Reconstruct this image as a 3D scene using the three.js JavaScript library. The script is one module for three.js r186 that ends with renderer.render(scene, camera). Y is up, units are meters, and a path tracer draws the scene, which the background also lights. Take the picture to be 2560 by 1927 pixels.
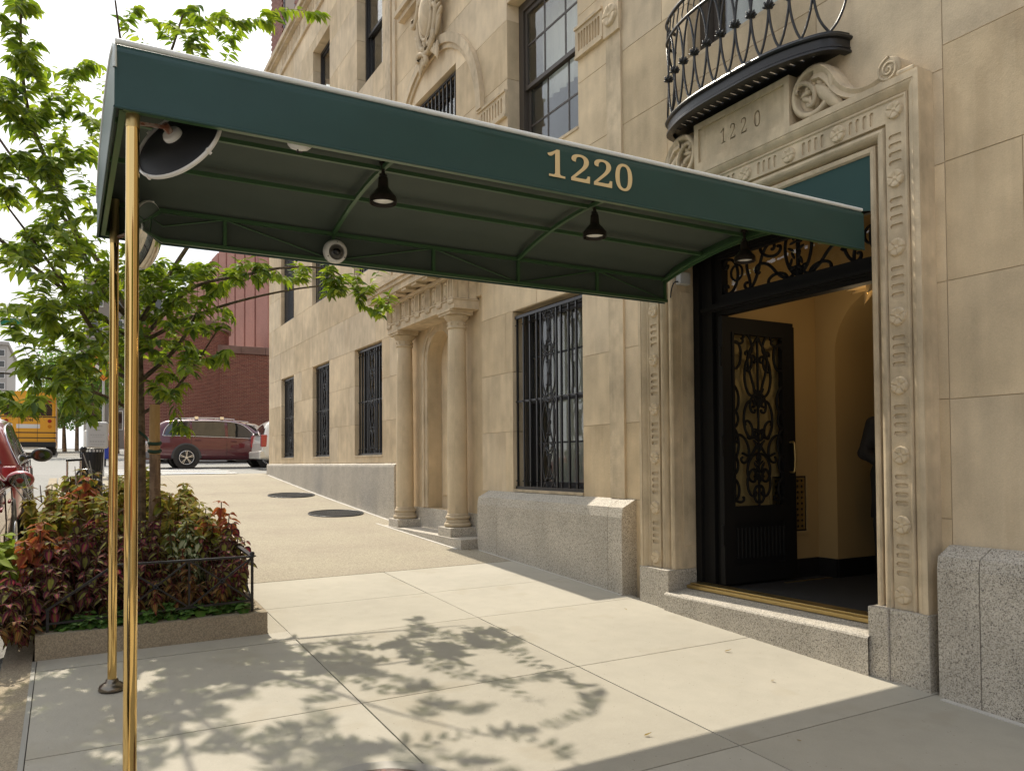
import * as THREE from 'three';
import { mergeGeometries, toCreasedNormals } from 'three/addons/utils/BufferGeometryUtils.js';
import { RoundedBoxGeometry } from 'three/addons/geometries/RoundedBoxGeometry.js';
import { MarchingCubes } from 'three/addons/objects/MarchingCubes.js';
import { FontLoader } from 'three/addons/loaders/FontLoader.js';

// ---------------------------------------------------------------- camera, sky, sun, exposure
// Metres; the camera's eye is the origin. -z runs up the street along the facade, +x points into the building.
const scene = new THREE.Scene();
const IMG_W = 2560, IMG_H = 1927, FOCAL = 1986.2, YAW = 0.51169, PITCH = 0.025065, ROLL = -0.0071327, SHIFT = 141.1;
const camera = new THREE.PerspectiveCamera(2 * Math.atan(IMG_H / 2 / FOCAL) * 180 / Math.PI, IMG_W / IMG_H, 0.05, 600);
const camF = new THREE.Vector3(Math.sin(YAW) * Math.cos(PITCH), Math.sin(PITCH), -Math.cos(YAW) * Math.cos(PITCH));
const camR0 = new THREE.Vector3(Math.cos(YAW), 0, Math.sin(YAW)), camU0 = new THREE.Vector3().crossVectors(camR0, camF);
const camR = camR0.clone().multiplyScalar(Math.cos(ROLL)).addScaledVector(camU0, Math.sin(ROLL));
const camU = camU0.clone().multiplyScalar(Math.cos(ROLL)).addScaledVector(camR0, -Math.sin(ROLL));
camera.quaternion.setFromRotationMatrix(new THREE.Matrix4().makeBasis(camR, camU, camF.clone().negate()));
camera.position.set(0, 0, 0);
camera.setViewOffset(IMG_W, IMG_H, 0, -SHIFT, IMG_W, IMG_H);
scene.add(camera);

const SUN_TO = new THREE.Vector3(-0.022, 1, -0.95).normalize();          // towards the sun
const SKY_LEVEL = 1.06;
const sun = new THREE.DirectionalLight(new THREE.Color().setRGB(1, 0.92, 0.78), 5.0);
sun.position.copy(SUN_TO).multiplyScalar(60); sun.target.position.set(0, -1, -6);
sun.castShadow = true; sun.shadow.mapSize.set(4096, 4096); sun.shadow.radius = 1;
Object.assign(sun.shadow.camera, { left: -30, right: 30, top: 30, bottom: -30, near: 1, far: 160 });
scene.add(sun, sun.target);
const renderer = new THREE.WebGLRenderer({ antialias: true });
renderer.toneMapping = THREE.LinearToneMapping;
renderer.toneMappingExposure = 0.99;
renderer.shadowMap.enabled = true;

// ---------------------------------------------------------------- random numbers and noise
let seedState = 12345;
const srand = (s) => { seedState = s; };
const rnd = () => { seedState = (seedState + 0x6d2b79f5) | 0; let t = Math.imul(seedState ^ (seedState >>> 15), 1 | seedState); t = (t + Math.imul(t ^ (t >>> 7), 61 | t)) ^ t; return ((t ^ (t >>> 14)) >>> 0) / 4294967296; };
const rr = (a, b) => a + (b - a) * rnd();
const hash2 = (i, j, s) => { let h = (i * 374761393 + j * 668265263 + s * 1442695041) | 0; h = Math.imul(h ^ (h >>> 13), 1274126177); return ((h ^ (h >>> 16)) >>> 0) / 4294967296; };
const mod = (a, n) => ((a % n) + n) % n;
function vnoise(x, y, px, py, s) {       // periodic value noise
  const i = Math.floor(x), j = Math.floor(y); let u = x - i, v = y - j; u = u * u * (3 - 2 * u); v = v * v * (3 - 2 * v);
  const a = hash2(mod(i, px), mod(j, py), s), b = hash2(mod(i + 1, px), mod(j, py), s), c = hash2(mod(i, px), mod(j + 1, py), s), d = hash2(mod(i + 1, px), mod(j + 1, py), s);
  return a + (b - a) * u + (c - a) * v + (a - b - c + d) * u * v;
}
const fbm = (u, v, fx, fy, oct, s) => { let t = 0, a = 0.5, n = 0; for (let o = 0; o < oct; o++) { t += a * vnoise(u * fx, v * fy, fx, fy, s + o); n += a; a *= 0.5; fx *= 2; fy *= 2; } return t / n; };
const clamp = (x, a = 0, b = 1) => Math.min(b, Math.max(a, x));
const sstep = (a, b, x) => { const t = clamp((x - a) / (b - a)); return t * t * (3 - 2 * t); };
const mix = (a, b, t) => a + (b - a) * t;
const mix3 = (a, b, t) => [mix(a[0], b[0], t), mix(a[1], b[1], t), mix(a[2], b[2], t)];
const enc = (c) => Math.round(255 * clamp(c <= 0.0031308 ? c * 12.92 : 1.055 * Math.pow(c, 1 / 2.4) - 0.055));

// ---------------------------------------------------------------- sky: bright thin overcast with soft clouds
{
  const W = 512, H = 256, d = new Float32Array(W * H * 4), t = new THREE.Vector3();
  for (let j = 0; j < H; j++) for (let i = 0; i < W; i++) {
    const el = ((j + 0.5) / H - 0.5) * Math.PI, az = ((i + 0.5) / W - 0.5) * 2 * Math.PI;
    t.set(Math.cos(el) * Math.cos(az), Math.sin(el), Math.cos(el) * Math.sin(az));
    const up = Math.max(0, t.y), cl = fbm(i / W, j / H, 8, 8, 5, 91), cloud = sstep(0.40, 0.62, cl);
    let c = mix3([1.0, 1.0, 1.0], [0.56, 0.71, 1.0], Math.pow(up, 0.7) * 0.8);
    c = mix3(c, [1.06, 1.05, 1.03], cloud * 0.85);
    const g = Math.max(0, t.dot(SUN_TO)); const glow = 0.9 * Math.pow(g, 6) + 1.5 * Math.pow(g, 40);
    const k = (t.y < 0 ? 0.55 : 1) * SKY_LEVEL, o = (j * W + i) * 4;
    d[o] = (c[0] + glow) * k; d[o + 1] = (c[1] + glow * 0.97) * k; d[o + 2] = (c[2] + glow * 0.9) * k; d[o + 3] = 1;
  }
  const sky = new THREE.DataTexture(d, W, H, THREE.RGBAFormat, THREE.FloatType);
  sky.mapping = THREE.EquirectangularReflectionMapping; sky.magFilter = THREE.LinearFilter; sky.minFilter = THREE.LinearFilter; sky.wrapS = THREE.RepeatWrapping; sky.needsUpdate = true;
  scene.background = sky; scene.environment = sky;
}

// ---------------------------------------------------------------- textures and materials
function tex(size, fn, srgb = true) {
  const w = Array.isArray(size) ? size[0] : size, h = Array.isArray(size) ? size[1] : size, d = new Uint8Array(w * h * 4);
  for (let j = 0; j < h; j++) for (let i = 0; i < w; i++) {
    const c = fn((i + 0.5) / w, (j + 0.5) / h, i, j), o = (j * w + i) * 4;
    if (srgb) { d[o] = enc(c[0]); d[o + 1] = enc(c[1]); d[o + 2] = enc(c[2]); } else { d[o] = d[o + 1] = d[o + 2] = Math.round(255 * clamp(c)); }
    d[o + 3] = 255;
  }
  const t = new THREE.DataTexture(d, w, h); t.wrapS = t.wrapT = THREE.RepeatWrapping; t.magFilter = THREE.LinearFilter; t.minFilter = THREE.LinearMipmapLinearFilter; t.generateMipmaps = true;
  if (srgb) t.colorSpace = THREE.SRGBColorSpace; t.needsUpdate = true; return t;
}
const C = (r, g, b) => new THREE.Color().setRGB(r, g, b);
function mat(o, tri) { const m = new (o.transmission !== undefined || o.specularIntensity !== undefined || o.clearcoat !== undefined || o.sheen !== undefined ? THREE.MeshPhysicalMaterial : THREE.MeshStandardMaterial)(o); if (tri) m.userData.tri = tri; return m; }
// limestone: mottled, faint vertical weather streaks, tooled grain
const limeFn = (s, base, amt) => (u, v, i, j) => {
  const big = fbm(u, v, 3, 3, 4, s), streak = fbm(u, v, 34, 2, 3, s + 20), mid = fbm(u, v, 14, 12, 3, s + 40), fine = hash2(i, j, s + 60);
  const k = 1 + amt * ((big - 0.5) * 0.5 + (streak - 0.5) * 0.17 + (mid - 0.5) * 0.3 + (fine - 0.5) * 0.13);
  const stain = sstep(0.56, 0.78, fbm(u, v, 6, 3, 4, s + 80)) * sstep(0.42, 0.7, streak);
  return mix3([base[0] * k, base[1] * k, base[2] * k], [base[0] * 0.62, base[1] * 0.56, base[2] * 0.5], stain * 0.3 * amt);
};
const limeBump = tex(512, (u, v, i, j) => 0.5 + 0.5 * (fbm(u, v, 60, 60, 3, 7) - 0.5) + 0.35 * (hash2(i, j, 3) - 0.5), false);
const LIME_A = [0.615, 0.49, 0.322];
const stoneMats = [[LIME_A, 11], [[0.57, 0.447, 0.285], 31], [[0.635, 0.515, 0.352], 51]].map(([b, s]) => mat({ map: tex(512, limeFn(s, b, 1)), bumpMap: limeBump, bumpScale: 0.0025, roughness: 0.9 }, 2.1));
const M = {};
M.stone = stoneMats[0];
M.carved = mat({ map: tex(512, limeFn(71, [0.545, 0.44, 0.298], 1.2)), bumpMap: limeBump, bumpScale: 0.003, roughness: 0.92 }, 1.1);
M.mortar = mat({ color: C(0.46, 0.375, 0.265), roughness: 1 });
const graniteFn = (s, dark, light) => (u, v, i, j) => {
  const g = fbm(u, v, 210, 210, 2, s), h = fbm(u, v, 250, 250, 2, s + 9), b = fbm(u, v, 4, 4, 3, s + 5);
  let c = mix3(dark, light, sstep(0.3, 0.62, g));
  if (h > 0.64) c = mix3(c, [0.12, 0.105, 0.09], sstep(0.64, 0.74, h));
  const k = 0.86 + 0.28 * b; return [c[0] * k, c[1] * k, c[2] * k];
};
M.granite = mat({ map: tex(1024, graniteFn(201, [0.39, 0.345, 0.275], [0.58, 0.53, 0.445])), roughness: 0.75, bumpMap: limeBump, bumpScale: 0.002 }, 1.15);
const concFn = (s, base) => (u, v, i, j) => {
  const a = fbm(u, v, 3, 3, 5, s), b = fbm(u, v, 24, 24, 3, s + 7), f = hash2(i, j, s), st = sstep(0.6, 0.8, fbm(u, v, 7, 7, 4, s + 30));
  const k = 1 + 0.20 * (a - 0.5) + 0.10 * (b - 0.5) + 0.10 * (f - 0.5); let c = [base[0] * k, base[1] * k, base[2] * k];
  c = mix3(c, [base[0] * 0.78, base[1] * 0.72, base[2] * 0.62], st * 0.3);
  if (hash2(i >> 1, j >> 1, s + 3) > 0.9994) c = [c[0] * 0.45, c[1] * 0.42, c[2] * 0.38];
  return c;
};
const concBump = tex(512, (u, v, i, j) => 0.5 + 0.6 * (fbm(u, v, 80, 80, 3, 17) - 0.5) + 0.3 * (hash2(i, j, 8) - 0.5), false);
const slabMats = [[[0.42, 0.385, 0.312], 301], [[0.40, 0.365, 0.293], 331], [[0.435, 0.40, 0.328], 361]].map(([b, s]) => mat({ map: tex(1024, concFn(s, b)), bumpMap: concBump, bumpScale: 0.0022, roughness: 0.9 }, 2.4));
M.conc = slabMats[0];
const aggFn = (s, base) => (u, v, i, j) => { const g = fbm(u, v, 240, 240, 2, s), b = fbm(u, v, 4, 4, 4, s + 4); const k = 0.80 + 0.42 * sstep(0.3, 0.72, g), q = k * (0.9 + 0.2 * b); return [base[0] * q, base[1] * q * (0.98 + 0.04 * b), base[2] * q]; };
M.agg = mat({ map: tex(1024, aggFn(401, [0.335, 0.29, 0.215])), bumpMap: concBump, bumpScale: 0.004, roughness: 0.95 }, 1.9);
M.kerbBrown = mat({ map: tex(1024, aggFn(431, [0.33, 0.268, 0.185])), bumpMap: concBump, bumpScale: 0.004, roughness: 0.95 }, 1.3);
M.asphalt = mat({ map: tex(1024, aggFn(461, [0.27, 0.262, 0.24])), bumpMap: concBump, bumpScale: 0.004, roughness: 0.95 }, 2.2);
M.joint = mat({ color: C(0.10, 0.088, 0.07), roughness: 1 });
M.whitePaint = mat({ map: tex(256, (u, v, i, j) => { const w = sstep(0.62, 0.72, fbm(u, v, 30, 30, 3, 77)); return mix3([0.72, 0.71, 0.68], [0.3, 0.29, 0.27], w * 0.7); }), roughness: 0.8 }, 1.5);
const weave = tex(256, (u, v, i, j) => 0.5 + 0.25 * (Math.sin(u * 2 * Math.PI * 64) * Math.sin(v * 2 * Math.PI * 64)) + 0.25 * (hash2(i, j, 5) - 0.5), false);
M.canvas = mat({ map: tex(512, (u, v, i, j) => { const k = 1 + 0.14 * (fbm(u, v, 5, 5, 4, 501) - 0.5) + 0.09 * (hash2(i, j, 4) - 0.5); return [0.017 * k, 0.058 * k, 0.052 * k]; }), bumpMap: weave, bumpScale: 0.0003, roughness: 0.40, specularIntensity: 0.8 }, 0.6);
M.canvasBounceLit = mat({ map: tex(512, (u, v, i, j) => { const k = 1 + 0.16 * (fbm(u, v, 5, 5, 4, 521) - 0.5) + 0.08 * (hash2(i, j, 4) - 0.5); return [0.064 * k, 0.080 * k, 0.064 * k]; }), bumpMap: weave, bumpScale: 0.0005, roughness: 0.75 }, 0.6);  // greyer backing cloth, its colour also lightened for light bounced off the pavement
M.frameGreen = mat({ color: C(0.055, 0.115, 0.050), roughness: 0.32 });
M.cream = mat({ color: C(0.74, 0.56, 0.29), roughness: 0.6 });
M.brass = mat({ color: C(0.72, 0.50, 0.20), metalness: 1, roughness: 0.07 });
M.brassDull = mat({ color: C(0.52, 0.38, 0.16), metalness: 0.9, roughness: 0.35 });
M.bronze = mat({ color: C(0.22, 0.19, 0.15), metalness: 0.9, roughness: 0.28 });
M.iron = mat({ color: C(0.013, 0.0125, 0.0135), roughness: 0.33, bumpMap: limeBump, bumpScale: 0.0012 }, 0.5);
M.ironDoor = mat({ color: C(0.009, 0.0085, 0.008), roughness: 0.65, specularIntensity: 0.35 });
M.panelGreen = mat({ color: C(0.017, 0.058, 0.052), roughness: 0.8 });
M.black = mat({ color: C(0.01, 0.01, 0.01), roughness: 0.5 });
M.brownLamp = mat({ color: C(0.022, 0.015, 0.011), roughness: 0.35 });
M.bulb = mat({ color: C(0.8, 0.79, 0.75), roughness: 0.35 });
M.whiteP = mat({ color: C(0.72, 0.7, 0.66), roughness: 0.4 });
M.mirror = mat({ color: C(0.9, 0.92, 0.92), metalness: 1, roughness: 0.02 });
M.rust = mat({ map: tex(128, (u, v) => mix3([0.17, 0.055, 0.025], [0.33, 0.25, 0.2], sstep(0.4, 0.65, fbm(u, v, 8, 8, 3, 9)))), roughness: 0.85 }, 0.2);
M.darkBack = mat({ color: C(0.022, 0.022, 0.023), roughness: 0.6 });
M.glass = mat({ color: C(0.93, 0.95, 0.94), transmission: 1, thickness: 0, roughness: 0.01, ior: 1.52 });
M.smoke = mat({ color: C(0.35, 0.34, 0.33), transmission: 1, thickness: 0, roughness: 0.03, ior: 1.5 });
M.sash = mat({ color: C(0.020, 0.019, 0.020), roughness: 0.45 });
M.sashBrown = mat({ color: C(0.060, 0.048, 0.038), roughness: 0.5 });
M.lobby = mat({ color: C(0.42, 0.29, 0.125), roughness: 0.7, bumpMap: limeBump, bumpScale: 0.001 }, 2);
M.roomDark = mat({ color: C(0.42, 0.38, 0.32), roughness: 0.9 });
M.curtain = mat({ color: C(0.55, 0.53, 0.47), roughness: 0.95 });
M.mat = mat({ color: C(0.018, 0.017, 0.016), roughness: 0.95, bumpMap: weave, bumpScale: 0.004 }, 0.3);

// ---------------------------------------------------------------- object helpers
const used = new Map();
const numbered = (n) => { const k = used.get(n) ?? 0; used.set(n, k + 1); return k ? n + '_' + String(k).padStart(3, '0') : n; };
function triUV(g, s) {
  const p = g.attributes.position, n = g.attributes.normal, uv = new Float32Array(p.count * 2);
  for (let i = 0; i < p.count; i++) {
    const ax = Math.abs(n.getX(i)), ay = Math.abs(n.getY(i)), az = Math.abs(n.getZ(i)), x = p.getX(i), y = p.getY(i), z = p.getZ(i);
    if (ax >= ay && ax >= az) { uv[2 * i] = z / s; uv[2 * i + 1] = y / s; } else if (ay >= az) { uv[2 * i] = x / s; uv[2 * i + 1] = z / s; } else { uv[2 * i] = x / s; uv[2 * i + 1] = y / s; }
  }
  g.setAttribute('uv', new THREE.BufferAttribute(uv, 2)); return g;
}
function merge(list) {
  const a = list.map((g) => { const q = g.index ? g.toNonIndexed() : g; for (const k of Object.keys(q.attributes)) if (!['position', 'normal', 'uv', 'color'].includes(k)) q.deleteAttribute(k); return q; });
  const col = a.some((g) => g.attributes.color), uv = a.every((g) => g.attributes.uv);
  for (const g of a) { if (!uv && g.attributes.uv) g.deleteAttribute('uv'); if (!g.attributes.normal) g.computeVertexNormals(); if (!col && g.attributes.color) g.deleteAttribute('color'); }
  return a.length === 1 ? a[0] : mergeGeometries(a);
}
function mk(name, geo, m, parent, noUV) {
  let g = Array.isArray(geo) ? merge(geo) : geo;
  if (m.userData.tri && !noUV) { if (g.index && !g.userData.keep) g = g.toNonIndexed(); triUV(g, m.userData.tri); }
  const o = new THREE.Mesh(g, m); o.name = parent ? name : numbered(name); o.castShadow = o.receiveShadow = true;
  (parent || scene).add(o); return o;
}
function tag(o, label, category, group) { o.userData.label = label; o.userData.category = category; if (group) o.userData.group = group; return o; }
function struct(o) { o.userData.kind = 'structure'; return o; }
function thing(name, label, category, pos, group, turn = 0) {
  const o = new THREE.Group(); o.name = numbered(name); if (pos) o.position.set(...pos); o.rotation.y = turn; scene.add(o); return tag(o, label, category, group);
}
function part(name, parent, pos) { const o = new THREE.Group(); o.name = name; if (pos) o.position.set(...pos); parent.add(o); return o; }
const bx = (x0, x1, y0, y1, z0, z1) => { const g = new THREE.BoxGeometry(Math.abs(x1 - x0), Math.abs(y1 - y0), Math.abs(z1 - z0)); g.translate((x0 + x1) / 2, (y0 + y1) / 2, (z0 + z1) / 2); return g; };
const rbx = (x0, x1, y0, y1, z0, z1, r = 0.01, s = 2) => { const g = new RoundedBoxGeometry(Math.abs(x1 - x0), Math.abs(y1 - y0), Math.abs(z1 - z0), s, r); g.translate((x0 + x1) / 2, (y0 + y1) / 2, (z0 + z1) / 2); return g; };
const V = (x, y, z) => new THREE.Vector3(x, y, z);
const tube = (pts, r, seg = 24, rad = 6, closed = false) => new THREE.TubeGeometry(new THREE.CatmullRomCurve3(pts, closed, 'catmullrom', 0.5), seg, r, rad, closed);
function rod(a, b, r, rad = 8, r2 = r) {
  const d = new THREE.Vector3().subVectors(b, a), L = d.length(), g = new THREE.CylinderGeometry(r2, r, L, rad); g.translate(0, L / 2, 0);
  g.applyQuaternion(new THREE.Quaternion().setFromUnitVectors(V(0, 1, 0), d.normalize())); g.translate(a.x, a.y, a.z); return g;
}
function bar(a, b, w, h) {          // rectangular bar from a to b
  const d = new THREE.Vector3().subVectors(b, a), L = d.length(), g = new THREE.BoxGeometry(w, h, L); const m = new THREE.Matrix4().lookAt(a, b, Math.abs(d.y / L) > 0.99 ? V(1, 0, 0) : V(0, 1, 0));
  g.applyMatrix4(m); g.translate((a.x + b.x) / 2, (a.y + b.y) / 2, (a.z + b.z) / 2); return g;
}
const lathe = (pts, seg = 32) => new THREE.LatheGeometry(pts.map(([r, y]) => new THREE.Vector2(r, y)), seg);
function quads(list) {              // list of [a,b,c,d] (arrays) flat shaded
  const p = []; for (const [a, b, c, d] of list) { p.push(...a, ...b, ...c, ...a, ...c, ...d); }
  const g = new THREE.BufferGeometry(); g.setAttribute('position', new THREE.Float32BufferAttribute(p, 3)); g.computeVertexNormals(); return g;
}
function grid(nu, nv, fn) {         // smooth parametric sheet
  const p = [], uv = [], ix = [];
  for (let j = 0; j <= nv; j++) for (let i = 0; i <= nu; i++) { const q = fn(i / nu, j / nv); p.push(q[0], q[1], q[2]); uv.push(i / nu, j / nv); }
  for (let j = 0; j < nv; j++) for (let i = 0; i < nu; i++) { const a = j * (nu + 1) + i, b = a + 1, c = a + nu + 1, d = c + 1; ix.push(a, b, d, a, d, c); }
  const g = new THREE.BufferGeometry(); g.setAttribute('position', new THREE.Float32BufferAttribute(p, 3)); g.setAttribute('uv', new THREE.Float32BufferAttribute(uv, 2)); g.setIndex(ix); g.computeVertexNormals(); return g;
}
// curves that curl up at both ends, drawn in the (a, b) plane: curvature k0 in the middle grows to k1 at the tips; s = -1 flips one end (S scroll)
function scroll(ca, cb, heading, L, k0, k1, s = 1, n = 44) {
  const kt = k1 * 2.3;
  const run = (dir, sign) => { const out = []; let a = ca, b = cb, h = heading + (dir < 0 ? Math.PI : 0); const ds = L / n;
    for (let i = 1; i <= n; i++) { const t = i / n, k = (k0 + (kt - k0) * t * t * t) * sign * (dir > 0 ? 1 : -1); h += k * ds; a += Math.cos(h) * ds; b += Math.sin(h) * ds; if (i % 2 === 0) out.push([a, b]); } return out; };
  const f = run(1, 1), r = run(-1, s); return [...r.reverse(), [ca, cb], ...f];
}
const circ = (ca, cb, r, n = 24, a0 = 0, a1 = Math.PI * 2) => Array.from({ length: n + 1 }, (_, i) => { const t = a0 + (a1 - a0) * i / n; return [ca + r * Math.cos(t), cb + r * Math.sin(t)]; });
const font = await new FontLoader().loadAsync('fonts/droid/droid_serif_bold.typeface.json');
const fontR = await new FontLoader().loadAsync('fonts/droid/droid_serif_regular.typeface.json');
const fontS = await new FontLoader().loadAsync('fonts/droid/droid_sans_bold.typeface.json');
const textGeo = (f, s, size, depth) => new THREE.ExtrudeGeometry(f.generateShapes(s, size), { depth, bevelEnabled: false, curveSegments: 8 });
// fit a text geometry into a box: width w, height h, origin at lower left
function fitText(g, w, h) { g.computeBoundingBox(); const b = g.boundingBox; g.translate(-b.min.x, -b.min.y, -b.min.z); g.scale(w / (b.max.x - b.min.x), h / (b.max.y - b.min.y), 1); return g; }
// ---------------------------------------------------------------- ground: profile of the hill
const GZ = [[6, -1.88], [-2.5, -1.455], [-3, -1.425], [-6, -1.265], [-9.1, -1.112], [-12.6, -0.955], [-17, -0.66], [-21.9, -0.285], [-31, -0.075], [-46, 0.5], [-70, 1.3], [-120, 2.2], [-400, 4]];
function gz(z) { for (let i = 0; i < GZ.length - 1; i++) { const [a, ya] = GZ[i], [b, yb] = GZ[i + 1]; if (z <= a && z >= b) return mix(ya, yb, (a - z) / (a - b)); } return z > 6 ? -1.88 - (z - 6) * 0.05 : 4; }
const G = (x, z) => gz(z) - 0.009 * (4.6 - clamp(x, -0.4, 4.6));
const KERB_X = -0.36, FACE = 4.75;
const roadY = (x, z) => G(-0.36, z) - 0.14 * sstep(-24.5, -22.6, z) + 0.02 * (1 - Math.abs(clamp((x + 5.5) / 5.2, -1, 1)));
{ // road and all ground beyond
  const zs = [40, 20, 12, 6, 3, 0, -2.5, -4, -6, -8, -9.1, -11, -12.6, -15, -17, -19, -21.9, -23, -24.5, -27, -31, -38, -46, -58, -70, -95, -120, -200, -400], xs = [-300, -60, -20, -11, -9, -7, -5.5, -4, -2, -0.4, 1, 3, 4.6, 8, 20, 60, 300], list = [];
  const f = (x, z) => [x, (z > -22.4 && x > -0.3 ? G(x, z) - 0.16 : roadY(x, z)), z];
  for (let i = 0; i < zs.length - 1; i++) for (let j = 0; j < xs.length - 1; j++) list.push([f(xs[j], zs[i]), f(xs[j + 1], zs[i]), f(xs[j + 1], zs[i + 1]), f(xs[j], zs[i + 1])]);
  struct(mk('road', quads(list), M.asphalt));
  // opposite pavement
  struct(mk('far_pavement', [bx(-16, -11, -0.02, 0.14, 0, 1)].map((g) => { const p = g.attributes.position; for (let i = 0; i < p.count; i++) { const far = p.getZ(i) > 0.5; p.setZ(i, far ? 14 : -21); p.setY(i, p.getY(i) + roadY(-10, far ? 14 : -21)); } g.computeVertexNormals(); return g; }), M.conc));
  // crosswalk bars
  const cw = struct(mk('crosswalk', [-22.9, -24.3, -25.9, -27.7].map((z, i) => quads([[[1.0, roadY(2, z) + 0.006, z], [4.35 + i * 0.05, roadY(2, z) + 0.006, z], [4.35 + i * 0.05, roadY(2, z - 0.5) + 0.006, z - 0.5], [1.0, roadY(2, z - 0.5) + 0.006, z - 0.5]]])), M.whitePaint));
  // lane edge line near the kerb, far along the street
  struct(mk('lane_line', [[-14.2, -17.5], [-19, -20.4]].map(([a, b]) => quads([[[-1.02, roadY(-1, a) + 0.006, a], [-0.84, roadY(-1, a) + 0.006, a], [-0.84, roadY(-1, b) + 0.006, b], [-1.02, roadY(-1, b) + 0.006, b]]])), M.whitePaint));
}
// sidewalk: joints are the sunk bed between separate slabs
function slabGeo(x0, x1, z0, z1, nz = 1, lift = 0, thick = 0.09) {          // z0 near (larger), z1 far
  const q = [], y = (x, z) => G(x, z) + lift;
  for (let i = 0; i < nz; i++) {
    const a = mix(z0, z1, i / nz), b = mix(z0, z1, (i + 1) / nz);
    q.push([[x0, y(x0, a), a], [x1, y(x1, a), a], [x1, y(x1, b), b], [x0, y(x0, b), b]]);
    q.push([[x0, y(x0, b), b], [x0, y(x0, b) - thick, b], [x0, y(x0, a) - thick, a], [x0, y(x0, a), a]]);
    q.push([[x1, y(x1, a), a], [x1, y(x1, a) - thick, a], [x1, y(x1, b) - thick, b], [x1, y(x1, b), b]]);
  }
  q.push([[x0, y(x0, z0), z0], [x0, y(x0, z0) - thick, z0], [x1, y(x1, z0) - thick, z0], [x1, y(x1, z0), z0]]);
  q.push([[x1, y(x1, z1), z1], [x1, y(x1, z1) - thick, z1], [x0, y(x0, z1) - thick, z1], [x0, y(x0, z1), z1]]);
  return quads(q);
}
const sidewalk = new THREE.Group(); sidewalk.name = numbered('sidewalk'); scene.add(sidewalk); struct(sidewalk);
{
  const bed = []; const zs = [9, 6, 3, 0, -2.5, -3, -6, -8.15]; for (let i = 0; i < zs.length - 1; i++) bed.push([[-0.17, G(0, zs[i]) - 0.012, zs[i]], [4.7, G(4.6, zs[i]) - 0.012, zs[i]], [4.7, G(4.6, zs[i + 1]) - 0.012, zs[i + 1]], [-0.17, G(0, zs[i + 1]) - 0.012, zs[i + 1]]]);
  mk('joint_bed', quads(bed), M.joint, sidewalk);
  const xs = [-0.165, 1.485, 2.98, 4.66], rows = [7.4, 5.9, 4.4, 2.95, 1.45, -0.03, -1.5, -2.975, -4.43, -5.91, -6.97, -8.15];
  for (let r = 0; r < rows.length - 1; r++) for (let c = 0; c < 3; c++) {
    const j = r === 9 ? 0.0025 : 0.0045; let x0 = xs[c] + j, x1 = xs[c + 1] - j, z0 = rows[r] - j, z1 = rows[r + 1] + j;
    if (c === 0 && r >= 9) { if (r === 9) { mk('slab', slabGeo(1.345, x1, z0, z1), slabMats[1], sidewalk); continue; } mk('slab', slabGeo(1.345, x1, z0, z1), slabMats[0], sidewalk); continue; }
    if (c === 0 && r === 8) z1 = -5.905;
    mk('slab', slabGeo(x0, x1, z0, z1), slabMats[(r * 5 + c * 2 + (r >> 1)) % 3], sidewalk);
  }
  mk('slab', slabGeo(-0.16, 1.485, -5.92, -6.175), slabMats[2], sidewalk);               // narrow strip in front of the planter
  // exposed aggregate field towards the corner, with thin pale joints
  const az = [-8.155, -14.6, -17.6, -22.6];
  for (let i = 0; i < 3; i++) for (const [x0, x1] of i === 0 ? [[1.36, 4.66]] : [[-0.16, 2.2], [2.205, 4.72]]) mk('aggregate_slab', slabGeo(x0, x1, az[i] - 0.004, az[i + 1] + 0.004, 5, 0.001), M.agg, sidewalk);
  mk('aggregate_slab', slabGeo(-0.16, 1.352, -9.72, -14.6, 4, 0.001), M.agg, sidewalk);
  mk('aggregate_slab', slabGeo(4.725, 24, -21.9, -22.6, 1, 0.001), M.agg, sidewalk);
  // sealant line along the building foot
  mk('wall_sealant', [slabGeo(4.56, 4.60, -6.05, -9.0, 3, 0.006, 0.02), slabGeo(4.33, 4.37, -9.2, -12.2, 3, 0.006, 0.02), slabGeo(4.655, 4.70, -12.4, -21.6, 5, 0.006, 0.02), slabGeo(4.53, 4.57, 1, -2.9, 3, 0.006, 0.02)], mat({ color: C(0.55, 0.52, 0.46), roughness: 0.8 }), sidewalk);
  mk('sealant', [slabGeo(-0.189, -0.1655, 4, -6.17, 6, 0.001, 0.02)], mat({ color: C(0.34, 0.32, 0.275), roughness: 0.7 }), sidewalk);
}
{ // street kerb, in stones
  const kerb = new THREE.Group(); kerb.name = numbered('street_kerb'); scene.add(kerb); struct(kerb);
  const zs = [9, 6, 3, 0, -1.9, -4.25, -6.8, -9.2, -11.8, -14.5, -17, -19.8, -22.5];
  for (let i = 0; i < zs.length - 1; i++) mk('kerb_stone', slabGeo(KERB_X, -0.19, zs[i] - 0.004, zs[i + 1] + 0.004, 1, -0.004, 0.3), M.kerbBrown, kerb);
}
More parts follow.
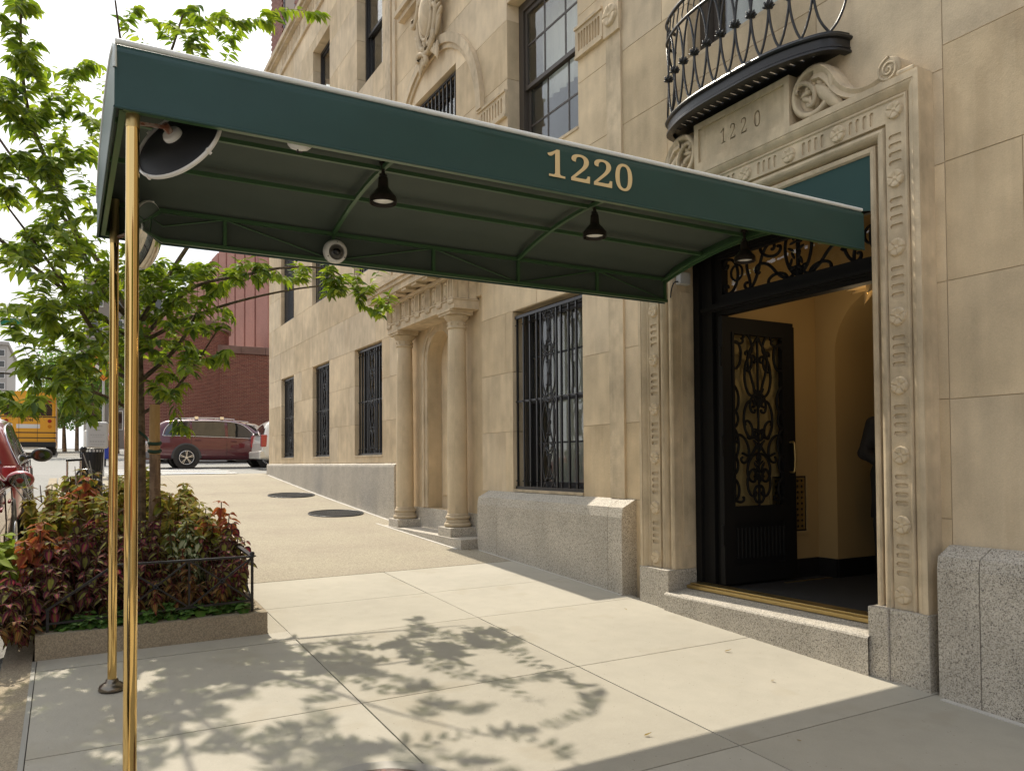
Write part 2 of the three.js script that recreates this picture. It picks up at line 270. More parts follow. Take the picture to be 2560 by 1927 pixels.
// ---------------------------------------------------------------- the apartment building (limestone base, brick above)
const building = thing('apartment_building', 'tan limestone apartment building with grey granite base and carved entrance surround', 'building', [0, 0, 0]);
const OPEN = {
  door: [-5.40, -3.40, -1.6, 2.03], near: [-8.43, -6.92, -0.36, 1.83], w2: [-8.51, -6.96, 3.55, 5.7], bal: [-5.25, -3.65, 3.5, 5.9], niche: [-12.3, -9.25, -1.3, 2.2], arch: [-11.49, -10.0, 4.4, 5.62],
  f1a: [-20.4, -19.13, 0.11, 2.13], f1b: [-17.47, -16.18, 0.11, 2.13], f1c: [-14.53, -13.03, 0.11, 2.13],
  f2a: [-20.43, -19.13, 3.5, 5.3], f2b: [-17.5, -16.18, 3.5, 5.3], f2c: [-14.5, -13.05, 3.5, 5.3],
  f3a: [-20.4, -19.13, 6.97, 9.17], f3b: [-17.41, -16.13, 6.97, 9.17], f3c: [-14.35, -12.97, 6.97, 9.17], f3d: [-11.55, -10.05, 7.3, 9.3], f3e: [-8.5, -6.95, 7.0, 9.2],
};
const HOLES = Object.values(OPEN);
function minus(r, holes) { let list = [r]; for (const h of holes) { const out = []; for (const q of list) {
  const [a, b, c, d] = q, [e, f, g, k] = h; if (f <= a || e >= b || k <= c || g >= d) { out.push(q); continue; }
  if (e > a) out.push([a, e, c, d]); if (f < b) out.push([f, b, c, d]); const s = Math.max(a, e), t = Math.min(b, f);
  if (g > c) out.push([s, t, c, g]); if (k < d) out.push([s, t, k, d]); } list = out; } return list; }
{
  srand(5);
  const wall = part('wall', building), rest = [];
  const zones = [
    { z0: -2.94, z1: 9, courses: [-1.9, -0.53, 0.368, 1.10, 1.843, 2.575, 3.3, 4.03, 4.76, 5.5, 6.25, 7, 7.75, 8.5, 9.2, 9.9], w: 1.55, off: 0.18 },
    { z0: -6.43, z1: -2.94, courses: [-1.9, -0.37, 0.37, 1.10, 1.84, 2.43, 3.3, 4.03, 4.76, 5.5, 6.25, 7, 7.75, 8.5, 9.2, 9.9], w: 1.75, off: 0.0 },
    { z0: -12.3, z1: -6.43, courses: [-1.9, -0.37, 0.37, 1.10, 1.84, 2.55, 3.3, 4.03, 4.76, 5.5, 6.25, 7, 7.75, 8.5, 9.2, 9.9], w: 1.5, off: 0.1 },
    { z0: -21.8, z1: -12.3, courses: [-1.9, 0.0, 0.72, 1.45, 2.13, 2.8, 3.5, 4.25, 5.0, 5.75, 6.5, 7.25, 8.0, 8.75, 9.4, 9.9], w: 1.42, off: 0.3 },
  ];
  const jt = 0.003; let n = 0;
  for (const zn of zones) for (let r = 0; r < zn.courses.length - 1; r++) {
    const y0 = zn.courses[r], y1 = zn.courses[r + 1]; let z = zn.z1; const cuts = [zn.z1]; let k = 0;
    z -= zn.w * (r % 2 ? 0.5 : 1) - zn.off; while (z > zn.z0 + 0.35) { cuts.push(z + rr(-0.08, 0.08)); z -= zn.w; k++; } cuts.push(zn.z0);
    for (let i = 0; i < cuts.length - 1; i++) {
      const rects = minus([cuts[i + 1] + jt, cuts[i] - jt, y0 + jt, y1 - jt], HOLES); if (!rects.length) continue;
      const dx = rr(0, 0.002), gs = rects.filter((q) => q[1] - q[0] > 0.01 && q[3] - q[2] > 0.01).map(([a, b, c, d]) => bx(FACE + dx, FACE + 0.3, c, d, a, b)); if (!gs.length) continue;
      const z0 = cuts[i + 1], hid = cuts[i] > -1.4 || (y0 > 3.2 && z0 > -4.0 && cuts[i] > -2.4) || (y0 > 5.4 && z0 > -9) || (y0 > 6.9 && z0 > -12.5);
      if (hid) rest.push(...gs); else { const m = stoneMats[Math.floor(rnd() * 3)], left = gs.slice(); gs.forEach((g) => g.computeBoundingBox()); while (left.length) { const set = [left.shift()]; for (let q = 0; q < set.length; q++) for (let w = left.length - 1; w >= 0; w--) if (set[q].boundingBox.clone().expandByScalar(0.001).intersectsBox(left[w].boundingBox)) set.push(left.splice(w, 1)[0]); mk('stone_block', set, m, wall); n++; } }
    }
  }
  const r = mk('stone_courses', rest, stoneMats[0], wall); r.userData.kind = 'stuff';
  // bed joints: a sheet just behind the faces of the stones
  const sh = new THREE.Shape(); sh.moveTo(-9, -1.9); sh.lineTo(21.8, -1.9); sh.lineTo(21.8, 9.9); sh.lineTo(-9, 9.9); sh.closePath();
  for (const [a, b, c, d] of HOLES) { const h = new THREE.Path(); const e = 0.006; const y0 = Math.max(c, -1.88); h.moveTo(-b - e, y0 - (y0 > -1.8 ? e : 0)); h.lineTo(-b - e, d + e); h.lineTo(-a + e, d + e); h.lineTo(-a + e, y0 - (y0 > -1.8 ? e : 0)); h.closePath(); sh.holes.push(h); }
  const jg = new THREE.ShapeGeometry(sh); jg.rotateY(Math.PI / 2); jg.translate(FACE + 0.0065, 0, 0); mk('mortar', jg, M.mortar, wall);
  // side wall round the corner, back and roof of the stone base
  mk('corner_wall', [bx(FACE + 0.001, 24, -1.2, 9.9, -21.8, -21.5)], stoneMats[1], wall);
  mk('rear_wall', [bx(12, 12.3, -2, 20, -21.5, 9), bx(FACE + 0.3, 12, -2, 20, 9, 9.3), bx(5, 24, 19.6, 20, -21.5, 9)], M.roomDark, wall);
  mk('floor_slab', [bx(5.06, 12, 2.75, 3.0, -21.5, 9), bx(5.06, 12, 6.3, 6.6, -21.5, 9)], M.roomDark, wall);
  mk('partition', [bx(5.06, 12, -1.5, 2.75, -6.5, -6.4), bx(5.06, 12, -1.5, 2.75, -9.1, -9.0), bx(5.06, 12, 3.0, 6.3, -9.2, -9.1), bx(5.06, 12, 3.0, 6.3, -6.1, -6.0), bx(5.06, 12, -1.5, 9.8, -12.6, -12.5)], M.roomDark, wall);
  // belt course and brick storeys
  const belt = part('belt_course', building);
  mk('moulding', [bx(FACE - 0.05, FACE + 0.2, 9.9, 10.02, -21.85, 9), bx(FACE - 0.16, FACE + 0.2, 10.5, 10.62, -21.96, 9), bx(FACE - 0.1, FACE + 0.2, 10.42, 10.5, -21.9, 9), bx(FACE, FACE + 0.2, 10.02, 10.42, -21.8, 9)], M.carved, belt);
  for (let i = 0; i < 24; i++) { const z = -21.3 + i * 0.62; if (i % 4 === 1) { const g = lathe([[0.001, 0.05], [0.05, 0.045], [0.12, 0.02], [0.15, 0.0]], 16); g.rotateZ(Math.PI / 2); g.translate(FACE + 0.005, 10.22, z); mk('rosette', g, M.carved, belt); } else for (let k = 0; k < 4; k++) mk('flute', rbx(FACE - 0.02, FACE + 0.02, 10.08, 10.36, z - 0.24 + k * 0.14, z - 0.17 + k * 0.14, 0.012), M.carved, belt); }
}
// bricks of the upper storeys seen only at the far corner
const brickCol = [C(0.19, 0.066, 0.048), C(0.215, 0.08, 0.056), C(0.165, 0.056, 0.042), C(0.20, 0.072, 0.052)];
M.brick = mat({ color: C(1, 1, 1), roughness: 0.9, bumpMap: limeBump, bumpScale: 0.003 }, 0.4);
M.brickMortar = mat({ color: C(0.36, 0.30, 0.25), roughness: 1 });
function brickWall(name, parent, n, place, geo) {
  const im = new THREE.InstancedMesh(geo, M.brick, n); im.name = name; im.castShadow = im.receiveShadow = true; const m = new THREE.Matrix4(), c = new THREE.Color(); let k = 0;
  place((mx, t) => { im.setMatrixAt(k, mx); c.copy(brickCol[Math.floor(rnd() * 4)]).multiplyScalar(rr(0.9, 1.1) * (t ?? 1)); im.setColorAt(k, c); k++; });
  im.count = k; im.userData.kind = 'stuff'; parent.add(im); return im;
}
{
  srand(77);
  const up = part('brick_storeys', building);
  mk('brick_core', [bx(FACE + 0.06, 24, 10.62, 19.6, -21.7, -21.4), bx(FACE + 0.06, 5.3, 10.62, 19.6, -21.39, 9)], M.brickMortar, up);
  const bg = triUV(new THREE.BoxGeometry(0.09, 0.058, 0.2).toNonIndexed(), 0.4);
  brickWall('bricks', up, 9000, (put) => { const m = new THREE.Matrix4(); for (let r = 0; r < 46; r++) for (let i = 0; i < 90; i++) { const z = -21.6 + i * 0.21 + (r % 2) * 0.105; if (z > -20.35 && z < -19.15 && r > 4 && r < 40) continue; m.makeTranslation(FACE + 0.07, 10.66 + r * 0.068, z); put(m); } }, bg);
  const w = part('window', up); mk('frame', [bx(4.79, 4.85, 11.0, 13.4, -20.35, -20.25), bx(4.79, 4.85, 11.0, 13.4, -19.25, -19.15), bx(4.79, 4.85, 12.15, 12.25, -20.25, -19.25)], M.sash, w); mk('pane', bx(4.83, 4.835, 11, 13.4, -20.25, -19.25), M.glass, w);
}
// ---------------------------------------------------------------- windows and their iron grilles
function windowPart(z0, z1, y0, y1, o = {}) {
  const w = part('window', building), fm = o.m || M.sash, x = o.x || 4.97, t = o.t || 0.07, ym = (y0 + y1) / 2;
  const ring = (X0, X1, a, b, c, d, k) => [bx(X0, X1, c, c + k, a, b), bx(X0, X1, d - k, d, a, b), bx(X0, X1, c + k, d - k, a, a + k), bx(X0, X1, c + k, d - k, b - k, b)];
  mk('frame', ring(x - 0.03, x + 0.08, z0, z1, y0, y1, t), fm, w);
  const a = z0 + t + 0.002, b = z1 - t - 0.002, c = y0 + t + 0.002, d = y1 - t - 0.002;
  mk('upper_sash', ring(x - 0.005, x + 0.03, a, b, ym - 0.03, d, 0.05), fm, w); mk('lower_sash', ring(x + 0.036, x + 0.07, a, b, c, ym + 0.03, 0.05), fm, w);
  mk('pane', bx(x + 0.010, x + 0.014, ym + 0.02, d - 0.05, a + 0.05, b - 0.05), M.glass, w); mk('pane', bx(x + 0.050, x + 0.054, c + 0.05, ym - 0.02, a + 0.05, b - 0.05), M.glass, w);
  const bars = []; for (const f of o.v || []) { const z = mix(a, b, f); bars.push([x + 0.006, ym, d, z, z, 0], [x + 0.046, c, ym, z, z, 0]); }
  for (const [X0, p, q, z] of bars) mk('glazing_bar', bx(X0, X0 + 0.014, p, q, z - 0.011, z + 0.011), fm, w);
  for (const f of o.h || []) { const y = mix(c, d, f); const X0 = f > 0.5 ? x + 0.006 : x + 0.046; mk('glazing_bar', bx(X0 - 0.001, X0 + 0.015, y - 0.011, y + 0.011, a, b), fm, w); }
  if (o.curtain) { const cz = o.curtain; mk('curtain', grid(40, 1, (u, v) => [x + 0.3 + 0.025 * Math.sin(u * 60), mix(o.cy ?? y0, y1, v), mix(z0 + (z1 - z0) * cz[0], z0 + (z1 - z0) * cz[1], u)]), M.curtain, w); }
  return w;
}
windowPart(...OPEN.near, { x: 4.96, v: [0.33, 0.67], h: [0.25, 0.76], curtain: [0, 1] });
windowPart(...OPEN.w2, { m: M.sashBrown, x: 4.95, t: 0.11, v: [0.33, 0.67], h: [0.25, 0.77], curtain: [0.02, 0.98], cy: 4.55 });
windowPart(...OPEN.bal, { m: M.sashBrown, x: 4.93, t: 0.1, curtain: [0.0, 1] });
windowPart(...OPEN.arch, { x: 4.96, curtain: [0, 1] });
for (const k of ['f1a', 'f1b', 'f1c']) windowPart(...OPEN[k], { x: 4.96, v: [0.5] });
for (const k of ['f2a', 'f2b', 'f2c']) windowPart(...OPEN[k], { x: 4.96, v: [0.5] });
for (const k of ['f3a', 'f3b', 'f3c', 'f3d', 'f3e']) windowPart(...OPEN[k], { x: 4.95, curtain: [0, 0.6] });
{ // stone sills
  for (const k of ['near', 'f1a', 'f1b', 'f1c', 'w2', 'bal']) { const [a, b, c] = OPEN[k]; mk('window_sill', bx(FACE - (k === 'bal' ? 0.0 : 0.012), 4.93, c - 0.001, c + 0.03, a + 0.003, b - 0.003), M.carved, building); }
  const [a, b] = OPEN.f3d; mk('window_sill', [bx(FACE - 0.16, FACE, 7.2, 7.28, a - 0.45, b + 0.45), bx(FACE - 0.1, FACE, 7.12, 7.2, a - 0.4, b + 0.4)], M.carved, building);
}
// ornamental grille: width w, height h; plane x = 0, z centred, y from 0
function grilleProto(w, h) {
  const g = new THREE.Group(); g.name = 'window_grille'; const hw = w / 2, B = (name, geo) => mk(name, geo, M.iron, g);
  const sq = 0.011, rails = [0.03, 0.10, h * 0.5, h - 0.16, h - 0.06];
  B('rail', bx(-0.02, 0.02, 0, 0.035, -hw, hw)); B('rail', bx(-0.02, 0.02, h - 0.05, h - 0.015, -hw, hw)); B('rail', bx(-0.006, 0.006, h * 0.5 - 0.012, h * 0.5 + 0.012, -hw, hw));
  const zs = []; for (let i = 0; i < 4; i++) { const z = hw - 0.03 - i * (hw - 0.03 - 0.16 - 0.04) / 3.4; zs.push(z, -z); }
  for (const z of zs) { B('bar', bx(-sq, sq, 0.035, h - 0.05, z - sq, z + sq));
    for (const y of [0.1, h * 0.5, h - 0.13]) { const k = new THREE.OctahedronGeometry(0.024); k.scale(0.9, 0.6, 1.2); k.translate(-0.012, y, z); B('spike', k); } }
  B('bar', bx(-sq, sq, 0.035, h - 0.05, 0.155, 0.155 + 2 * sq)); B('bar', bx(-sq, sq, 0.035, h - 0.05, -0.155 - 2 * sq, -0.155));
  // centre panel: pairs of lens shapes crossing in diamonds, with little finials
  const lens = (y0, y1, s, a0, a1) => tube([0, 0.12, 0.3, 0.5, 0.7, 0.88, 1].map((t) => V(0, mix(y0, y1, t), s * mix(a0, a1, Math.sin(Math.PI * t)))), 0.010, 20, 5);
  const nodes = [0.04, h * 0.235, h * 0.5, h * 0.765, h - 0.06];
  for (let i = 0; i < 4; i++) { const y0 = nodes[i], y1 = nodes[i + 1], half = i === 0 || i === 3;
    for (const s of [-1, 1]) { B('lens_bar', lens(y0 - (i ? 0.05 : 0), y1 + (i < 3 ? 0.05 : 0), s, half ? 0.05 : 0.02, 0.145)); B('lens_bar', lens(y0 - (i ? 0.05 : 0), y1 + (i < 3 ? 0.05 : 0), s, 0.13, 0.012)); }
    const ym = (y0 + y1) / 2, f = lathe([[0.001, -0.16], [0.012, -0.15], [0.012, -0.03], [0.024, -0.015], [0.024, 0.015], [0.012, 0.03], [0.012, 0.15], [0.001, 0.16]], 8); f.translate(0, ym, 0); B('finial', f);
    for (const d of [-0.13, 0.13]) for (const s of [-1, 1]) { const b = new THREE.SphereGeometry(0.015, 8, 6); b.translate(-0.005, ym + d, s * 0.035); B('ball', b); } }
  for (const y of nodes.slice(1, 4)) { const d = new THREE.TorusGeometry(0.05, 0.009, 4, 4); d.rotateY(Math.PI / 2); d.scale(1, 1, 1.9); d.translate(-0.004, y, 0); B('diamond', d); }
  return g;
}
{
  const mkG = (k, x, w, h, y) => { const [a, b] = OPEN[k]; const g = grilleProto(w, h); g.position.set(x, y, (a + b) / 2); building.add(g); };
  mkG('near', 4.80, 1.5, 2.12, -0.33); for (const k of ['f1a', 'f1b', 'f1c']) mkG(k, 4.84, OPEN[k][1] - OPEN[k][0] - 0.02, 1.98, 0.14);
  // plain barred grilles on the upper small windows
  for (const k of ['f2a', 'f2b', 'f2c', 'arch']) { const [a, b, c, d] = OPEN[k], g = part('window_grille', building); const n = 11;
    mk('rail', bx(4.82, 4.85, c + 0.03, c + 0.06, a + 0.01, b - 0.01), M.iron, g); mk('rail', bx(4.82, 4.85, d - 0.06, d - 0.03, a + 0.01, b - 0.01), M.iron, g);
    for (let i = 0; i < n; i++) { const z = mix(a + 0.06, b - 0.06, i / (n - 1)); mk('bar', bx(4.825, 4.845, c + 0.06, d - 0.06, z - 0.01, z + 0.01), M.iron, g); } }
}
// ---------------------------------------------------------------- granite plinth
const plinth = part('plinth', building);
function plinthBlock(xf, zN, zF, yTop, cham, name = 'granite_block') {     // block with sloped (chamfered) top following the hill at its foot
  const yb = (z) => G(4.6, z) - 0.1, x2 = 4.95, c = cham, q = [], y1 = yTop - c;
  const L = zN, R = zF;
  q.push([[xf, yb(L), L], [xf, y1, L], [xf, y1, R], [xf, yb(R), R]]);
  const s = c * 0.30; q.push([[xf, y1, L], [xf + s * 0.35, y1 + c * 0.55, L], [xf + s * 0.35, y1 + c * 0.55, R], [xf, y1, R]]);
  q.push([[xf + s * 0.35, y1 + c * 0.55, L], [xf + c, yTop, L], [xf + c, yTop, R], [xf + s * 0.35, y1 + c * 0.55, R]]);
  q.push([[xf + c, yTop, L], [x2, yTop, L], [x2, yTop, R], [xf + c, yTop, R]]);
  for (const [z, f] of [[L, 1], [R, 0]]) { const P5 = [[xf, yb(z), z], [x2, yb(z), z], [x2, yTop, z], [xf + c, yTop, z], [xf + s * 0.35, y1 + c * 0.55, z], [xf, y1, z]];
    for (let i = 1; i < 5; i++) q.push(f ? [P5[0], P5[i], P5[i + 1], P5[i + 1]] : [P5[0], P5[i + 1], P5[i], P5[i]]); }
  return mk(name, quads(q), M.granite, plinth);
}
plinthBlock(4.575, -6.045, -6.27, -0.366, 0.17); plinthBlock(4.575, -6.276, -8.55, -0.366, 0.17); plinthBlock(4.575, -8.556, -9.06, -0.366, 0.17);
plinthBlock(4.58, 0.2, -2.68, -0.527, 0.13); plinthBlock(4.58, 3.5, 0.21, -0.527, 0.13); plinthBlock(4.58, -2.686, -2.935, -0.527, 0.13);
for (const [a, b] of [[-12.33, -12.55], [-12.555, -14.1], [-14.105, -15.9], [-15.905, -18.0], [-18.005, -20.1], [-20.105, -21.86]]) plinthBlock(4.70, a, b, -0.003, 0.07);
mk('return_block', bx(4.72, 24, -1, -0.004, -21.87, -21.801), M.granite, plinth);
// ---------------------------------------------------------------- flat pilaster strip, fluted panels with rosettes between the upper windows
const slotShape = (w, h, n, sw, sh, vertical, span) => { const s = new THREE.Shape(); s.moveTo(-w / 2, -h / 2); s.lineTo(w / 2, -h / 2); s.lineTo(w / 2, h / 2); s.lineTo(-w / 2, h / 2); s.closePath();
  for (let i = 0; i < n; i++) { const t = (i + 0.5) / n - 0.5, ca = vertical ? t * (span || w * 0.82) : 0, cb = vertical ? 0 : t * (span || h * 0.82), hw = sw / 2, hh = sh / 2, r = Math.min(hw, hh), p = new THREE.Path();
    if (hh > hw) { p.absarc(ca, cb + hh - r, r, 0, Math.PI, false); p.absarc(ca, cb - hh + r, r, Math.PI, 2 * Math.PI, false); } else { p.absarc(ca + hw - r, cb, r, -Math.PI / 2, Math.PI / 2, false); p.absarc(ca - hw + r, cb, r, Math.PI / 2, 1.5 * Math.PI, false); }
    p.closePath(); s.holes.push(p); } return s; };
// extrude a (z,y) shape so that its front face looks to -x at x = xf
function slab2D(shape, xf, depth, z, y, seg = 8) { const g = new THREE.ExtrudeGeometry(shape, { depth, bevelEnabled: false, curveSegments: seg }); g.rotateY(-Math.PI / 2); g.translate(xf + depth, y, z); return g; }
function rosetteGeo(R, petals = 5, H = 0.019) {
  return grid(60, 11, (u, v) => { const th = u * 2 * Math.PI, ph = mod(u * petals, 1) - 0.5, edge = 1 - 0.06 * Math.pow(Math.abs(ph) * 2, 5), r = R * v * edge;
    let h = v < 0.22 ? H * (1.0 - Math.pow(v / 0.22, 3) * 0.6) : H * (0.5 + 0.42 * Math.sin((v - 0.22) / 0.78 * Math.PI * 0.75)) * (0.5 + 0.5 * (1 - Math.pow(Math.abs(ph) * 2, 12))); if (v > 0.98) h = 0;
    return [-h, r * Math.sin(th), -r * Math.cos(th)]; });
}
const ROS = triUV(rosetteGeo(0.059), 0.8), ROS_BIG = triUV(rosetteGeo(0.11, 8, 0.03), 0.8); ROS.userData.keep = ROS_BIG.userData.keep = true;
function rosette(parent, x, y, z, g = ROS, turn = 0) { const o = mk('rosette', g, M.carved, parent, true); o.position.set(x, y, z); o.rotation.x = turn; return o; }
{
  const pil = part('pilaster', building);
  mk('shaft', bx(FACE - 0.022, FACE + 0.0005, -0.366, 9.8, -6.425, -6.19), M.carved, pil);
  mk('cap_block', bx(FACE - 0.05, FACE - 0.0225, 4.25, 4.62, -6.43, -6.18), M.carved, pil); rosette(pil, FACE - 0.052, 4.435, -6.305, ROS_BIG);
  for (const [a, b] of [[-6.965, -6.47], [-9.26, -8.515]]) { const p = part('fluted_panel', building); mk('plate', slab2D(slotShape(b - a, 0.28, 8, 0.04, 0.2, true), FACE - 0.03, 0.03, (a + b) / 2, 4.45), M.carved, p); mk('moulding', bx(FACE - 0.05, FACE - 0.001, 4.591, 4.62, a, b), M.carved, p); mk('moulding', bx(FACE - 0.045, FACE - 0.001, 4.28, 4.309, a, b), M.carved, p); }
  // vertical pilaster bands on the wall beside the arch
  for (const [a, b] of [[-12.75, -12.5], [-12.42, -12.28]]) mk('wall_band', bx(FACE - 0.03, FACE + 0.0005, 2.85, 9.8, a, b), M.carved, building);
}
// ---------------------------------------------------------------- blind arch and cartouche above the columns
{
  const a = part('arch_moulding', building); const zc = -10.72, yc = 4.62;
  const ringShape = (r0, r1) => { const s = new THREE.Shape(); s.absarc(0, 0, r1, 0, Math.PI, false); s.absarc(0, 0, r0, Math.PI, 0, true); s.closePath(); return s; };
  mk('outer_ring', slab2D(ringShape(1.47, 1.6), FACE - 0.07, 0.069, zc, yc, 48), M.carved, a); mk('inner_ring', slab2D(ringShape(1.40, 1.4695), FACE - 0.035, 0.034, zc, yc, 48), M.carved, a);
  const c = part('cartouche', building); const Xc = FACE - 0.06, yo = 6.62;
  const sh = lathe([[0.001, 0.09], [0.08, 0.085], [0.15, 0.05], [0.18, 0.0]], 28); sh.rotateZ(Math.PI / 2); sh.scale(1.3, 1.9, 1); sh.translate(Xc - 0.06, yo, zc); mk('shield', sh, M.carved, c);
  mk('shield_rim', tube(circ(0, 0, 1, 28).map(([p, q]) => V(Xc - 0.08, yo + q * 0.37, zc + p * 0.2)), 0.035, 48, 7, true), M.carved, c);
  const curl = (z, y, h, L, k0, k1, r = 0.04, s = 1) => mk('scrollwork', tube(scroll(z, y, h, L, k0, k1, s).map(([p, q]) => V(Xc - 0.07, q, p)), r, 50, 6), M.carved, c);
  for (const s of [-1, 1]) { curl(zc + s * 0.3, yo + 0.3, Math.PI / 2 + s * 0.3, 0.5, -s * 1.2, -s * 16, 0.045); curl(zc + s * 0.28, yo - 0.25, Math.PI / 2 - s * 0.35, 0.45, s * 1.0, s * 18, 0.042); curl(zc + s * 0.14, yo - 0.52, s * 0.5, 0.3, s * 2, s * 22, 0.04); curl(zc + s * 0.2, yo + 0.52, s * 0.4 + 1.2, 0.35, s * 2, s * 20, 0.045);
    for (let i = 0; i < 6; i++) { const g = new THREE.SphereGeometry(1, 10, 8); g.scale(0.035, 0.15 - i * 0.012, 0.04); g.rotateX(s * (0.5 + i * 0.34)); g.translate(Xc - 0.05, yo - 0.05 + 0.12 * i - 0.25, zc + s * (0.36 + 0.04 * Math.sin(i * 2))); mk('acanthus_leaf', g, M.carved, c); }
    for (let i = 0; i < 4; i++) { const g = new THREE.SphereGeometry(1, 10, 8); g.scale(0.03, 0.14, 0.04); g.rotateX(s * (2.2 + i * 0.3)); g.translate(Xc - 0.04, yo - 0.55 - 0.03 * i, zc + s * (0.1 + 0.07 * i)); mk('acanthus_leaf', g, M.carved, c); } }
  mk('backing', bx(Xc - 0.03, FACE, 6.1, 7.1, zc - 0.26, zc + 0.26), M.carved, c);
}
// ---------------------------------------------------------------- columned niche
{
  const nn = part('niche', building); const zc = -10.70, spring = 1.5;
  const sh = new THREE.Shape(); sh.moveTo(-1.57, -1.3); sh.lineTo(1.47, -1.3); sh.lineTo(1.47, 2.2); sh.lineTo(-1.57, 2.2); sh.closePath();
  const h = new THREE.Path(); h.moveTo(0.44, -0.69); h.lineTo(0.44, spring); h.absarc(0, spring, 0.44, 0, Math.PI, false); h.lineTo(-0.44, -0.69); h.closePath(); sh.holes.push(h);
  mk('back_wall', slab2D(sh, 4.80, 0.22, zc - 0.0, 0, 24), stoneMats[1], nn);
  mk('recess_panel', [bx(5.021, 5.06, -0.69, 2.0, zc - 0.44, zc + 0.44)], stoneMats[2], nn); mk('door_panel', [rbx(5.0, 5.0215, -0.5, 1.42, zc - 0.36, zc + 0.36, 0.008)], stoneMats[0], nn);
  const rs = (r0, r1) => { const s = new THREE.Shape(); s.moveTo(r1, -2.18); s.lineTo(r1, 0); s.absarc(0, 0, r1, 0, Math.PI, false); s.lineTo(-r1, -2.18); s.lineTo(-r0, -2.18); s.lineTo(-r0, 0); s.absarc(0, 0, r0, Math.PI, 0, true); s.lineTo(r0, -2.18); s.closePath(); return s; };
  mk('arch_trim', slab2D(rs(0.54, 0.62), 4.765, 0.034, zc, spring, 24), M.carved, nn); mk('arch_trim', slab2D(rs(0.445, 0.539), 4.782, 0.017, zc, spring, 24), M.carved, nn);
  mk('granite_base', bx(4.77, 4.81, -1.25, -0.69, -12.28, -9.27), M.granite, nn);
  mk('step', rbx(4.385, 4.79, -1.4, -0.985, -12.29, -9.15, 0.008), M.granite, nn);
  for (const z of [-9.7, -11.6]) {
    const c = part('column', building, [4.6, 0, z]);
    mk('pedestal', rbx(-0.2, 0.195, -0.985, -0.866, -0.2, 0.2, 0.008), M.granite, c);
    const tor = (r, y0, y1) => Array.from({ length: 9 }, (_, i) => { const t = -Math.PI / 2 + Math.PI * i / 8; return [r + (y1 - y0) / 2 * Math.cos(t), (y0 + y1) / 2 + (y1 - y0) / 2 * Math.sin(t)]; });
    mk('base', lathe([[0.001, -0.866], [0.15, -0.866], ...tor(0.155, -0.866, -0.806), [0.165, -0.8], [0.158, -0.785], [0.15, -0.77], [0.15, -0.762], ...tor(0.142, -0.762, -0.715), [0.148, -0.712], [0.148, -0.70], [0.137, -0.685], [0.001, -0.685]], 40), M.carved, c);
    mk('shaft', lathe([[0.137, -0.686], [0.135, -0.5], [0.134, 0.2], [0.129, 0.9], [0.122, 1.5], [0.118, 1.80], [0.001, 1.80]], 40), stoneMats[0], c);
    mk('capital', lathe([[0.118, 1.79], [0.13, 1.795], [0.134, 1.81], [0.13, 1.822], [0.121, 1.826], [0.121, 1.89], [0.125, 1.90], [0.14, 1.91], [0.165, 1.945], [0.172, 1.965], [0.172, 1.972], [0.001, 1.972]], 40), M.carved, c);
    for (let i = 0; i < 8; i++) { const g = new THREE.SphereGeometry(0.017, 8, 6); g.translate(0.122 * Math.cos(i * Math.PI / 4 + 0.3), 1.858, 0.122 * Math.sin(i * Math.PI / 4 + 0.3)); mk('boss', g, M.carved, c); }
    mk('abacus', [bx(-0.185, 0.15, 1.9725, 2.005, -0.19, 0.19), bx(-0.2, 0.15, 2.0055, 2.035, -0.205, 0.205)], M.carved, c);
  }
  const e = part('entablature', building); const zN = -9.42, zF = -11.88, xf = 4.43;
  mk('architrave', [bx(xf, 4.80, 2.036, 2.15, zF, zN)], M.carved, e); mk('frieze', [bx(xf + 0.012, 4.79, 2.1505, 2.43, zF + 0.012, zN - 0.012)], M.carved, e);
  mk('fillet', bx(xf - 0.015, 4.80, 2.150, 2.166, zF - 0.012, zN + 0.012), M.carved, e);
  const n = 7; for (let i = 0; i < n; i++) { const z = mix(zN - 0.08, zF + 0.08, i / (n - 1)), w = 0.165;
    mk('triglyph', slab2D(slotShape(w, 0.262, 3, 0.026, 0.24, true), xf - 0.02, 0.031, z, 2.298), M.carved, e); mk('regula', [bx(xf - 0.022, xf, 2.118, 2.149, z - w / 2, z + w / 2)], M.carved, e);
    for (let k = 0; k < 6; k++) mk('gutta', bx(xf - 0.02, xf - 0.0005, 2.098, 2.1175, z - w / 2 + 0.01 + k * 0.026, z - w / 2 + 0.027 + k * 0.026), M.carved, e);
    mk('mutule', [bx(xf - 0.22, xf - 0.03, 2.475, 2.51, z - w / 2, z + w / 2)], M.carved, e);
    if (i < n - 1) { const zm = z + (zF - zN + 0.16) / (n - 1) / 2, t = new THREE.TorusGeometry(0.085, 0.016, 8, 28); t.rotateY(Math.PI / 2); t.scale(1, 1.25, 0.75); t.translate(xf + 0.012, 2.298, zm); mk('roundel', t, M.carved, e); const ds = lathe([[0.001, 0.02], [0.05, 0.016], [0.062, 0]], 20); ds.rotateZ(Math.PI / 2); ds.scale(1, 1.25, 0.75); ds.translate(xf + 0.012, 2.298, zm); mk('disc', ds, M.carved, e); } }
  for (let k = 0; k < 2; k++) { const x = xf + 0.12 + k * 0.16; mk('triglyph', bx(x - 0.06, x + 0.06, 2.17, 2.425, zN - 0.012, zN + 0.008), M.carved, e); }
  mk('cornice', [bx(xf - 0.06, 4.80, 2.43, 2.475, zF - 0.05, zN + 0.05), bx(xf - 0.24, 4.80, 2.51, 2.60, zF - 0.28, zN + 0.22), bx(xf - 0.27, 4.80, 2.60, 2.66, zF - 0.32, zN + 0.26), bx(xf - 0.30, 4.80, 2.66, 2.70, zF - 0.36, zN + 0.3)], M.carved, e);
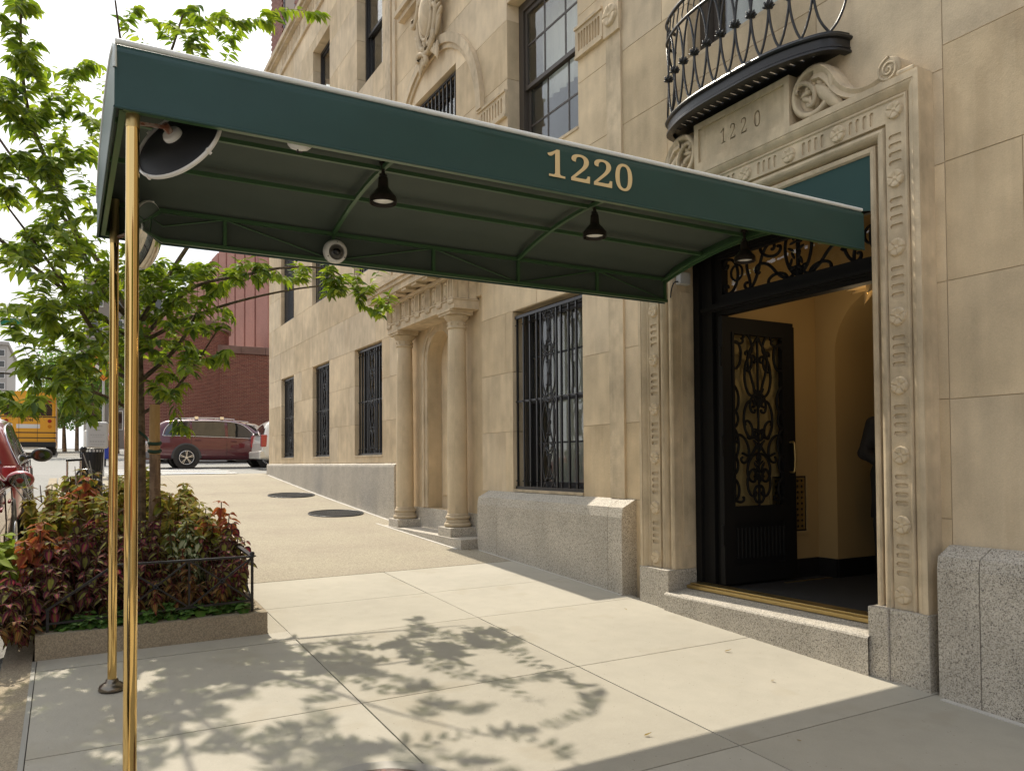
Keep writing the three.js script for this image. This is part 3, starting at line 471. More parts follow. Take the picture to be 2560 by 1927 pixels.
  mk('top_slab', bx(xf - 0.2, 4.80, 2.70, 2.80, zF - 0.1, zN + 0.1), M.carved, e);
}
// ---------------------------------------------------------------- entrance surround
{
  const s = part('door_surround', building); const zI0 = -5.398, zI1 = -3.403, yH = 2.03, yB = -0.955, W = 0.396;
  // profile: [distance from the opening, x of the face]
  const prof = [[-0.001, 4.93], [0, 4.70], [0.0, 4.668], [0.012, 4.655], [0.034, 4.652], [0.046, 4.662], [0.046, 4.690], [0.062, 4.690], [0.062, 4.672], [0.072, 4.650], [0.088, 4.634], [0.106, 4.628], [0.122, 4.632], [0.132, 4.645], [0.132, 4.655], [0.146, 4.655], [0.146, 4.640],
    [0.278, 4.640], [0.278, 4.628], [0.286, 4.620], [0.296, 4.620], [0.302, 4.63], [0.302, 4.640], [0.312, 4.630], [0.332, 4.600 + 0.012], [0.352, 4.602], [0.362, 4.604], [0.362, 4.598], [W, 4.598], [W, 4.76]];
  const ring = (w) => [[zI0 - w, yB], [zI0 - w, yH + w], [zI1 + w, yH + w], [zI1 + w, yB]];
  for (const [k, nm] of [[0, 'jamb'], [1, 'head'], [2, 'jamb']]) { const q = []; for (let i = 0; i < prof.length - 1; i++) { const [w0, x0] = prof[i], [w1, x1] = prof[i + 1], a = ring(w0), b = ring(w1); q.push([[x0, a[k][1], a[k][0]], [x0, a[k + 1][1], a[k + 1][0]], [x1, b[k + 1][1], b[k + 1][0]], [x1, b[k][1], b[k][0]]]); }
    mk(nm, toCreasedNormals(quads(q), 0.5), M.carved, s); }
  const xp = 4.64; const wc = 0.212;                       // centre line of the fluted band
  const plateV = slotShape(0.131, 0.4433, 4, 0.092, 0.031, false, 0.225), plateH = slotShape(0.4268, 0.131, 4, 0.029, 0.092, true, 0.215);
  const ys = []; for (let i = 0; i < 8; i++) ys.push(2.242 - i * 0.4435);
  for (const z of [zI1 + wc, zI0 - wc]) for (let i = 0; i < 8; i++) { rosette(s, xp - 0.0107, ys[i], z, ROS, rr(0, 1)); if (i < 7) mk('fluted_plate', slab2D(i ? plateV : slotShape(0.131, 0.4433 - 0.066, 4, 0.092, 0.031, false, 0.225), xp - 0.0105, 0.010, z, (ys[i] + ys[i + 1]) / 2 - (i ? 0 : 0.033), 5), M.carved, s); }
  for (const z of [zI1 + wc, zI0 - wc]) { mk('corner_plate', bx(xp - 0.0105, xp - 0.0005, 2.242 - 0.0655, 2.242 + 0.0655, z - 0.0655, z + 0.0655), M.carved, s); mk('foot_plate', bx(xp - 0.0105, xp - 0.0005, -0.953, ys[7] - 0.0003, z - 0.0655, z + 0.0655), M.carved, s); }
  mk('end_plate', bx(xp - 0.0105, xp - 0.0005, 2.242 - 0.0655, 2.242 + 0.0655, zI0 - wc + 0.066, zI1 + wc - 5 * 0.427 - 0.0005), M.carved, s);
  const zs = [zI1 + wc, -3.618, -4.045, -4.473, -4.90, -5.33, zI0 - wc + 0.0]; const zt = Array.from({ length: 6 }, (_, i) => mix(zI1 + wc, zI0 - wc, i / 5.63));
  for (let i = 1; i < 6; i++) rosette(s, xp - 0.0107, 2.242, zI1 + wc - i * 0.427, ROS, rr(0, 1));
  for (let i = 0; i < 5; i++) mk('fluted_plate', slab2D(i ? plateH : slotShape(0.4268 - 0.066, 0.131, 4, 0.029, 0.092, true, 0.215), xp - 0.0105, 0.010, zI1 + wc - (i + 0.5) * 0.427 - (i ? 0 : 0.033), 2.242, 5), M.carved, s);
  // granite feet
  for (const sd of [1, -1]) { const zi = sd > 0 ? zI1 : zI0, yb = -1.62; const f = (a, b) => [Math.min(zi + sd * a, zi + sd * b), Math.max(zi + sd * a, zi + sd * b)];
    let [a, b] = f(-0.01, 0.135); mk('granite_foot', rbx(4.575, 4.92, yb, yB - 0.001, a, b, 0.006), M.granite, s); [a, b] = f(0.1355, 0.404); mk('granite_foot', rbx(4.59, 4.92, yb, yB - 0.001, a, b, 0.006), M.granite, s); }
  // panelled far reveal
  mk('reveal', bx(4.72, 4.93, -0.955, 2.03, zI0 - 0.006, zI0 + 0.002), M.carved, s); mk('reveal', bx(4.72, 4.93, -0.955, 2.03, zI1 - 0.002, zI1 + 0.006), M.carved, s);
  mk('reveal_panel', rbx(4.755, 4.87, -0.75, 1.5, zI0 + 0.0025, zI0 + 0.014, 0.005), M.carved, s);
  mk('granite_foot', bx(4.921, 4.94, -1.4, -0.956, zI0 - 0.02, zI0 + 0.004), M.granite, s);
  // step and brass threshold
  const q = []; const zs2 = [zI1 + 0.01, zI0 - 0.01]; const st = [[4.545, -1.7], [4.545, -1.162], [4.552, -1.150], [4.565, -1.146], [4.93, -1.10], [4.93, -1.7]];
  for (let i = 0; i < st.length - 1; i++) q.push([[st[i][0], st[i][1], zs2[0]], [st[i + 1][0], st[i + 1][1], zs2[0]], [st[i + 1][0], st[i + 1][1], zs2[1]], [st[i][0], st[i][1], zs2[1]]]);
  mk('step', quads(q), M.granite, s);
  mk('threshold', [rbx(4.80, 4.93, -1.098, -1.072, -5.36, -3.41, 0.004), rbx(4.76, 4.795, -1.115, -1.086, -5.36, -3.41, 0.004)], M.brassDull, s);
  mk('head_soffit', bx(4.70, 4.93, 2.0295, 2.034, zI0, zI1), M.carved, s);
}
// ---------------------------------------------------------------- pediment with the house number and scrolls
{
  const p = part('pediment', building); const z0 = -5.03, z1 = -4.02, y0 = 2.44, y1 = 2.825, xf = 4.622, zc = (z0 + z1) / 2;
  mk('base_moulding', [bx(4.60, 4.76, 2.427, 2.4395, -5.80, -3.01)], M.carved, p);
  mk('plaque_frame', [bx(xf - 0.012, 4.76, y0, y0 + 0.05, z0, z1), bx(xf - 0.012, 4.76, y1 - 0.05, y1, z0, z1), bx(xf - 0.012, 4.76, y0 + 0.05, y1 - 0.05, z0, z0 + 0.05), bx(xf - 0.012, 4.76, y0 + 0.05, y1 - 0.05, z1 - 0.05, z1)], M.carved, p);
  // panel with the figures cut into it
  const sh = new THREE.Shape(); const hw = (z1 - z0) / 2 - 0.05, hh = (y1 - y0) / 2 - 0.05; sh.moveTo(-hw, -hh); sh.lineTo(hw, -hh); sh.lineTo(hw, hh); sh.lineTo(-hw, hh); sh.closePath();
  const isl = [], digs = []; const zD = [-4.712, -4.606, -4.487, -4.347];
  '1220'.split('').forEach((d, i) => { for (const g of fontR.generateShapes(d, 0.115)) { const pts = g.getPoints(10); const minx = Math.min(...pts.map((q) => q.x)), maxx = Math.max(...pts.map((q) => q.x)), f = (q) => new THREE.Vector2((q.x - (minx + maxx) / 2) * 0.86 + (zD[i] - zc), q.y * 1.06 - 0.062);
    sh.holes.push(new THREE.Path(pts.map(f))); digs.push(new THREE.Shape(pts.map(f))); for (const h of g.holes) isl.push(new THREE.Shape(h.getPoints(10).map(f))); } });
  mk('number_panel', [slab2D(sh, xf + 0.008, 0.014, zc, (y0 + y1) / 2), ...isl.map((q) => slab2D(q, xf + 0.008, 0.014, zc, (y0 + y1) / 2))], M.carved, p).userData.label = 'recessed panel with the number 1220 cut into it';
  mk('panel_back', bx(xf + 0.022, 4.76, y0 + 0.05, y1 - 0.05, z0 + 0.05, z1 - 0.05), mat({ color: C(0.22, 0.185, 0.13), roughness: 1 }), p);
  for (const s of [1, -1]) {                              // scrolled shoulders
    const Z = (z) => (s > 0 ? z : 2 * zc - z); const sc = part('scroll', building);
    const vol = lathe([[0.19, -0.07], [0.19, 0.055], [0.175, 0.07], [0.15, 0.07], [0.14, 0.055], [0.135, 0.02], [0.001, 0.015]], 36); vol.rotateZ(Math.PI / 2); vol.translate(4.69, 2.63, Z(-3.83)); mk('volute', vol, M.carved, sc);
    for (let i = 0; i < 9; i++) { const g = new THREE.SphereGeometry(1, 10, 8), t = i / 9 * 6.283; g.scale(0.03, 0.062, 0.024); g.rotateX(-t); g.translate(4.665, 2.63 + 0.07 * Math.cos(t), Z(-3.83) + 0.07 * Math.sin(t)); mk('petal', g, M.carved, sc); }
    mk('curl', tube(scroll(Z(-3.83), 2.66, s > 0 ? 2.2 : 0.94, 0.2, s * 6, s * 26).map(([a, b]) => V(4.625, b, a)), 0.017, 40, 6), M.carved, sc);
    const leaf = new THREE.SphereGeometry(1, 12, 8); leaf.scale(0.035, 0.17, 0.05); leaf.rotateX(s * -0.75); leaf.translate(4.645, 2.545, Z(-3.70)); mk('acanthus_leaf', leaf, M.carved, sc);
    // sweeping arm from the big volute down to the small one
    const path = [[-3.80, 2.80], [-3.72, 2.775], [-3.65, 2.70], [-3.58, 2.585], [-3.48, 2.51], [-3.38, 2.485], [-3.29, 2.497], [-3.20, 2.53]];
    const cv = new THREE.CatmullRomCurve3(path.map(([z, y]) => V(0, y, Z(z)))); const rail = grid(30, 6, (u, v) => { const c = cv.getPoint(u), t = cv.getTangent(u), n = V(0, -t.z * s, t.y * s); if (n.y > 0) n.negate(); const w = mix(0.055, 0.028, u), prof = [[0.0, 0.09], [0.0, -0.02], [0.15, -0.045], [0.5, -0.03], [0.85, -0.045], [1, -0.02], [1, 0.09]][Math.round(v * 6)]; return [4.66 + prof[1], c.y + n.y * w * prof[0] * 2, c.z + n.z * w * prof[0] * 2]; });
    mk('arm', toCreasedNormals(rail, 0.7), M.carved, sc);
    const web = new THREE.Shape(path.map(([z, y]) => new THREE.Vector2(Z(z), y - 0.02)).concat([new THREE.Vector2(Z(-3.2), 2.441), new THREE.Vector2(Z(-3.8), 2.441)])); mk('web', slab2D(web, 4.70, 0.055, 0, 0), M.carved, sc);
    const roll = lathe([[0.001, 0.07], [0.072, 0.07], [0.085, 0.06], [0.085, -0.06], [0.08, -0.07], [0.001, -0.07]], 28); roll.rotateZ(Math.PI / 2); roll.translate(4.69, 2.515, Z(-3.22)); mk('small_volute', roll, M.carved, sc);
    mk('spiral', tube(scroll(Z(-3.22), 2.60, s > 0 ? Math.PI : 0, 0.001, 0, 0).slice(0, 1).concat(Array.from({ length: 30 }, (_, i) => { const t = i / 29, a = t * 4 * Math.PI, r = 0.078 * (1 - t * 0.85); return [Z(-3.22) - s * r * Math.sin(a), 2.515 + r * Math.cos(a)]; }).slice(1)).map(([a, b]) => V(4.62, b, a)), 0.010, 90, 5), M.carved, sc);
    mk('end_block', rbx(4.605, 4.76, 2.44, 2.475, Z(-3.10) - 0.06, Z(-3.10) + 0.06, 0.012), M.carved, sc);
  }
}
// ---------------------------------------------------------------- entrance door, transom and frame
{
  const f = part('door_frame', building); const z0 = -5.385, z1 = -3.415;
  mk('post', [bx(4.90, 5.0, -1.08, 1.98, z0, z0 + 0.07), bx(4.935, 5.02, -1.08, 1.98, z0 + 0.07, z0 + 0.16), bx(4.915, 5.0, -1.08, 1.98, z0 + 0.16, z0 + 0.22), bx(4.955, 5.03, -1.08, 1.98, z0 + 0.22, z0 + 0.30)], M.ironDoor, f);
  mk('post', [bx(4.90, 5.0, -1.08, 1.98, z1 - 0.04, z1), bx(4.935, 5.02, -1.08, 1.98, z1 - 0.06, z1 - 0.04)], M.ironDoor, f);
  const a = z0 + 0.3, b = z1 - 0.06;
  mk('transom_bar', [bx(4.94, 5.03, 1.30, 1.43, a, b), bx(4.905, 4.94, 1.29, 1.31, z0 + 0.1, z1 - 0.1), bx(4.89, 4.94, 1.31, 1.335, z0 + 0.1, z1 - 0.1), bx(4.91, 4.94, 1.335, 1.36, z0 + 0.1, z1 - 0.1), bx(4.925, 4.94, 1.36, 1.38, a, b), bx(4.93, 5.02, 1.255, 1.29, a, b)], M.ironDoor, f);
  mk('head', [bx(4.90, 5.03, 1.76, 1.98, a, b), bx(4.915, 4.95, 1.735, 1.76, a, b)], M.ironDoor, f);
  const ups = new THREE.Shape(); ups.moveTo(-5.397, 2.028); ups.lineTo(-3.404, 2.028); for (let i = 0; i <= 16; i++) { const z = mix(-3.404, -5.397, i / 16); ups.lineTo(z, 1.655 + 0.125 * (1 - Math.pow((z + 4.395) / 1.0, 2))); } ups.closePath(); mk('upper_panel', slab2D(ups, 4.672, 0.012, 0, 0), M.panelGreen, f).userData.label = 'dark green panel filling the opening above the awning';
  const t = part('transom_grille', building); const tw = (pts, r) => mk('scroll_bar', tube(pts.map(([z, y]) => V(4.985, y, z)), r ?? 0.0135, Math.max(24, pts.length * 2), 5), M.ironDoor, t);
  for (const s of [-1, 1]) { const zc = -4.28; const m = (pts) => pts.map(([z, y]) => [zc + s * z, y]);
    tw(m(scroll(0.64, 1.585, -1.57, 0.36, 5.2, 24))); tw(m(circ(0.655, 1.60, 0.065, 20)), 0.011); tw(m(scroll(0.52, 1.55, 1.2, 0.25, 3, 30, -1))); tw(m(scroll(0.40, 1.60, 1.9, 0.32, 1.0, 24, -1))); tw(m(scroll(0.24, 1.53, 0.9, 0.32, -3, -22, -1))); tw(m(scroll(0.12, 1.60, 1.35, 0.3, 2.5, 24, 1))); tw(m(scroll(0.30, 1.66, 0.3, 0.2, 5, 30))); tw(m(scroll(0.2, 1.50, 0.1, 0.18, -6, -30, 1)));
    for (let i = 0; i < 5; i++) { const g = new THREE.SphereGeometry(1, 8, 6); g.scale(0.012, 0.035, 0.012); g.rotateX(s * (i * 0.7 - 1)); g.translate(4.96, 1.5 + 0.05 * i, zc + s * (0.03 + 0.02 * (i % 2))); mk('leaf_ornament', g, M.ironDoor, t); } }
  tw(Array.from({ length: 8 }, (_, i) => [-4.28, 1.43 + i * 0.045]), 0.018);
  mk('transom_glass', bx(5.01, 5.014, 1.43, 1.76, a, b), M.glass, t);
  // leaf, standing open at right angles to the street
  const d = part('door', building, [4.905, -1.06, -5.06]); const Wd = 0.9, Hd = 2.3, T = 0.025;
  const stile = (x0, x1, y0, y1) => bx(x0, x1, y0, y1, -T, T);
  mk('stile', [stile(0, 0.13, 0, Hd), bx(0.105, 0.13, 0.7, Hd - 0.13, T, T + 0.012)], M.ironDoor, d); mk('stile', [stile(Wd - 0.17, Wd - 0.03, 0, Hd), bx(Wd - 0.03, Wd, 0.02, Hd - 0.03, -T, 0.01)], M.ironDoor, d);
  for (const [y0, y1] of [[Hd - 0.14, Hd], [0, 0.16], [0.52, 0.66]]) mk('rail', stile(0.13, Wd - 0.17, y0, y1), M.ironDoor, d);
  mk('kick_panel', bx(0.13, Wd - 0.17, 0.16, 0.52, -0.012, 0.006), M.ironDoor, d);
  for (let i = 0; i < 13; i++) { const g = new THREE.CylinderGeometry(0.0125, 0.0125, 0.26, 8); g.translate(0.17 + i * 0.0465, 0.34, 0.01); mk('reed', g, M.ironDoor, d); }
  mk('door_glass', bx(0.13, Wd - 0.17, 0.66, Hd - 0.14, -0.016, -0.012), M.glass, d);
  const xm = 0.43, io = (pts, r = 0.0125) => mk('scroll_bar', tube(pts.map(([x, y]) => V(x, y, 0.012)), r, Math.max(24, pts.length * 2), 5), M.ironDoor, d);
  io([[xm, 0.66], [xm, 1.1], [xm, 1.6], [xm, 2.16]], 0.012);
  for (const s of [-1, 1]) { const m = (pts) => pts.map(([x, y]) => [xm + s * x, y]);
    io(m(scroll(0.075, 2.10, 1.2, 0.15, -6, -34, 1))); io(m(scroll(0.16, 1.80, 1.57, 0.32, 2.6, 22))); io(m(scroll(0.20, 1.97, 1.65, 0.22, -5, -26))); io(m(scroll(0.235, 1.60, 1.5, 0.24, -5, -26)));
    io(m(scroll(0.175, 1.42, 1.57, 0.30, 3.2, 22))); io(m(scroll(0.13, 1.19, 1.2, 0.26, -5.5, -24))); io(m(scroll(0.13, 1.02, 1.9, 0.26, 5.5, 24))); io(m(scroll(0.24, 1.2, 1.57, 0.30, -4, -22))); io(m(scroll(0.14, 0.86, 1.57, 0.22, 5, 26))); io(m(scroll(0.24, 0.80, 1.57, 0.18, -7, -30)));
    io(m(scroll(0.25, 2.08, 0.2, 0.12, 8, 46))); io(m(scroll(0.07, 1.93, 1.57, 0.16, -7, -34))); io(m(scroll(0.09, 1.58, 1.9, 0.16, 7, 34))); io(m(scroll(0.245, 1.42, 1.57, 0.14, -9, -40))); io(m(scroll(0.075, 1.34, 1.3, 0.15, -8, -36))); io(m(scroll(0.25, 1.02, 1.57, 0.15, -8, -36))); io(m(scroll(0.06, 0.76, 1.57, 0.13, 8, 40))); io(m(scroll(0.25, 0.70, 0.2, 0.1, 9, 50))); io([[xm + s * 0.01, 2.14], [xm + s * 0.12, 1.95], [xm + s * 0.05, 1.7], [xm + s * 0.015, 1.55]]); io([[xm + s * 0.015, 1.2], [xm + s * 0.1, 1.1], [xm + s * 0.2, 1.12]]);
    for (const [yy, n] of [[1.62, 6], [1.26, 8], [0.98, 7]]) for (let i = 0; i < n; i++) { const g = new THREE.SphereGeometry(1, 8, 6), an = s * (0.3 + (i % 4) * 0.32); g.scale(0.011, 0.04, 0.011); g.rotateZ(-an); g.translate(xm + s * (0.02 + 0.012 * (i % 3)), yy + (i - n / 2) * 0.022, 0.018); mk('leaf_ornament', g, M.ironDoor, d); } }
  for (const y of [0.42, 1.18, 1.95]) { const g = new THREE.CylinderGeometry(0.014, 0.014, 0.17, 8); g.translate(-0.012, y, 0.02); mk('hinge', g, M.ironDoor, d); }
  mk('pull_handle', tube([V(Wd - 0.09, 0.95, T), V(Wd - 0.09, 0.97, T + 0.05), V(Wd - 0.09, 1.2, T + 0.05), V(Wd - 0.09, 1.22, T)], 0.01, 20, 6), M.brassDull, d);
}
// ---------------------------------------------------------------- lobby behind the door
{
  const l = part('lobby', building); const zS = -5.14, xB = 6.2, fy = -1.085, cy = 2.45, zR = -3.2;
  mk('floor_mat', bx(4.93, 9.5, fy - 0.05, fy, -6.3, -2.5), M.mat, l); mk('floor_strip', bx(5.55, 6.15, fy, fy + 0.004, -4.98, -4.95), M.brassDull, l);
  mk('side_wall', [bx(5.03, xB, fy, cy, zS - 0.1, zS), bx(4.94, 5.03, fy, cy, zS - 0.3, zS - 0.1)], M.lobby, l); mk('near_wall', bx(5.03, xB, fy, cy, zR, zR + 0.1), M.lobby, l);
  const sh = new THREE.Shape(); sh.moveTo(zS, fy); sh.lineTo(zS, cy); sh.lineTo(zR, cy); sh.lineTo(zR, fy); const zc = -4.38, r = 0.545, sp = 0.98; sh.lineTo(zc + r, fy); sh.lineTo(zc + r, sp); sh.absarc(zc, sp, r, 0, Math.PI, false); sh.lineTo(zc - r, fy); sh.closePath();
  mk('back_wall', slab2D(sh, xB, 0.75, 0, 0, 28), M.lobby, l);
  mk('inner_hall', [bx(9.4, 9.5, fy, cy, -6.2, -2.6), bx(6.96, 9.4, fy, cy, -6.3, -6.2), bx(6.96, 9.4, fy, cy, -2.6, -2.5), bx(6.951, 6.96, fy, cy, -6.2, zS), bx(6.951, 6.96, fy, cy, zR, -2.6)], M.lobby, l);
  mk('ceiling', bx(4.94, 9.5, cy, cy + 0.1, -6.3, -2.5), M.lobby, l);
  mk('baseboard', [bx(5.06, xB, fy, fy + 0.17, zS, zS + 0.02), bx(xB - 0.02, xB, fy, fy + 0.17, zS + 0.02, zc - r), bx(xB, 6.9, fy, fy + 0.17, zc - r - 0.02, zc - r + 0.012)], M.black, l);
  mk('inner_door', [bx(6.90, 6.95, fy, 1.45, zc - r + 0.02, zc - r + 0.1), bx(6.90, 6.95, fy, 1.2, zc + r - 0.1, zc + r - 0.02), bx(6.9, 6.95, 1.2, 1.45, zc - 0.4, zc + 0.4)], M.black, l);
  const g = part('wall_register', building); mk('frame', [bx(5.55, 6.06, -0.15, -0.12, zS, zS + 0.015), bx(5.55, 6.06, -0.69, -0.66, zS, zS + 0.015), bx(5.55, 5.58, -0.66, -0.15, zS, zS + 0.015), bx(6.03, 6.06, -0.66, -0.15, zS, zS + 0.015)], M.lobby, g);
  const ls = new THREE.Shape(); ls.moveTo(-0.2, -0.24); ls.lineTo(0.2, -0.24); ls.lineTo(0.2, 0.24); ls.lineTo(-0.2, 0.24); ls.closePath();
  for (let j = 0; j < 9; j++) for (let i = 0; i < 7; i++) { const p = new THREE.Path(), x = -0.17 + i * 0.056 + (j % 2) * 0.0, y = -0.21 + j * 0.0525, w = 0.02; p.moveTo(x, y - w); p.lineTo(x + w, y); p.lineTo(x, y + w); p.lineTo(x - w, y); p.closePath(); ls.holes.push(p); }
  const lg = new THREE.ExtrudeGeometry(ls, { depth: 0.008, bevelEnabled: false }); lg.translate(5.805, -0.405, zS + 0.004); mk('grille', lg, M.brassDull, g); mk('backing', bx(5.58, 6.03, -0.66, -0.15, zS, zS + 0.003), M.black, g);
}
{ // dark brass star lantern in the lobby, given an added faint glow
  const L = thing('star_lantern', 'brass and glass star lantern hanging in the lobby behind the entrance', 'lantern', [5.8, 1.47, -4.22]);
  const gm = mat({ color: C(0.20, 0.13, 0.05), emissive: C(1, 0.66, 0.3), emissiveIntensity: 0.05, roughness: 0.3 });
  const dirs = []; for (let i = 0; i < 12; i++) { const y = 1 - (i + 0.5) / 6, a = i * 2.39996, r = Math.sqrt(1 - y * y); dirs.push(V(r * Math.cos(a), y, r * Math.sin(a))); } dirs[5] = V(0, -0.32, -0.95); dirs[6] = V(-0.1, 0.25, -0.96).normalize();
  for (const d of dirs) { const c = new THREE.ConeGeometry(0.055, 0.17, 4); c.translate(0, 0.135, 0); c.applyQuaternion(new THREE.Quaternion().setFromUnitVectors(V(0, 1, 0), d)); mk('point', c, gm, L); const e = rod(d.clone().multiplyScalar(0.06), d.clone().multiplyScalar(0.225), 0.005, 5, 0.002); mk('brass_edge', e, M.brass, L); }
  mk('core', new THREE.IcosahedronGeometry(0.075, 1), M.brassDull, L); mk('chain', rod(V(0, 0.07, 0), V(0, 0.98, 0), 0.005), M.brassDull, L);
  const pl = new THREE.PointLight(C(1, 0.74, 0.42), 0.45, 0, 2); pl.position.set(5.6, 1.2, -4.2); pl.castShadow = true; pl.shadow.radius = 5; scene.add(pl);  // added warm light for the lobby, set beside the lantern
}
// ---------------------------------------------------------------- iron balcony over the entrance
{
  const b = thing('iron_balcony', 'black wrought iron balcony with curved floor plate above the carved house number', 'balcony', [0, 0, 0]);
  const zc = -4.49, yb = 2.935, pt = (t) => { // t -1..1 along the plan curve; rounded ends
    const a = Math.abs(t), s = Math.sign(t); if (a < 0.86) { const u = a / 0.86; return V(4.388 + 0.17 * u * u * u * 0.9, 0, zc + s * u * 0.8); } const u = (a - 0.86) / 0.14; const p0 = [4.541, 0.80], c = [4.60, 0.895], p1 = [4.752, 0.895]; const q = (i) => (1 - u) * (1 - u) * p0[i] + 2 * u * (1 - u) * c[i] + u * u * p1[i]; return V(q(0), 0, zc + s * q(1)); };
  const N = 60, sweep = (prof) => grid(N, prof.length - 1, (u, v) => { const t = -1 + 2 * u, p = pt(t), e = 0.004, d = pt(Math.min(1, t + e)).sub(pt(Math.max(-1, t - e))).normalize(), n = V(-d.z, 0, d.x), [o, y] = prof[Math.round(v * (prof.length - 1))]; if (n.x > 0 && Math.abs(t) < 0.95) n.negate(); const nn = V(d.z, 0, -d.x); if (nn.x > 0 && Math.abs(t) < 0.8) nn.negate(); const out = V(p.x - 4.75, 0, p.z - zc).normalize(); const m = nn.dot(out) > 0 ? nn : nn.negate(); return [p.x + m.x * o, yb + y, p.z + m.z * o]; });
  mk('fascia', toCreasedNormals(sweep([[-0.05, 0.012], [0.012, 0.012], [0.018, 0.0], [0.012, -0.012], [-0.006, -0.018], [-0.008, -0.075], [0.006, -0.09], [0.006, -0.105], [-0.05, -0.105]]), 0.6), M.iron, b);
  // slotted floor plate
  const plan = Array.from({ length: 41 }, (_, i) => { const p = pt(-1 + i / 20); return new THREE.Vector2(p.z, p.x + 0.012); }); const sh = new THREE.Shape(plan); sh.closePath();
  for (let i = 0; i < 19; i++) { const z = -5.2 + i * 0.0775, q = new THREE.Path(), x0 = 4.50 + 0.06 * Math.pow(Math.abs((z - zc) / 0.8), 2); q.moveTo(z - 0.014, x0); q.lineTo(z + 0.014, x0); q.lineTo(z + 0.014, x0 + 0.075); q.lineTo(z - 0.014, x0 + 0.075); q.closePath(); sh.holes.push(q); }
  const fg = new THREE.ExtrudeGeometry(sh, { depth: 0.012, bevelEnabled: false }); { const p = fg.attributes.position; for (let i = 0; i < p.count; i++) { const z = p.getX(i), x = p.getY(i), d = p.getZ(i); p.setXYZ(i, x, yb - 0.075 + d, z); } fg.computeVertexNormals(); } mk('floor_plate', fg, M.iron, b);
  const railAt = (y, r, n) => mk(n, tube(Array.from({ length: 41 }, (_, i) => { const p = pt(-0.985 + 1.97 * i / 40); return V(p.x + 0.01, yb + y, p.z); }), r, 90, 6), M.iron, b);
  railAt(0.705, 0.013, 'rail'); railAt(0.87, 0.016, 'hand_rail'); railAt(0.02, 0.010, 'rail');
  const n = 12; const lens = (i, s) => { const c = -0.90 + i * 1.8 / (n - 1), half = 0.9 / (n - 1); return tube(Array.from({ length: 13 }, (_, k) => { const t = k / 12, w = Math.sin(Math.PI * t), p = pt(clamp(c + s * half * Math.pow(w, 0.8) * 0.98, -0.99, 0.99)); return V(p.x + 0.012, yb + 0.02 + t * 0.68, p.z); }), 0.0095, 26, 6); };
  for (let i = 0; i < n; i++) { mk('baluster', lens(i, -1), M.iron, b); mk('baluster', lens(i, 1), M.iron, b); }
  const knot = mergeGeometries(Array.from({ length: 6 }, (_, i) => { const g = new THREE.SphereGeometry(1, 7, 5); g.scale(0.012, 0.034, 0.012); g.rotateX(0.5); g.rotateY(i * Math.PI / 3); g.translate(0.018 * Math.sin(i * Math.PI / 3), 0, 0.018 * Math.cos(i * Math.PI / 3)); return g; }).concat(Array.from({ length: 6 }, (_, i) => { const g = new THREE.SphereGeometry(1, 7, 5); g.scale(0.01, 0.022, 0.01); g.rotateX(1.2); g.rotateY((i + 0.5) * Math.PI / 3); g.translate(0.026 * Math.sin((i + 0.5) * Math.PI / 3), -0.008, 0.026 * Math.cos((i + 0.5) * Math.PI / 3)); return g; })).map((g) => g));
  for (let i = 0; i < n - 1; i++) { const p = pt(-0.90 + (i + 0.5) * 1.8 / (n - 1)); const k = mk('collar', knot, M.iron, b, true); k.position.set(p.x + 0.012, yb + 0.36, p.z); }
  for (let i = 0; i < 22; i++) { const t = -0.93 + i * 0.0885, p = pt(t), q = pt(t + 0.05), ang = Math.atan2(q.x - p.x, q.z - p.z); const pts = scroll(0, 0, 1.1, 0.10, 6, 40, -1).map(([a, c]) => V(p.x + 0.01 + a * Math.sin(ang), yb + 0.79 + c, p.z + a * Math.cos(ang))); mk('scroll_bar', tube(pts, 0.006, 40, 4), M.iron, b); }
}
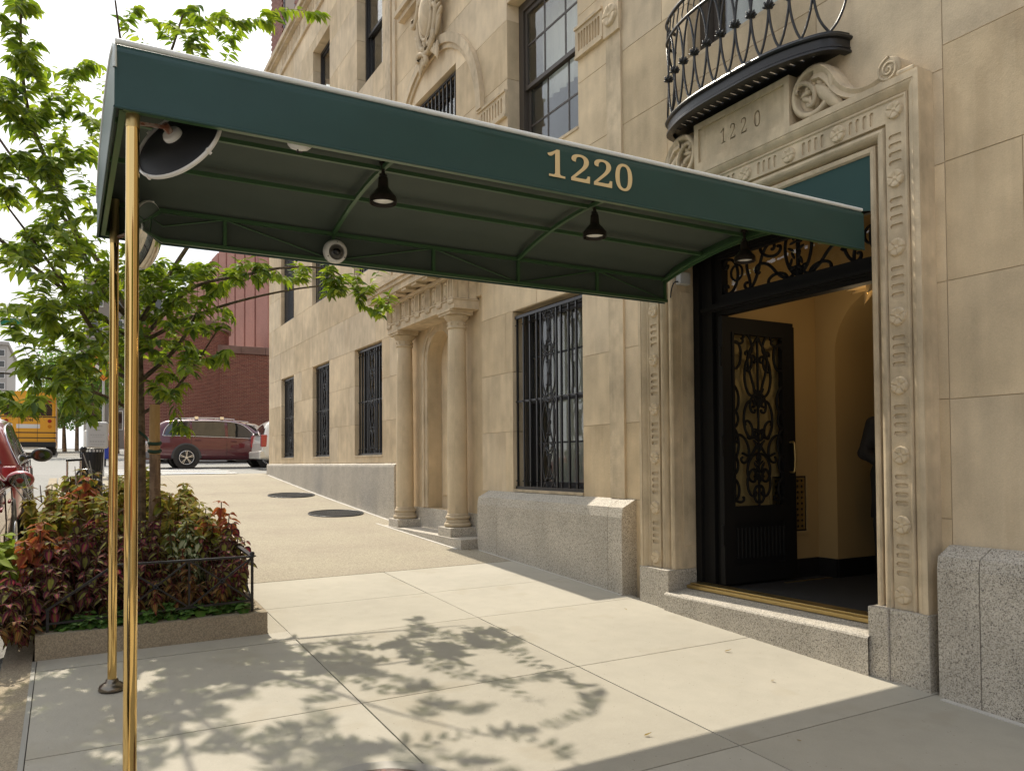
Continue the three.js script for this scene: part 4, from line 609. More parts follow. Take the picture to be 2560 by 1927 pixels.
// ---------------------------------------------------------------- entrance awning on brass poles
const awning = thing('entrance_awning', 'long dark green fabric awning numbered 1220 on two brass poles', 'awning', [0, 0, 0]);
{
  const x0 = 0.155, x1 = 4.58, zn = -3.39, zf = -5.40, yb = 1.383, ye = 1.652, rise = 0.135, zc = (zn + zf) / 2, half = (zn - zf) / 2;
  const arcY = (z) => ye + rise * (1 - Math.pow((z - zc) / half, 2));
  const section = (off) => { const p = [], r = 0.065; p.push([zn - off, yb + (off ? 0.006 : 0)]); for (let i = 1; i <= 4; i++) p.push([zn - off, mix(yb, ye - r, i / 4)]);
    for (let i = 1; i <= 26; i++) { const a = i / 26 * (Math.PI / 2 - 0.27); p.push([zn - r + r * Math.cos(a) - off, ye - r + r * Math.sin(a) - off]); }
    for (let i = 1; i < 24; i++) { const z = mix(zn - r, zf + r, i / 24); p.push([z, arcY(z) - off]); }
    for (let i = 5; i >= 0; i--) { const a = i / 6 * (Math.PI / 2 - 0.27); p.push([zf + r - r * Math.cos(a) + off, ye - r + r * Math.sin(a) - off]); }
    for (let i = 4; i >= 0; i--) p.push([zf + off, mix(yb, ye - r, i / 4)]); return p; };
  srand(9);
  const loft = (prof, a, b, n, wob) => grid(n, prof.length - 1, (u, v) => { const [z, y] = prof[Math.round(v * (prof.length - 1))], x = mix(a, b, u); const s = wob && z > zn - 0.001 && y > yb + 0.02 && y < ye - 0.03 ? 0.004 * Math.sin(x * 4.3) * Math.sin((y - yb) * 12) + 0.002 * Math.sin(x * 11 + y * 20) : 0; return [x, y, z - s]; });
  mk('cover', toCreasedNormals(loft(section(0), x0, x1, 60, true), 1.2), M.canvas, awning);
  mk('bounce_lit_lining', toCreasedNormals(loft(section(0.02), x0 + 0.02, x1 - 0.005, 4, false), 0.5), M.canvasBounceLit, awning);  // underside cloth; bounced pavement light is put into its paler colour
  const end = new THREE.Shape(section(0).map(([z, y]) => new THREE.Vector2(z, y))); const eg = new THREE.ExtrudeGeometry(end, { depth: 0.01, bevelEnabled: false }); eg.rotateY(-Math.PI / 2); eg.translate(x0 + 0.008, 0, 0); mk('end_panel', eg, M.canvas, awning);
  const pip = (pts, r) => tube(pts, r, pts.length * 3, 6);
  mk('piping', [pip(section(0).slice(3, -3).filter((_, i) => i % 3 === 0).map(([z, y]) => V(x0 - 0.001, y, z)), 0.008)], mat({ color: C(0.60, 0.64, 0.61), roughness: 0.5 }), awning);
  M.trim = mat({ color: C(0.78, 0.80, 0.78), roughness: 0.5 });
  mk('edge_trim', rod(V(x0, ye - 0.004, zn - 0.018), V(x1, ye - 0.004, zn - 0.018), 0.0115, 10), M.trim, awning); mk('edge_trim', rod(V(x0, ye - 0.004, zf + 0.018), V(x1, ye - 0.004, zf + 0.018), 0.0115, 10), M.trim, awning);
  mk('hem', [rod(V(x0, yb, zn - 0.002), V(x1, yb, zn - 0.002), 0.006, 6), rod(V(x0, yb, zf + 0.002), V(x1, yb, zf + 0.002), 0.006, 6), rod(V(x0, yb, zn), V(x0, yb, zf), 0.006, 6)], M.canvas, awning);
  // steel frame
  const F = (name, g) => mk(name, g, M.frameGreen, awning), s = 0.024, zi = zn - 0.035, zo = zf + 0.035;
  for (const z of [zi, zo]) { F('chord', bar(V(x0 + 0.03, yb + 0.014, z), V(x1, yb + 0.014, z), s, s)); F('chord', bar(V(x0 + 0.03, 1.585, z), V(x1, 1.585, z), s, s));
    const xs = [0.888, 1.604, 2.358, 3.08, 3.835, 4.56]; let px = x0 + 0.03; xs.forEach((x, i) => { F('post', bar(V(x, yb + 0.02, z), V(x, 1.585, z), s * 0.9, s * 0.9)); F('diagonal', i % 2 ? rod(V(px, 1.58, z), V(x, yb + 0.02, z), 0.006, 5) : rod(V(px, yb + 0.02, z), V(x, 1.58, z), 0.006, 5)); px = x; }); }
  const arcFrame = (z) => 1.585 + 0.135 * (1 - Math.pow((z - zc) / (half - 0.035), 2));
  for (const x of [x0 + 0.03, 1.604, 3.075, 4.56]) { const g = []; const n = 16; for (let i = 0; i < n; i++) { const a = mix(zi, zo, i / n), b = mix(zi, zo, (i + 1) / n); g.push(bar(V(x, arcFrame(a), a), V(x, arcFrame(b), b), s, s)); } F('rib', g); }
  F('end_bar', bar(V(x1 - 0.02, yb + 0.014, zi), V(x1 - 0.02, yb + 0.014, zi - 0.01), s, s)); F('end_bar', bar(V(x0 + 0.03, yb + 0.014, zi), V(x0 + 0.03, yb + 0.014, zo), s, s));
  for (const z of [zc, zc - 0.48, zc + 0.48]) F('purlin', bar(V(x0 + 0.03, arcFrame(z) + 0.002, z), V(x1, arcFrame(z) + 0.002, z), s, s));
  for (const x of [4.52]) F('end_rib_inner', [0, 1].map((k) => { const n = 16, g = []; for (let i = 0; i < n; i++) { const a = mix(zi, zo, i / n), b = mix(zi, zo, (i + 1) / n); g.push(bar(V(x, arcFrame(a) - 0.02, a), V(x, arcFrame(b) - 0.02, b), 0.012, 0.012)); } return merge(g); }).slice(0, 1));
  { const s2 = new THREE.Shape(); const n = 24; for (let i = 0; i <= n; i++) { const z = mix(zn - 0.004, zf + 0.004, i / n); s2.lineTo ? (i ? s2.lineTo(z, arcY(z) - 0.012) : s2.moveTo(z, arcY(z) - 0.03)) : 0; } for (let i = n; i >= 0; i--) { const z = mix(zi, zo, i / n); s2.lineTo(z, arcFrame(z) - 0.03); } s2.closePath(); F('end_arch', slab2D(s2, x1 - 0.012, 0.012, 0, 0)); }
  // figures
  const w = { 1: [2.12, 0.105, 1.449, 0.142], 2: [2.262, 0.118, 1.449, 0.142], 3: [2.405, 0.118, 1.449, 0.142], 4: [2.545, 0.112, 1.447, 0.146] };
  '1220'.split('').forEach((d, i) => { const [x, wd, y, h] = w[i + 1], g = fitText(new THREE.ExtrudeGeometry(fontR.generateShapes(d, 0.2), { depth: 0.0015, bevelEnabled: true, bevelThickness: 0.0005, bevelSize: 0.0022, bevelSegments: 1, curveSegments: 10 }), wd, h); g.translate(x, y, zn + 0.0045); mk('numeral', g, M.cream, awning); });
  // poles
  for (const [x, z] of [[0.222, -3.45], [0.245, -5.32]]) { const y0 = G(x, z), p = part('pole', awning, [x, 0, z]); mk('tube', rod(V(0, y0 + 0.03, 0), V(0, yb - 0.01, 0), 0.025, 32), M.brass, p);
    const fl = lathe([[0.001, 0], [0.072, 0], [0.076, 0.012], [0.07, 0.03], [0.05, 0.045], [0.036, 0.05], [0.034, 0.066], [0.0255, 0.07]], 32); fl.translate(0, y0, 0); mk('flange', fl, M.bronze, p); mk('top_sleeve', rod(V(0, yb - 0.05, 0), V(0, 1.60, 0), 0.0262, 20), M.brassDull, p); }
}
// ---------------------------------------------------------------- fittings under the awning
function convexMirror(pos, n, anchor, label) {
  const o = thing('convex_mirror', label, 'mirror', pos, 'convex mirrors on the awning poles'); const q = new THREE.Quaternion().setFromUnitVectors(V(0, 1, 0), V(...n).normalize()), R = 0.2;
  const place = (g) => g.applyQuaternion(q);
  const cap = Array.from({ length: 11 }, (_, i) => { const r = R * i / 10 * 0.985; return [Math.max(r, 0.0005), 0.012 + 0.034 * (1 - (r / R) * (r / R))]; });
  mk('mirror_face', place(lathe(cap, 48)), M.mirror, o); mk('rim', place((() => { const g = new THREE.TorusGeometry(R, 0.006, 8, 56); g.rotateX(Math.PI / 2); g.scale(1, 1.8, 1); return g; })()), M.whiteP, o);
  mk('back_shell', place(lathe([[0.0005, -0.035], [0.06, -0.034], [0.075, -0.022], [0.15, -0.008], [R - 0.006, 0.002], [R - 0.006, 0.008]], 48)), M.darkBack, o); mk('boss', place(lathe([[0.0005, -0.058], [0.036, -0.056], [0.042, -0.045], [0.042, -0.028]], 24)), M.whiteP, o);
  for (let i = 0; i < 4; i++) { const a = i * Math.PI / 2 + 0.4, g = new THREE.BoxGeometry(0.008, 0.028, 0.013); g.rotateY(-a); g.translate((R + 0.004) * Math.cos(a), 0, (R + 0.004) * Math.sin(a)); mk('clip', place(g), M.whiteP, o); }
  const nn = V(...n).normalize(), b0 = nn.clone().multiplyScalar(-0.05), a = V(...anchor).sub(V(...pos)); mk('bracket', [bar(b0.clone().addScaledVector(nn, -0.03), a, 0.02, 0.012), rod(b0, b0.clone().addScaledVector(nn, -0.045), 0.016, 8)], M.rust, o);
}
convexMirror([0.41, 1.372, -3.62], [0.65, -0.45, -0.6], [0.243, 1.36, -3.46], 'round mirror showing its black back and rusty bracket, under the numbered awning side');
convexMirror([0.405, 1.375, -5.2], [0.86, -0.22, 0.46], [0.262, 1.37, -5.31], 'round convex mirror reflecting the facade, on the pole beside the planter');
{
  const proto = thing('awning_spotlight', 'black bell-shaped spotlight hanging under the green awning', 'lamp', [1.60, 1.715, -4.36], 'spotlights under the awning');
  mk('stem', [rod(V(0, 0.03, 0), V(0, -0.035, 0), 0.011), rod(V(0, 0.035, 0), V(0, 0.02, 0), 0.024)], M.brownLamp, proto);
  const k = new THREE.SphereGeometry(0.016, 12, 8); k.translate(0, -0.04, 0); mk('swivel', [k, rod(V(-0.022, -0.04, 0), V(0.022, -0.04, 0), 0.007)], M.brownLamp, proto);
  mk('shade', lathe([[0.001, -0.05], [0.024, -0.052], [0.028, -0.06], [0.032, -0.115], [0.036, -0.12], [0.076, -0.168], [0.079, -0.176], [0.079, -0.208], [0.0765, -0.208], [0.0765, -0.178], [0.07, -0.170], [0.03, -0.125]], 40), M.brownLamp, proto);
  mk('bulb', lathe([[0.001, -0.198], [0.03, -0.197], [0.058, -0.19], [0.066, -0.182], [0.066, -0.176], [0.04, -0.14]], 32), M.bulb, proto);
  for (const x of [3.10, 4.49]) { const c = proto.clone(); c.name = numbered('awning_spotlight'); c.position.x = x; c.userData = { ...proto.userData }; scene.add(c); }
}
function domeCam(pos, n, r, label) {
  const o = thing('dome_camera', label, 'camera', pos, 'dome cameras under the awning'); const q = new THREE.Quaternion().setFromUnitVectors(V(0, 1, 0), V(...n).normalize()), P2 = (g) => g.applyQuaternion(q);
  mk('housing', P2(lathe([[0.001, -0.05], [r * 0.9, -0.05], [r, -0.03], [r, 0.0], [r * 0.93, 0.022], [r * 0.70, 0.034], [r * 0.66, 0.03], [r * 0.64, 0.015], [0.001, 0.015]], 40)), M.whiteP, o);
  mk('dome', P2(lathe(Array.from({ length: 9 }, (_, i) => { const a = i / 8 * Math.PI / 2; return [Math.max(0.0005, r * 0.63 * Math.cos(a)), 0.018 + r * 0.5 * Math.sin(a)]; }).reverse(), 32)), M.smoke, o);
  mk('lens', P2(lathe([[0.001, 0.052], [r * 0.25, 0.05], [r * 0.3, 0.03], [r * 0.3, 0.016]], 20)), M.black, o);
  for (let i = 0; i < 3; i++) { const g = new THREE.SphereGeometry(0.004, 6, 5); g.translate(r * 0.84 * Math.cos(i * 2.1 + 0.5), 0.03, r * 0.84 * Math.sin(i * 2.1 + 0.5)); mk('screw', P2(g), M.black, o); }
}
domeCam([1.60, 1.447, -5.30], [0.0, -0.25, 1], 0.08, 'white dome camera fixed to the truss on the awning side that has no number');
domeCam([0.90, 1.438, -3.52], [0.1, -0.75, -0.5], 0.056, 'white dome camera tucked behind the numbered side of the awning');
{ const o = thing('junction_box', 'small grey junction box with conduit on the stone door reveal', 'electrical box', [4.76, 1.61, -5.375]); mk('box', rbx(-0.06, 0.06, -0.055, 0.055, -0.012, 0.05, 0.008), mat({ color: C(0.42, 0.42, 0.40), roughness: 0.6 }), o); mk('conduit', tube([V(-0.06, -0.03, 0.02), V(-0.11, -0.05, 0.02), V(-0.13, -0.12, 0.01), V(-0.14, -0.18, 0.01)], 0.006, 16, 5), M.black, o); }
// ---------------------------------------------------------------- pixel <-> world helpers for placing foliage
const ray = (px, py) => camF.clone().addScaledVector(camR, (px - IMG_W / 2) / FOCAL).addScaledVector(camU, -(py - IMG_H / 2 - SHIFT) / FOCAL);
const atZ = (px, py, z) => { const d = ray(px, py); return d.multiplyScalar(z / d.z); };
const proj = (p) => { const z = p.dot(camF); return [IMG_W / 2 + FOCAL * p.dot(camR) / z, IMG_H / 2 + SHIFT - FOCAL * p.dot(camU) / z]; };
// ---------------------------------------------------------------- raised tree planter
{
  const p = thing('tree_planter', 'low brown concrete planter kerb with dark soil around the street tree', 'planter', [0, 0, 0]);
  const K = (x0, x1, z0, z1) => slabGeo(x0, x1, z0, z1, 3, 0.165, 0.4);
  mk('kerb_side', K(-0.175, 1.335, -6.175, -6.33), M.kerbBrown, p); mk('kerb_side', K(1.185, 1.335, -6.332, -9.55), M.kerbBrown, p); mk('kerb_side', K(-0.175, 1.335, -9.552, -9.70), M.kerbBrown, p); mk('kerb_side', K(-0.175, -0.06, -6.332, -9.55), M.kerbBrown, p);
  mk('soil', slabGeo(-0.06, 1.185, -6.33, -9.55, 6, 0.115, 0.1), mat({ color: C(0.035, 0.026, 0.018), roughness: 1, bumpMap: concBump, bumpScale: 0.03 }, 0.5), p);
  mk('kerb_chip', [slabGeo(1.25, 1.336, -6.172, -6.176, 1, 0.04, 0.05)], M.kerbBrown, p);
}
// ---------------------------------------------------------------- iron planter fence
{
  const f = thing('planter_fence', 'low black iron fence with crossed braces and rosettes around the planter', 'fence', [0, 0, 0]); const I = (n, g) => mk(n, g, M.iron, f);
  const z = -6.252, xr = 1.237, xl = -0.105, kt = (zz) => G(1, zz) + 0.165; const yT = -0.705, yB = -1.045;
  I('post', bar(V(xr, kt(z) - 0.02, z), V(xr, yT, z), 0.018, 0.018)); I('post', bar(V(xl, kt(z) - 0.04, z), V(xl, -0.985, z), 0.018, 0.018));
  const cap = lathe([[0.001, 0.03], [0.014, 0.026], [0.02, 0.012], [0.014, 0.002], [0.03, 0], [0.03, -0.008]], 12); cap.translate(xr, yT + 0.008, z); I('finial', cap);
  I('top_rail', bar(V(0.30, yT, z), V(xr, yT, z), 0.035, 0.014)); I('top_rail', bar(V(xl - 0.01, -0.983, z), V(0.30, yT, z), 0.035, 0.014));
  I('bottom_rail', bar(V(xl, -1.075, z), V(xr, -1.035, z), 0.014, 0.014));
  const span = (a, b, dir) => { // braces of one panel between a and b (Vector3 at bottom), height .33
    const up = V(0, 0.325, 0); I('brace', bar(a, b.clone().add(up), 0.012, 0.012)); I('brace', bar(a.clone().add(up), b, 0.012, 0.0121)); const m = a.clone().add(b).multiplyScalar(0.5).addScaledVector(up, 0.5);
    for (let i = 0; i < 5; i++) { const g = new THREE.SphereGeometry(1, 7, 5), t = i / 5 * 6.283; g.scale(0.010, 0.010, 0.008); g.translate(0.012 * Math.cos(t), 0.012 * Math.sin(t), 0); if (dir) g.rotateY(Math.PI / 2); g.translate(m.x + (dir ? 0.012 : 0), m.y, m.z + (dir ? 0 : 0.012)); I('rosette', g); } };
  span(V(xr, yB + 0.01, z), V(0.80, yB + 0.008, z)); span(V(0.78, yB + 0.006, z), V(0.35, yB, z)); I('post', bar(V(0.79, yB, z), V(0.79, yT, z), 0.014, 0.014));
  let pz = z; for (let i = 1; i <= 4; i++) { const nz = z - i * 0.79, dy = kt(nz) - kt(z), dp = kt(pz) - kt(z); I('post', bar(V(xr, kt(nz) - 0.02, nz), V(xr, yT + dy, nz), 0.016, 0.016)); I('top_rail', bar(V(xr, yT + dp, pz), V(xr, yT + dy, nz), 0.035, 0.0141)); I('bottom_rail', bar(V(xr, yB + dp, pz), V(xr, yB + dy, nz), 0.0141, 0.014)); span(V(xr, yB + dp, pz), V(xr, yB + dy, nz), 1); pz = nz; }
}
// ---------------------------------------------------------------- leaves
M.leafV = mat({ color: C(1, 1, 1), vertexColors: true, roughness: 0.88, specularIntensity: 0.35, transmission: 0.42, thickness: 0, side: THREE.DoubleSide });
function leafGeo(o) {        // leaf along +z from the origin, upper face +y; colours: margin, centre, rim
  const n = o.n || 7, p = [], c = [], ix = [], L = o.L, W = o.W; const cols = o.cols || 5, hc = (cols - 1) / 2;
  for (let i = 0; i <= n; i++) { const t = i / n; let w = W / 2 * Math.pow(Math.sin(Math.PI * Math.pow(t, o.pow || 0.75)), 0.85) * (1 - 0.25 * t); if (o.serr && i % 2 === 1) w *= 1 + o.serr; if (i === n) w = 0.0005;
    const droop = -(o.droop || 0.25) * L * t * t; const tw = (o.wave || 0) * Math.sin(t * 9);
    for (let k = 0; k < cols; k++) { const s = (k - hc) / hc, a = Math.abs(s); p.push(s * w, droop + a * a * w * (o.fold ?? 0.35) + tw * a * W, t * L * (1 - 0.05 * a));
      const inner = o.centre && a <= (o.inner || 0.5) && t > 0.15 && t < 0.72; const base = a > 0.9 && o.rim ? o.rim : a < 0.01 && o.vein ? o.vein : inner ? o.centre : o.margin; const q = 0.9 + 0.2 * hash2(i, k, o.seed || 1); c.push(base[0] * q, base[1] * q, base[2] * q); } }
  for (let i = 0; i < n; i++) for (let k = 0; k < cols - 1; k++) { const a = i * cols + k, b = a + 1, d = a + cols, e = d + 1; ix.push(a, d, e, a, e, b); }
  const g = new THREE.BufferGeometry(); g.setAttribute('position', new THREE.Float32BufferAttribute(p, 3)); g.setAttribute('color', new THREE.Float32BufferAttribute(c, 3)); g.setIndex(ix); g.computeVertexNormals(); return g;
}
function orient(o, dir, up, roll = 0) { const z = dir.clone().normalize(), x = new THREE.Vector3().crossVectors(up, z).normalize(), y = new THREE.Vector3().crossVectors(z, x); o.quaternion.setFromRotationMatrix(new THREE.Matrix4().makeBasis(x, y, z)); if (roll) o.rotateZ(roll); }
const KIND = {
  purple: { label: 'deep purple coleus with lime leaf centres', g: [0, 1, 2].map((s) => leafGeo({ cols: 7, inner: 0.34, L: 0.085, W: 0.056, serr: 0.08, droop: 0.35, seed: s, margin: [[0.070, 0.006, 0.022], [0.10, 0.008, 0.034], [0.045, 0.005, 0.014]][s], centre: [[0.30, 0.32, 0.05], [0.42, 0.06, 0.10], [0.24, 0.24, 0.045]][s], rim: [0.15, 0.10, 0.06], vein: [0.26, 0.22, 0.045], wave: 0.04 })) },
  red: { label: 'red and lime coleus with narrow pointed leaves', g: [0, 1].map((s) => leafGeo({ L: 0.075, W: 0.034, serr: 0.08, droop: 0.4, seed: s + 5, margin: [[0.13, 0.020, 0.018], [0.10, 0.028, 0.015]][s], centre: [0.32, 0.24, 0.04], rim: [0.2, 0.16, 0.05], vein: [0.3, 0.05, 0.04], cols: 7, inner: 0.4 })) },
  orange: { label: 'rust orange coleus', g: [0, 1].map((s) => leafGeo({ L: 0.10, W: 0.062, serr: 0.12, droop: 0.3, seed: s + 9, margin: [[0.36, 0.085, 0.030], [0.30, 0.10, 0.03]][s], centre: [0.42, 0.12, 0.04], rim: [0.45, 0.2, 0.05], vein: [0.3, 0.05, 0.03], wave: 0.05 })) },
  green: { label: 'tall yellow green coleus', g: [0, 1, 2].map((s) => leafGeo({ L: 0.095, W: 0.062, serr: 0.1, droop: 0.3, seed: s + 12, margin: [[0.17, 0.23, 0.02], [0.28, 0.29, 0.03], [0.10, 0.15, 0.018]][s], centre: [[0.26, 0.28, 0.03], [0.36, 0.27, 0.03], [0.16, 0.04, 0.03]][s], rim: [0.28, 0.2, 0.04], vein: [0.14, 0.16, 0.03], wave: 0.04 })) },
  white: { label: 'green coleus with cream white leaf centres', g: [0, 1].map((s) => leafGeo({ L: 0.08, W: 0.038, serr: 0.08, droop: 0.4, seed: s + 17, margin: [0.055, 0.14, 0.022], centre: [0.62, 0.60, 0.34], vein: [0.6, 0.6, 0.35] })) },
  lime: { label: 'lime sweet potato vine with broad heart leaves', g: [0, 1].map((s) => leafGeo({ L: 0.115, W: 0.115, pow: 0.55, droop: 0.25, seed: s + 20, margin: [[0.24, 0.36, 0.03], [0.30, 0.40, 0.05]][s], fold: 0.15, vein: [0.34, 0.42, 0.08] })) },
  ivy: { label: 'trailing ivy', g: [0, 1].map((s) => leafGeo({ L: 0.052, W: 0.058, pow: 0.5, serr: 0.35, n: 5, droop: 0.15, seed: s + 24, margin: [[0.07, 0.17, 0.025], [0.13, 0.27, 0.035]][s], fold: 0.1, vein: [0.18, 0.28, 0.06] })) },
};
for (const k of Object.values(KIND)) for (const g of k.g) g.userData.keep = true;
M.stem = mat({ color: C(0.07, 0.055, 0.025), roughness: 0.8 }); M.stemRed = mat({ color: C(0.12, 0.02, 0.02), roughness: 0.7 });
function bedPlant(kind, x, z, top, o = {}) {
  const K = KIND[kind], y0 = G(x, z) + 0.11, h = Math.max(0.08, top - y0), t = thing(kind === 'lime' ? 'sweet_potato_vine' : kind === 'ivy' ? 'ivy_plant' : 'coleus_plant', K.label + ' ' + (o.where || 'growing in the tree planter'), 'plant', [x, y0, z], K.label + ' plants');
  const shoots = o.shoots || 6, stems = []; const lean = o.lean || V(0, 0, 0);
  for (let s = 0; s < shoots; s++) {
    const a = (s + rnd() * 0.6) / shoots * 6.283, sp = (s === 0 ? 0.02 : rr(0.10, 0.19)) * (o.spread || 1), hh = h * (s === 0 ? 1 : rr(0.66, 0.98)), end = V(Math.cos(a) * sp + lean.x, hh, Math.sin(a) * sp + lean.z), mid = end.clone().multiplyScalar(0.5).add(V(Math.cos(a) * sp * 0.25, hh * 0.08, Math.sin(a) * sp * 0.25));
    const cv = new THREE.QuadraticBezierCurve3(V(rr(-0.03, 0.03), 0, rr(-0.03, 0.03)), mid, end); stems.push(new THREE.TubeGeometry(cv, 5, 0.0045, 4));
    const pairs = o.pairs || Math.max(3, Math.min(7, Math.round(hh / 0.05)));
    for (let i = 0; i < pairs; i++) { const u = 1 - i * Math.min(0.15, 0.055 / Math.max(hh, 0.1)) * 1.0, pnt = cv.getPoint(Math.max(0.1, u)); const sc = (i === 0 ? 0.75 : rr(0.95, 1.4)) * (o.scale || 1), rot = i * Math.PI / 2 + a + rr(-0.3, 0.3);
      for (const sd of i === 0 ? [0, 1, 2, 3] : rnd() < 0.45 ? [0, 1, 2] : [0, 2]) { const th = rot + sd * Math.PI / 2, el = i === 0 ? rr(-0.35, 0.25) : rr(-0.95, 0.0); const dir = V(Math.cos(th) * Math.cos(el), Math.sin(el), Math.sin(th) * Math.cos(el)); const l = mk('leaf', K.g[Math.floor(rnd() * K.g.length)], M.leafV, t, true); l.position.copy(pnt).addScaledVector(dir, 0.008); orient(l, dir, V(0, 1, 0), rr(-0.35, 0.35)); l.scale.setScalar(sc); } }
  }
  mk('stems', stems, kind === 'purple' || kind === 'red' ? M.stemRed : M.stem, t);
  return t;
}
{
  srand(4242);
  const topAt = (z) => (z > -6.7 ? mix(-0.80, -0.66, (-6.4 - z) / 0.3) : z > -7.5 ? mix(-0.66, -0.36, (-6.7 - z) / 0.8) : mix(-0.36, -0.02, Math.min(1, (-7.5 - z) / 1.5)));
  const front = [['purple', -0.10, -6.42, -0.72], ['purple', 0.10, -6.46, -0.78], ['purple', 0.30, -6.44, -0.70], ['purple', 0.50, -6.5, -0.74], ['red', 0.56, -6.38, -0.86], ['red', 0.80, -6.40, -0.84], ['red', 0.98, -6.42, -0.80], ['purple', 1.12, -6.46, -0.72],
    ['purple', -0.12, -6.68, -0.56], ['purple', 0.12, -6.72, -0.52], ['purple', 0.36, -6.70, -0.55], ['purple', 0.58, -6.75, -0.56], ['red', 0.78, -6.70, -0.66], ['white', 0.84, -6.95, -0.46], ['white', 0.92, -6.84, -0.58], ['purple', 1.10, -6.75, -0.58], ['purple', 1.20, -7.0, -0.50],
    ['orange', -0.16, -6.95, -0.44], ['purple', 0.06, -6.98, -0.42], ['purple', 0.30, -7.02, -0.42], ['purple', 0.52, -7.0, -0.45], ['green', 0.72, -7.15, -0.40], ['green', 1.02, -7.1, -0.42], ['orange', 1.16, -7.28, -0.33]];
  for (const [k, x, z, top] of front) bedPlant(k, x, z, top, { where: (z > -6.55 ? 'close behind the ' : z > -6.8 ? 'one row behind the ' : 'two rows behind the ') + (x < 0.3 ? 'sloping fence rail' : x < 0.75 ? 'level fence rail' : 'fence corner'), shoots: k === 'white' ? 5 : 6 });
  bedPlant('purple', -0.24, -6.30, -0.80, { lean: V(-0.12, 0, 0.05), where: 'spilling over the street kerb', spread: 1.1 }); bedPlant('purple', -0.26, -6.45, -0.72, { lean: V(-0.10, 0, 0.02), where: 'spilling over the street kerb', spread: 1.2 }); bedPlant('red', -0.24, -6.20, -0.98, { lean: V(-0.08, -0.05, 0.02), where: 'spilling over the street kerb' });
  bedPlant('lime', -0.40, -6.75, -0.56, { where: 'spilling out beside the parked cars', shoots: 6, spread: 1.2, lean: V(-0.08, 0, 0) }); bedPlant('lime', -0.42, -7.05, -0.52, { where: 'spilling out beside the parked cars', shoots: 5, spread: 1.2 });
  for (let z = -7.42; z > -9.45; z -= 0.34) for (let x = -0.12; x < 1.2; x += 0.29) { const xx = x + rr(-0.07, 0.07), zz = z + rr(-0.09, 0.09); if (Math.hypot(xx - 0.6, zz + 7.85) < 0.2) continue; const q = rnd(); const k = xx < 0.0 && zz > -8.2 && q < 0.28 ? 'orange' : zz > -7.7 && q < 0.3 ? 'purple' : q < 0.05 ? 'orange' : 'green'; const low = xx > 0.95 && zz < -7.6 ? 0.1 : 0; bedPlant(k, xx, zz, topAt(zz) + rr(-0.12, 0.04) - low - (xx < 0.1 ? 0.1 : 0), { where: 'growing around the tree trunk', shoots: 5, scale: 1.15 }); }
  for (let i = 0; i < 17; i++) { const x = 0.0 + i * 0.073 + rr(-0.02, 0.02); bedPlant('ivy', x, -6.33 + rr(-0.02, 0.03), G(x, -6.36) + 0.11 + rr(0.09, 0.17), { where: 'at the foot of the iron fence', shoots: 5, pairs: 3, spread: 0.6, scale: 1.15 }); }
  for (let i = 0; i < 4; i++) bedPlant('ivy', 1.16, -6.5 - i * 0.25, G(1.1, -6.5 - i * 0.25) + 0.24, { where: 'under the side rail of the fence', shoots: 4, pairs: 3, spread: 0.8 });
  // pale flower spikes
  M.bloom = mat({ color: C(0.55, 0.52, 0.50), roughness: 0.8 }); M.bloomDark = mat({ color: C(0.10, 0.045, 0.05), roughness: 0.8 });
  for (const [a, b, z, m, w] of [[[58, 1180], [80, 1248], -7.6, 0, 3.2], [[50, 1215], [75, 1250], -7.6, 0, 1.6], [[33, 1213], [62, 1252], -7.6, 0, 1], [[186, 1165], [190, 1212], -8.6, 0, 1], [[206, 1132], [226, 1190], -8.8, 0, 1.1], [[222, 1150], [232, 1200], -8.8, 0, 0.9], [[99, 1212], [103, 1256], -7.7, 1, 0.8]]) {
    const A = atZ(...a, z), B = atZ(...b, z), t = thing('flower_spike', m ? 'thin dark flower spike rising from the coleus' : 'pale beaded flower spike rising above the coleus', 'flower', [0, 0, 0], 'flower spikes above the planter'); mk('stalk', rod(B, A, 0.002, 4), M.stem, t);
    const n = Math.round(A.distanceTo(B) / 0.009); for (let i = 0; i < n; i++) for (let k = 0; k < 3; k++) { const g = new THREE.SphereGeometry(0.0042, 5, 4), q = B.clone().lerp(A, i / n), an = i * 1.2 + k * 2.1; g.translate(q.x + 0.006 * w * Math.cos(an) * (1.1 - i / n), q.y, q.z + 0.006 * w * Math.sin(an) * (1.1 - i / n)); (t.userData.g ||= []).push(g); } mk('florets', t.userData.g, m ? M.bloomDark : M.bloom, t); delete t.userData.g; }
}
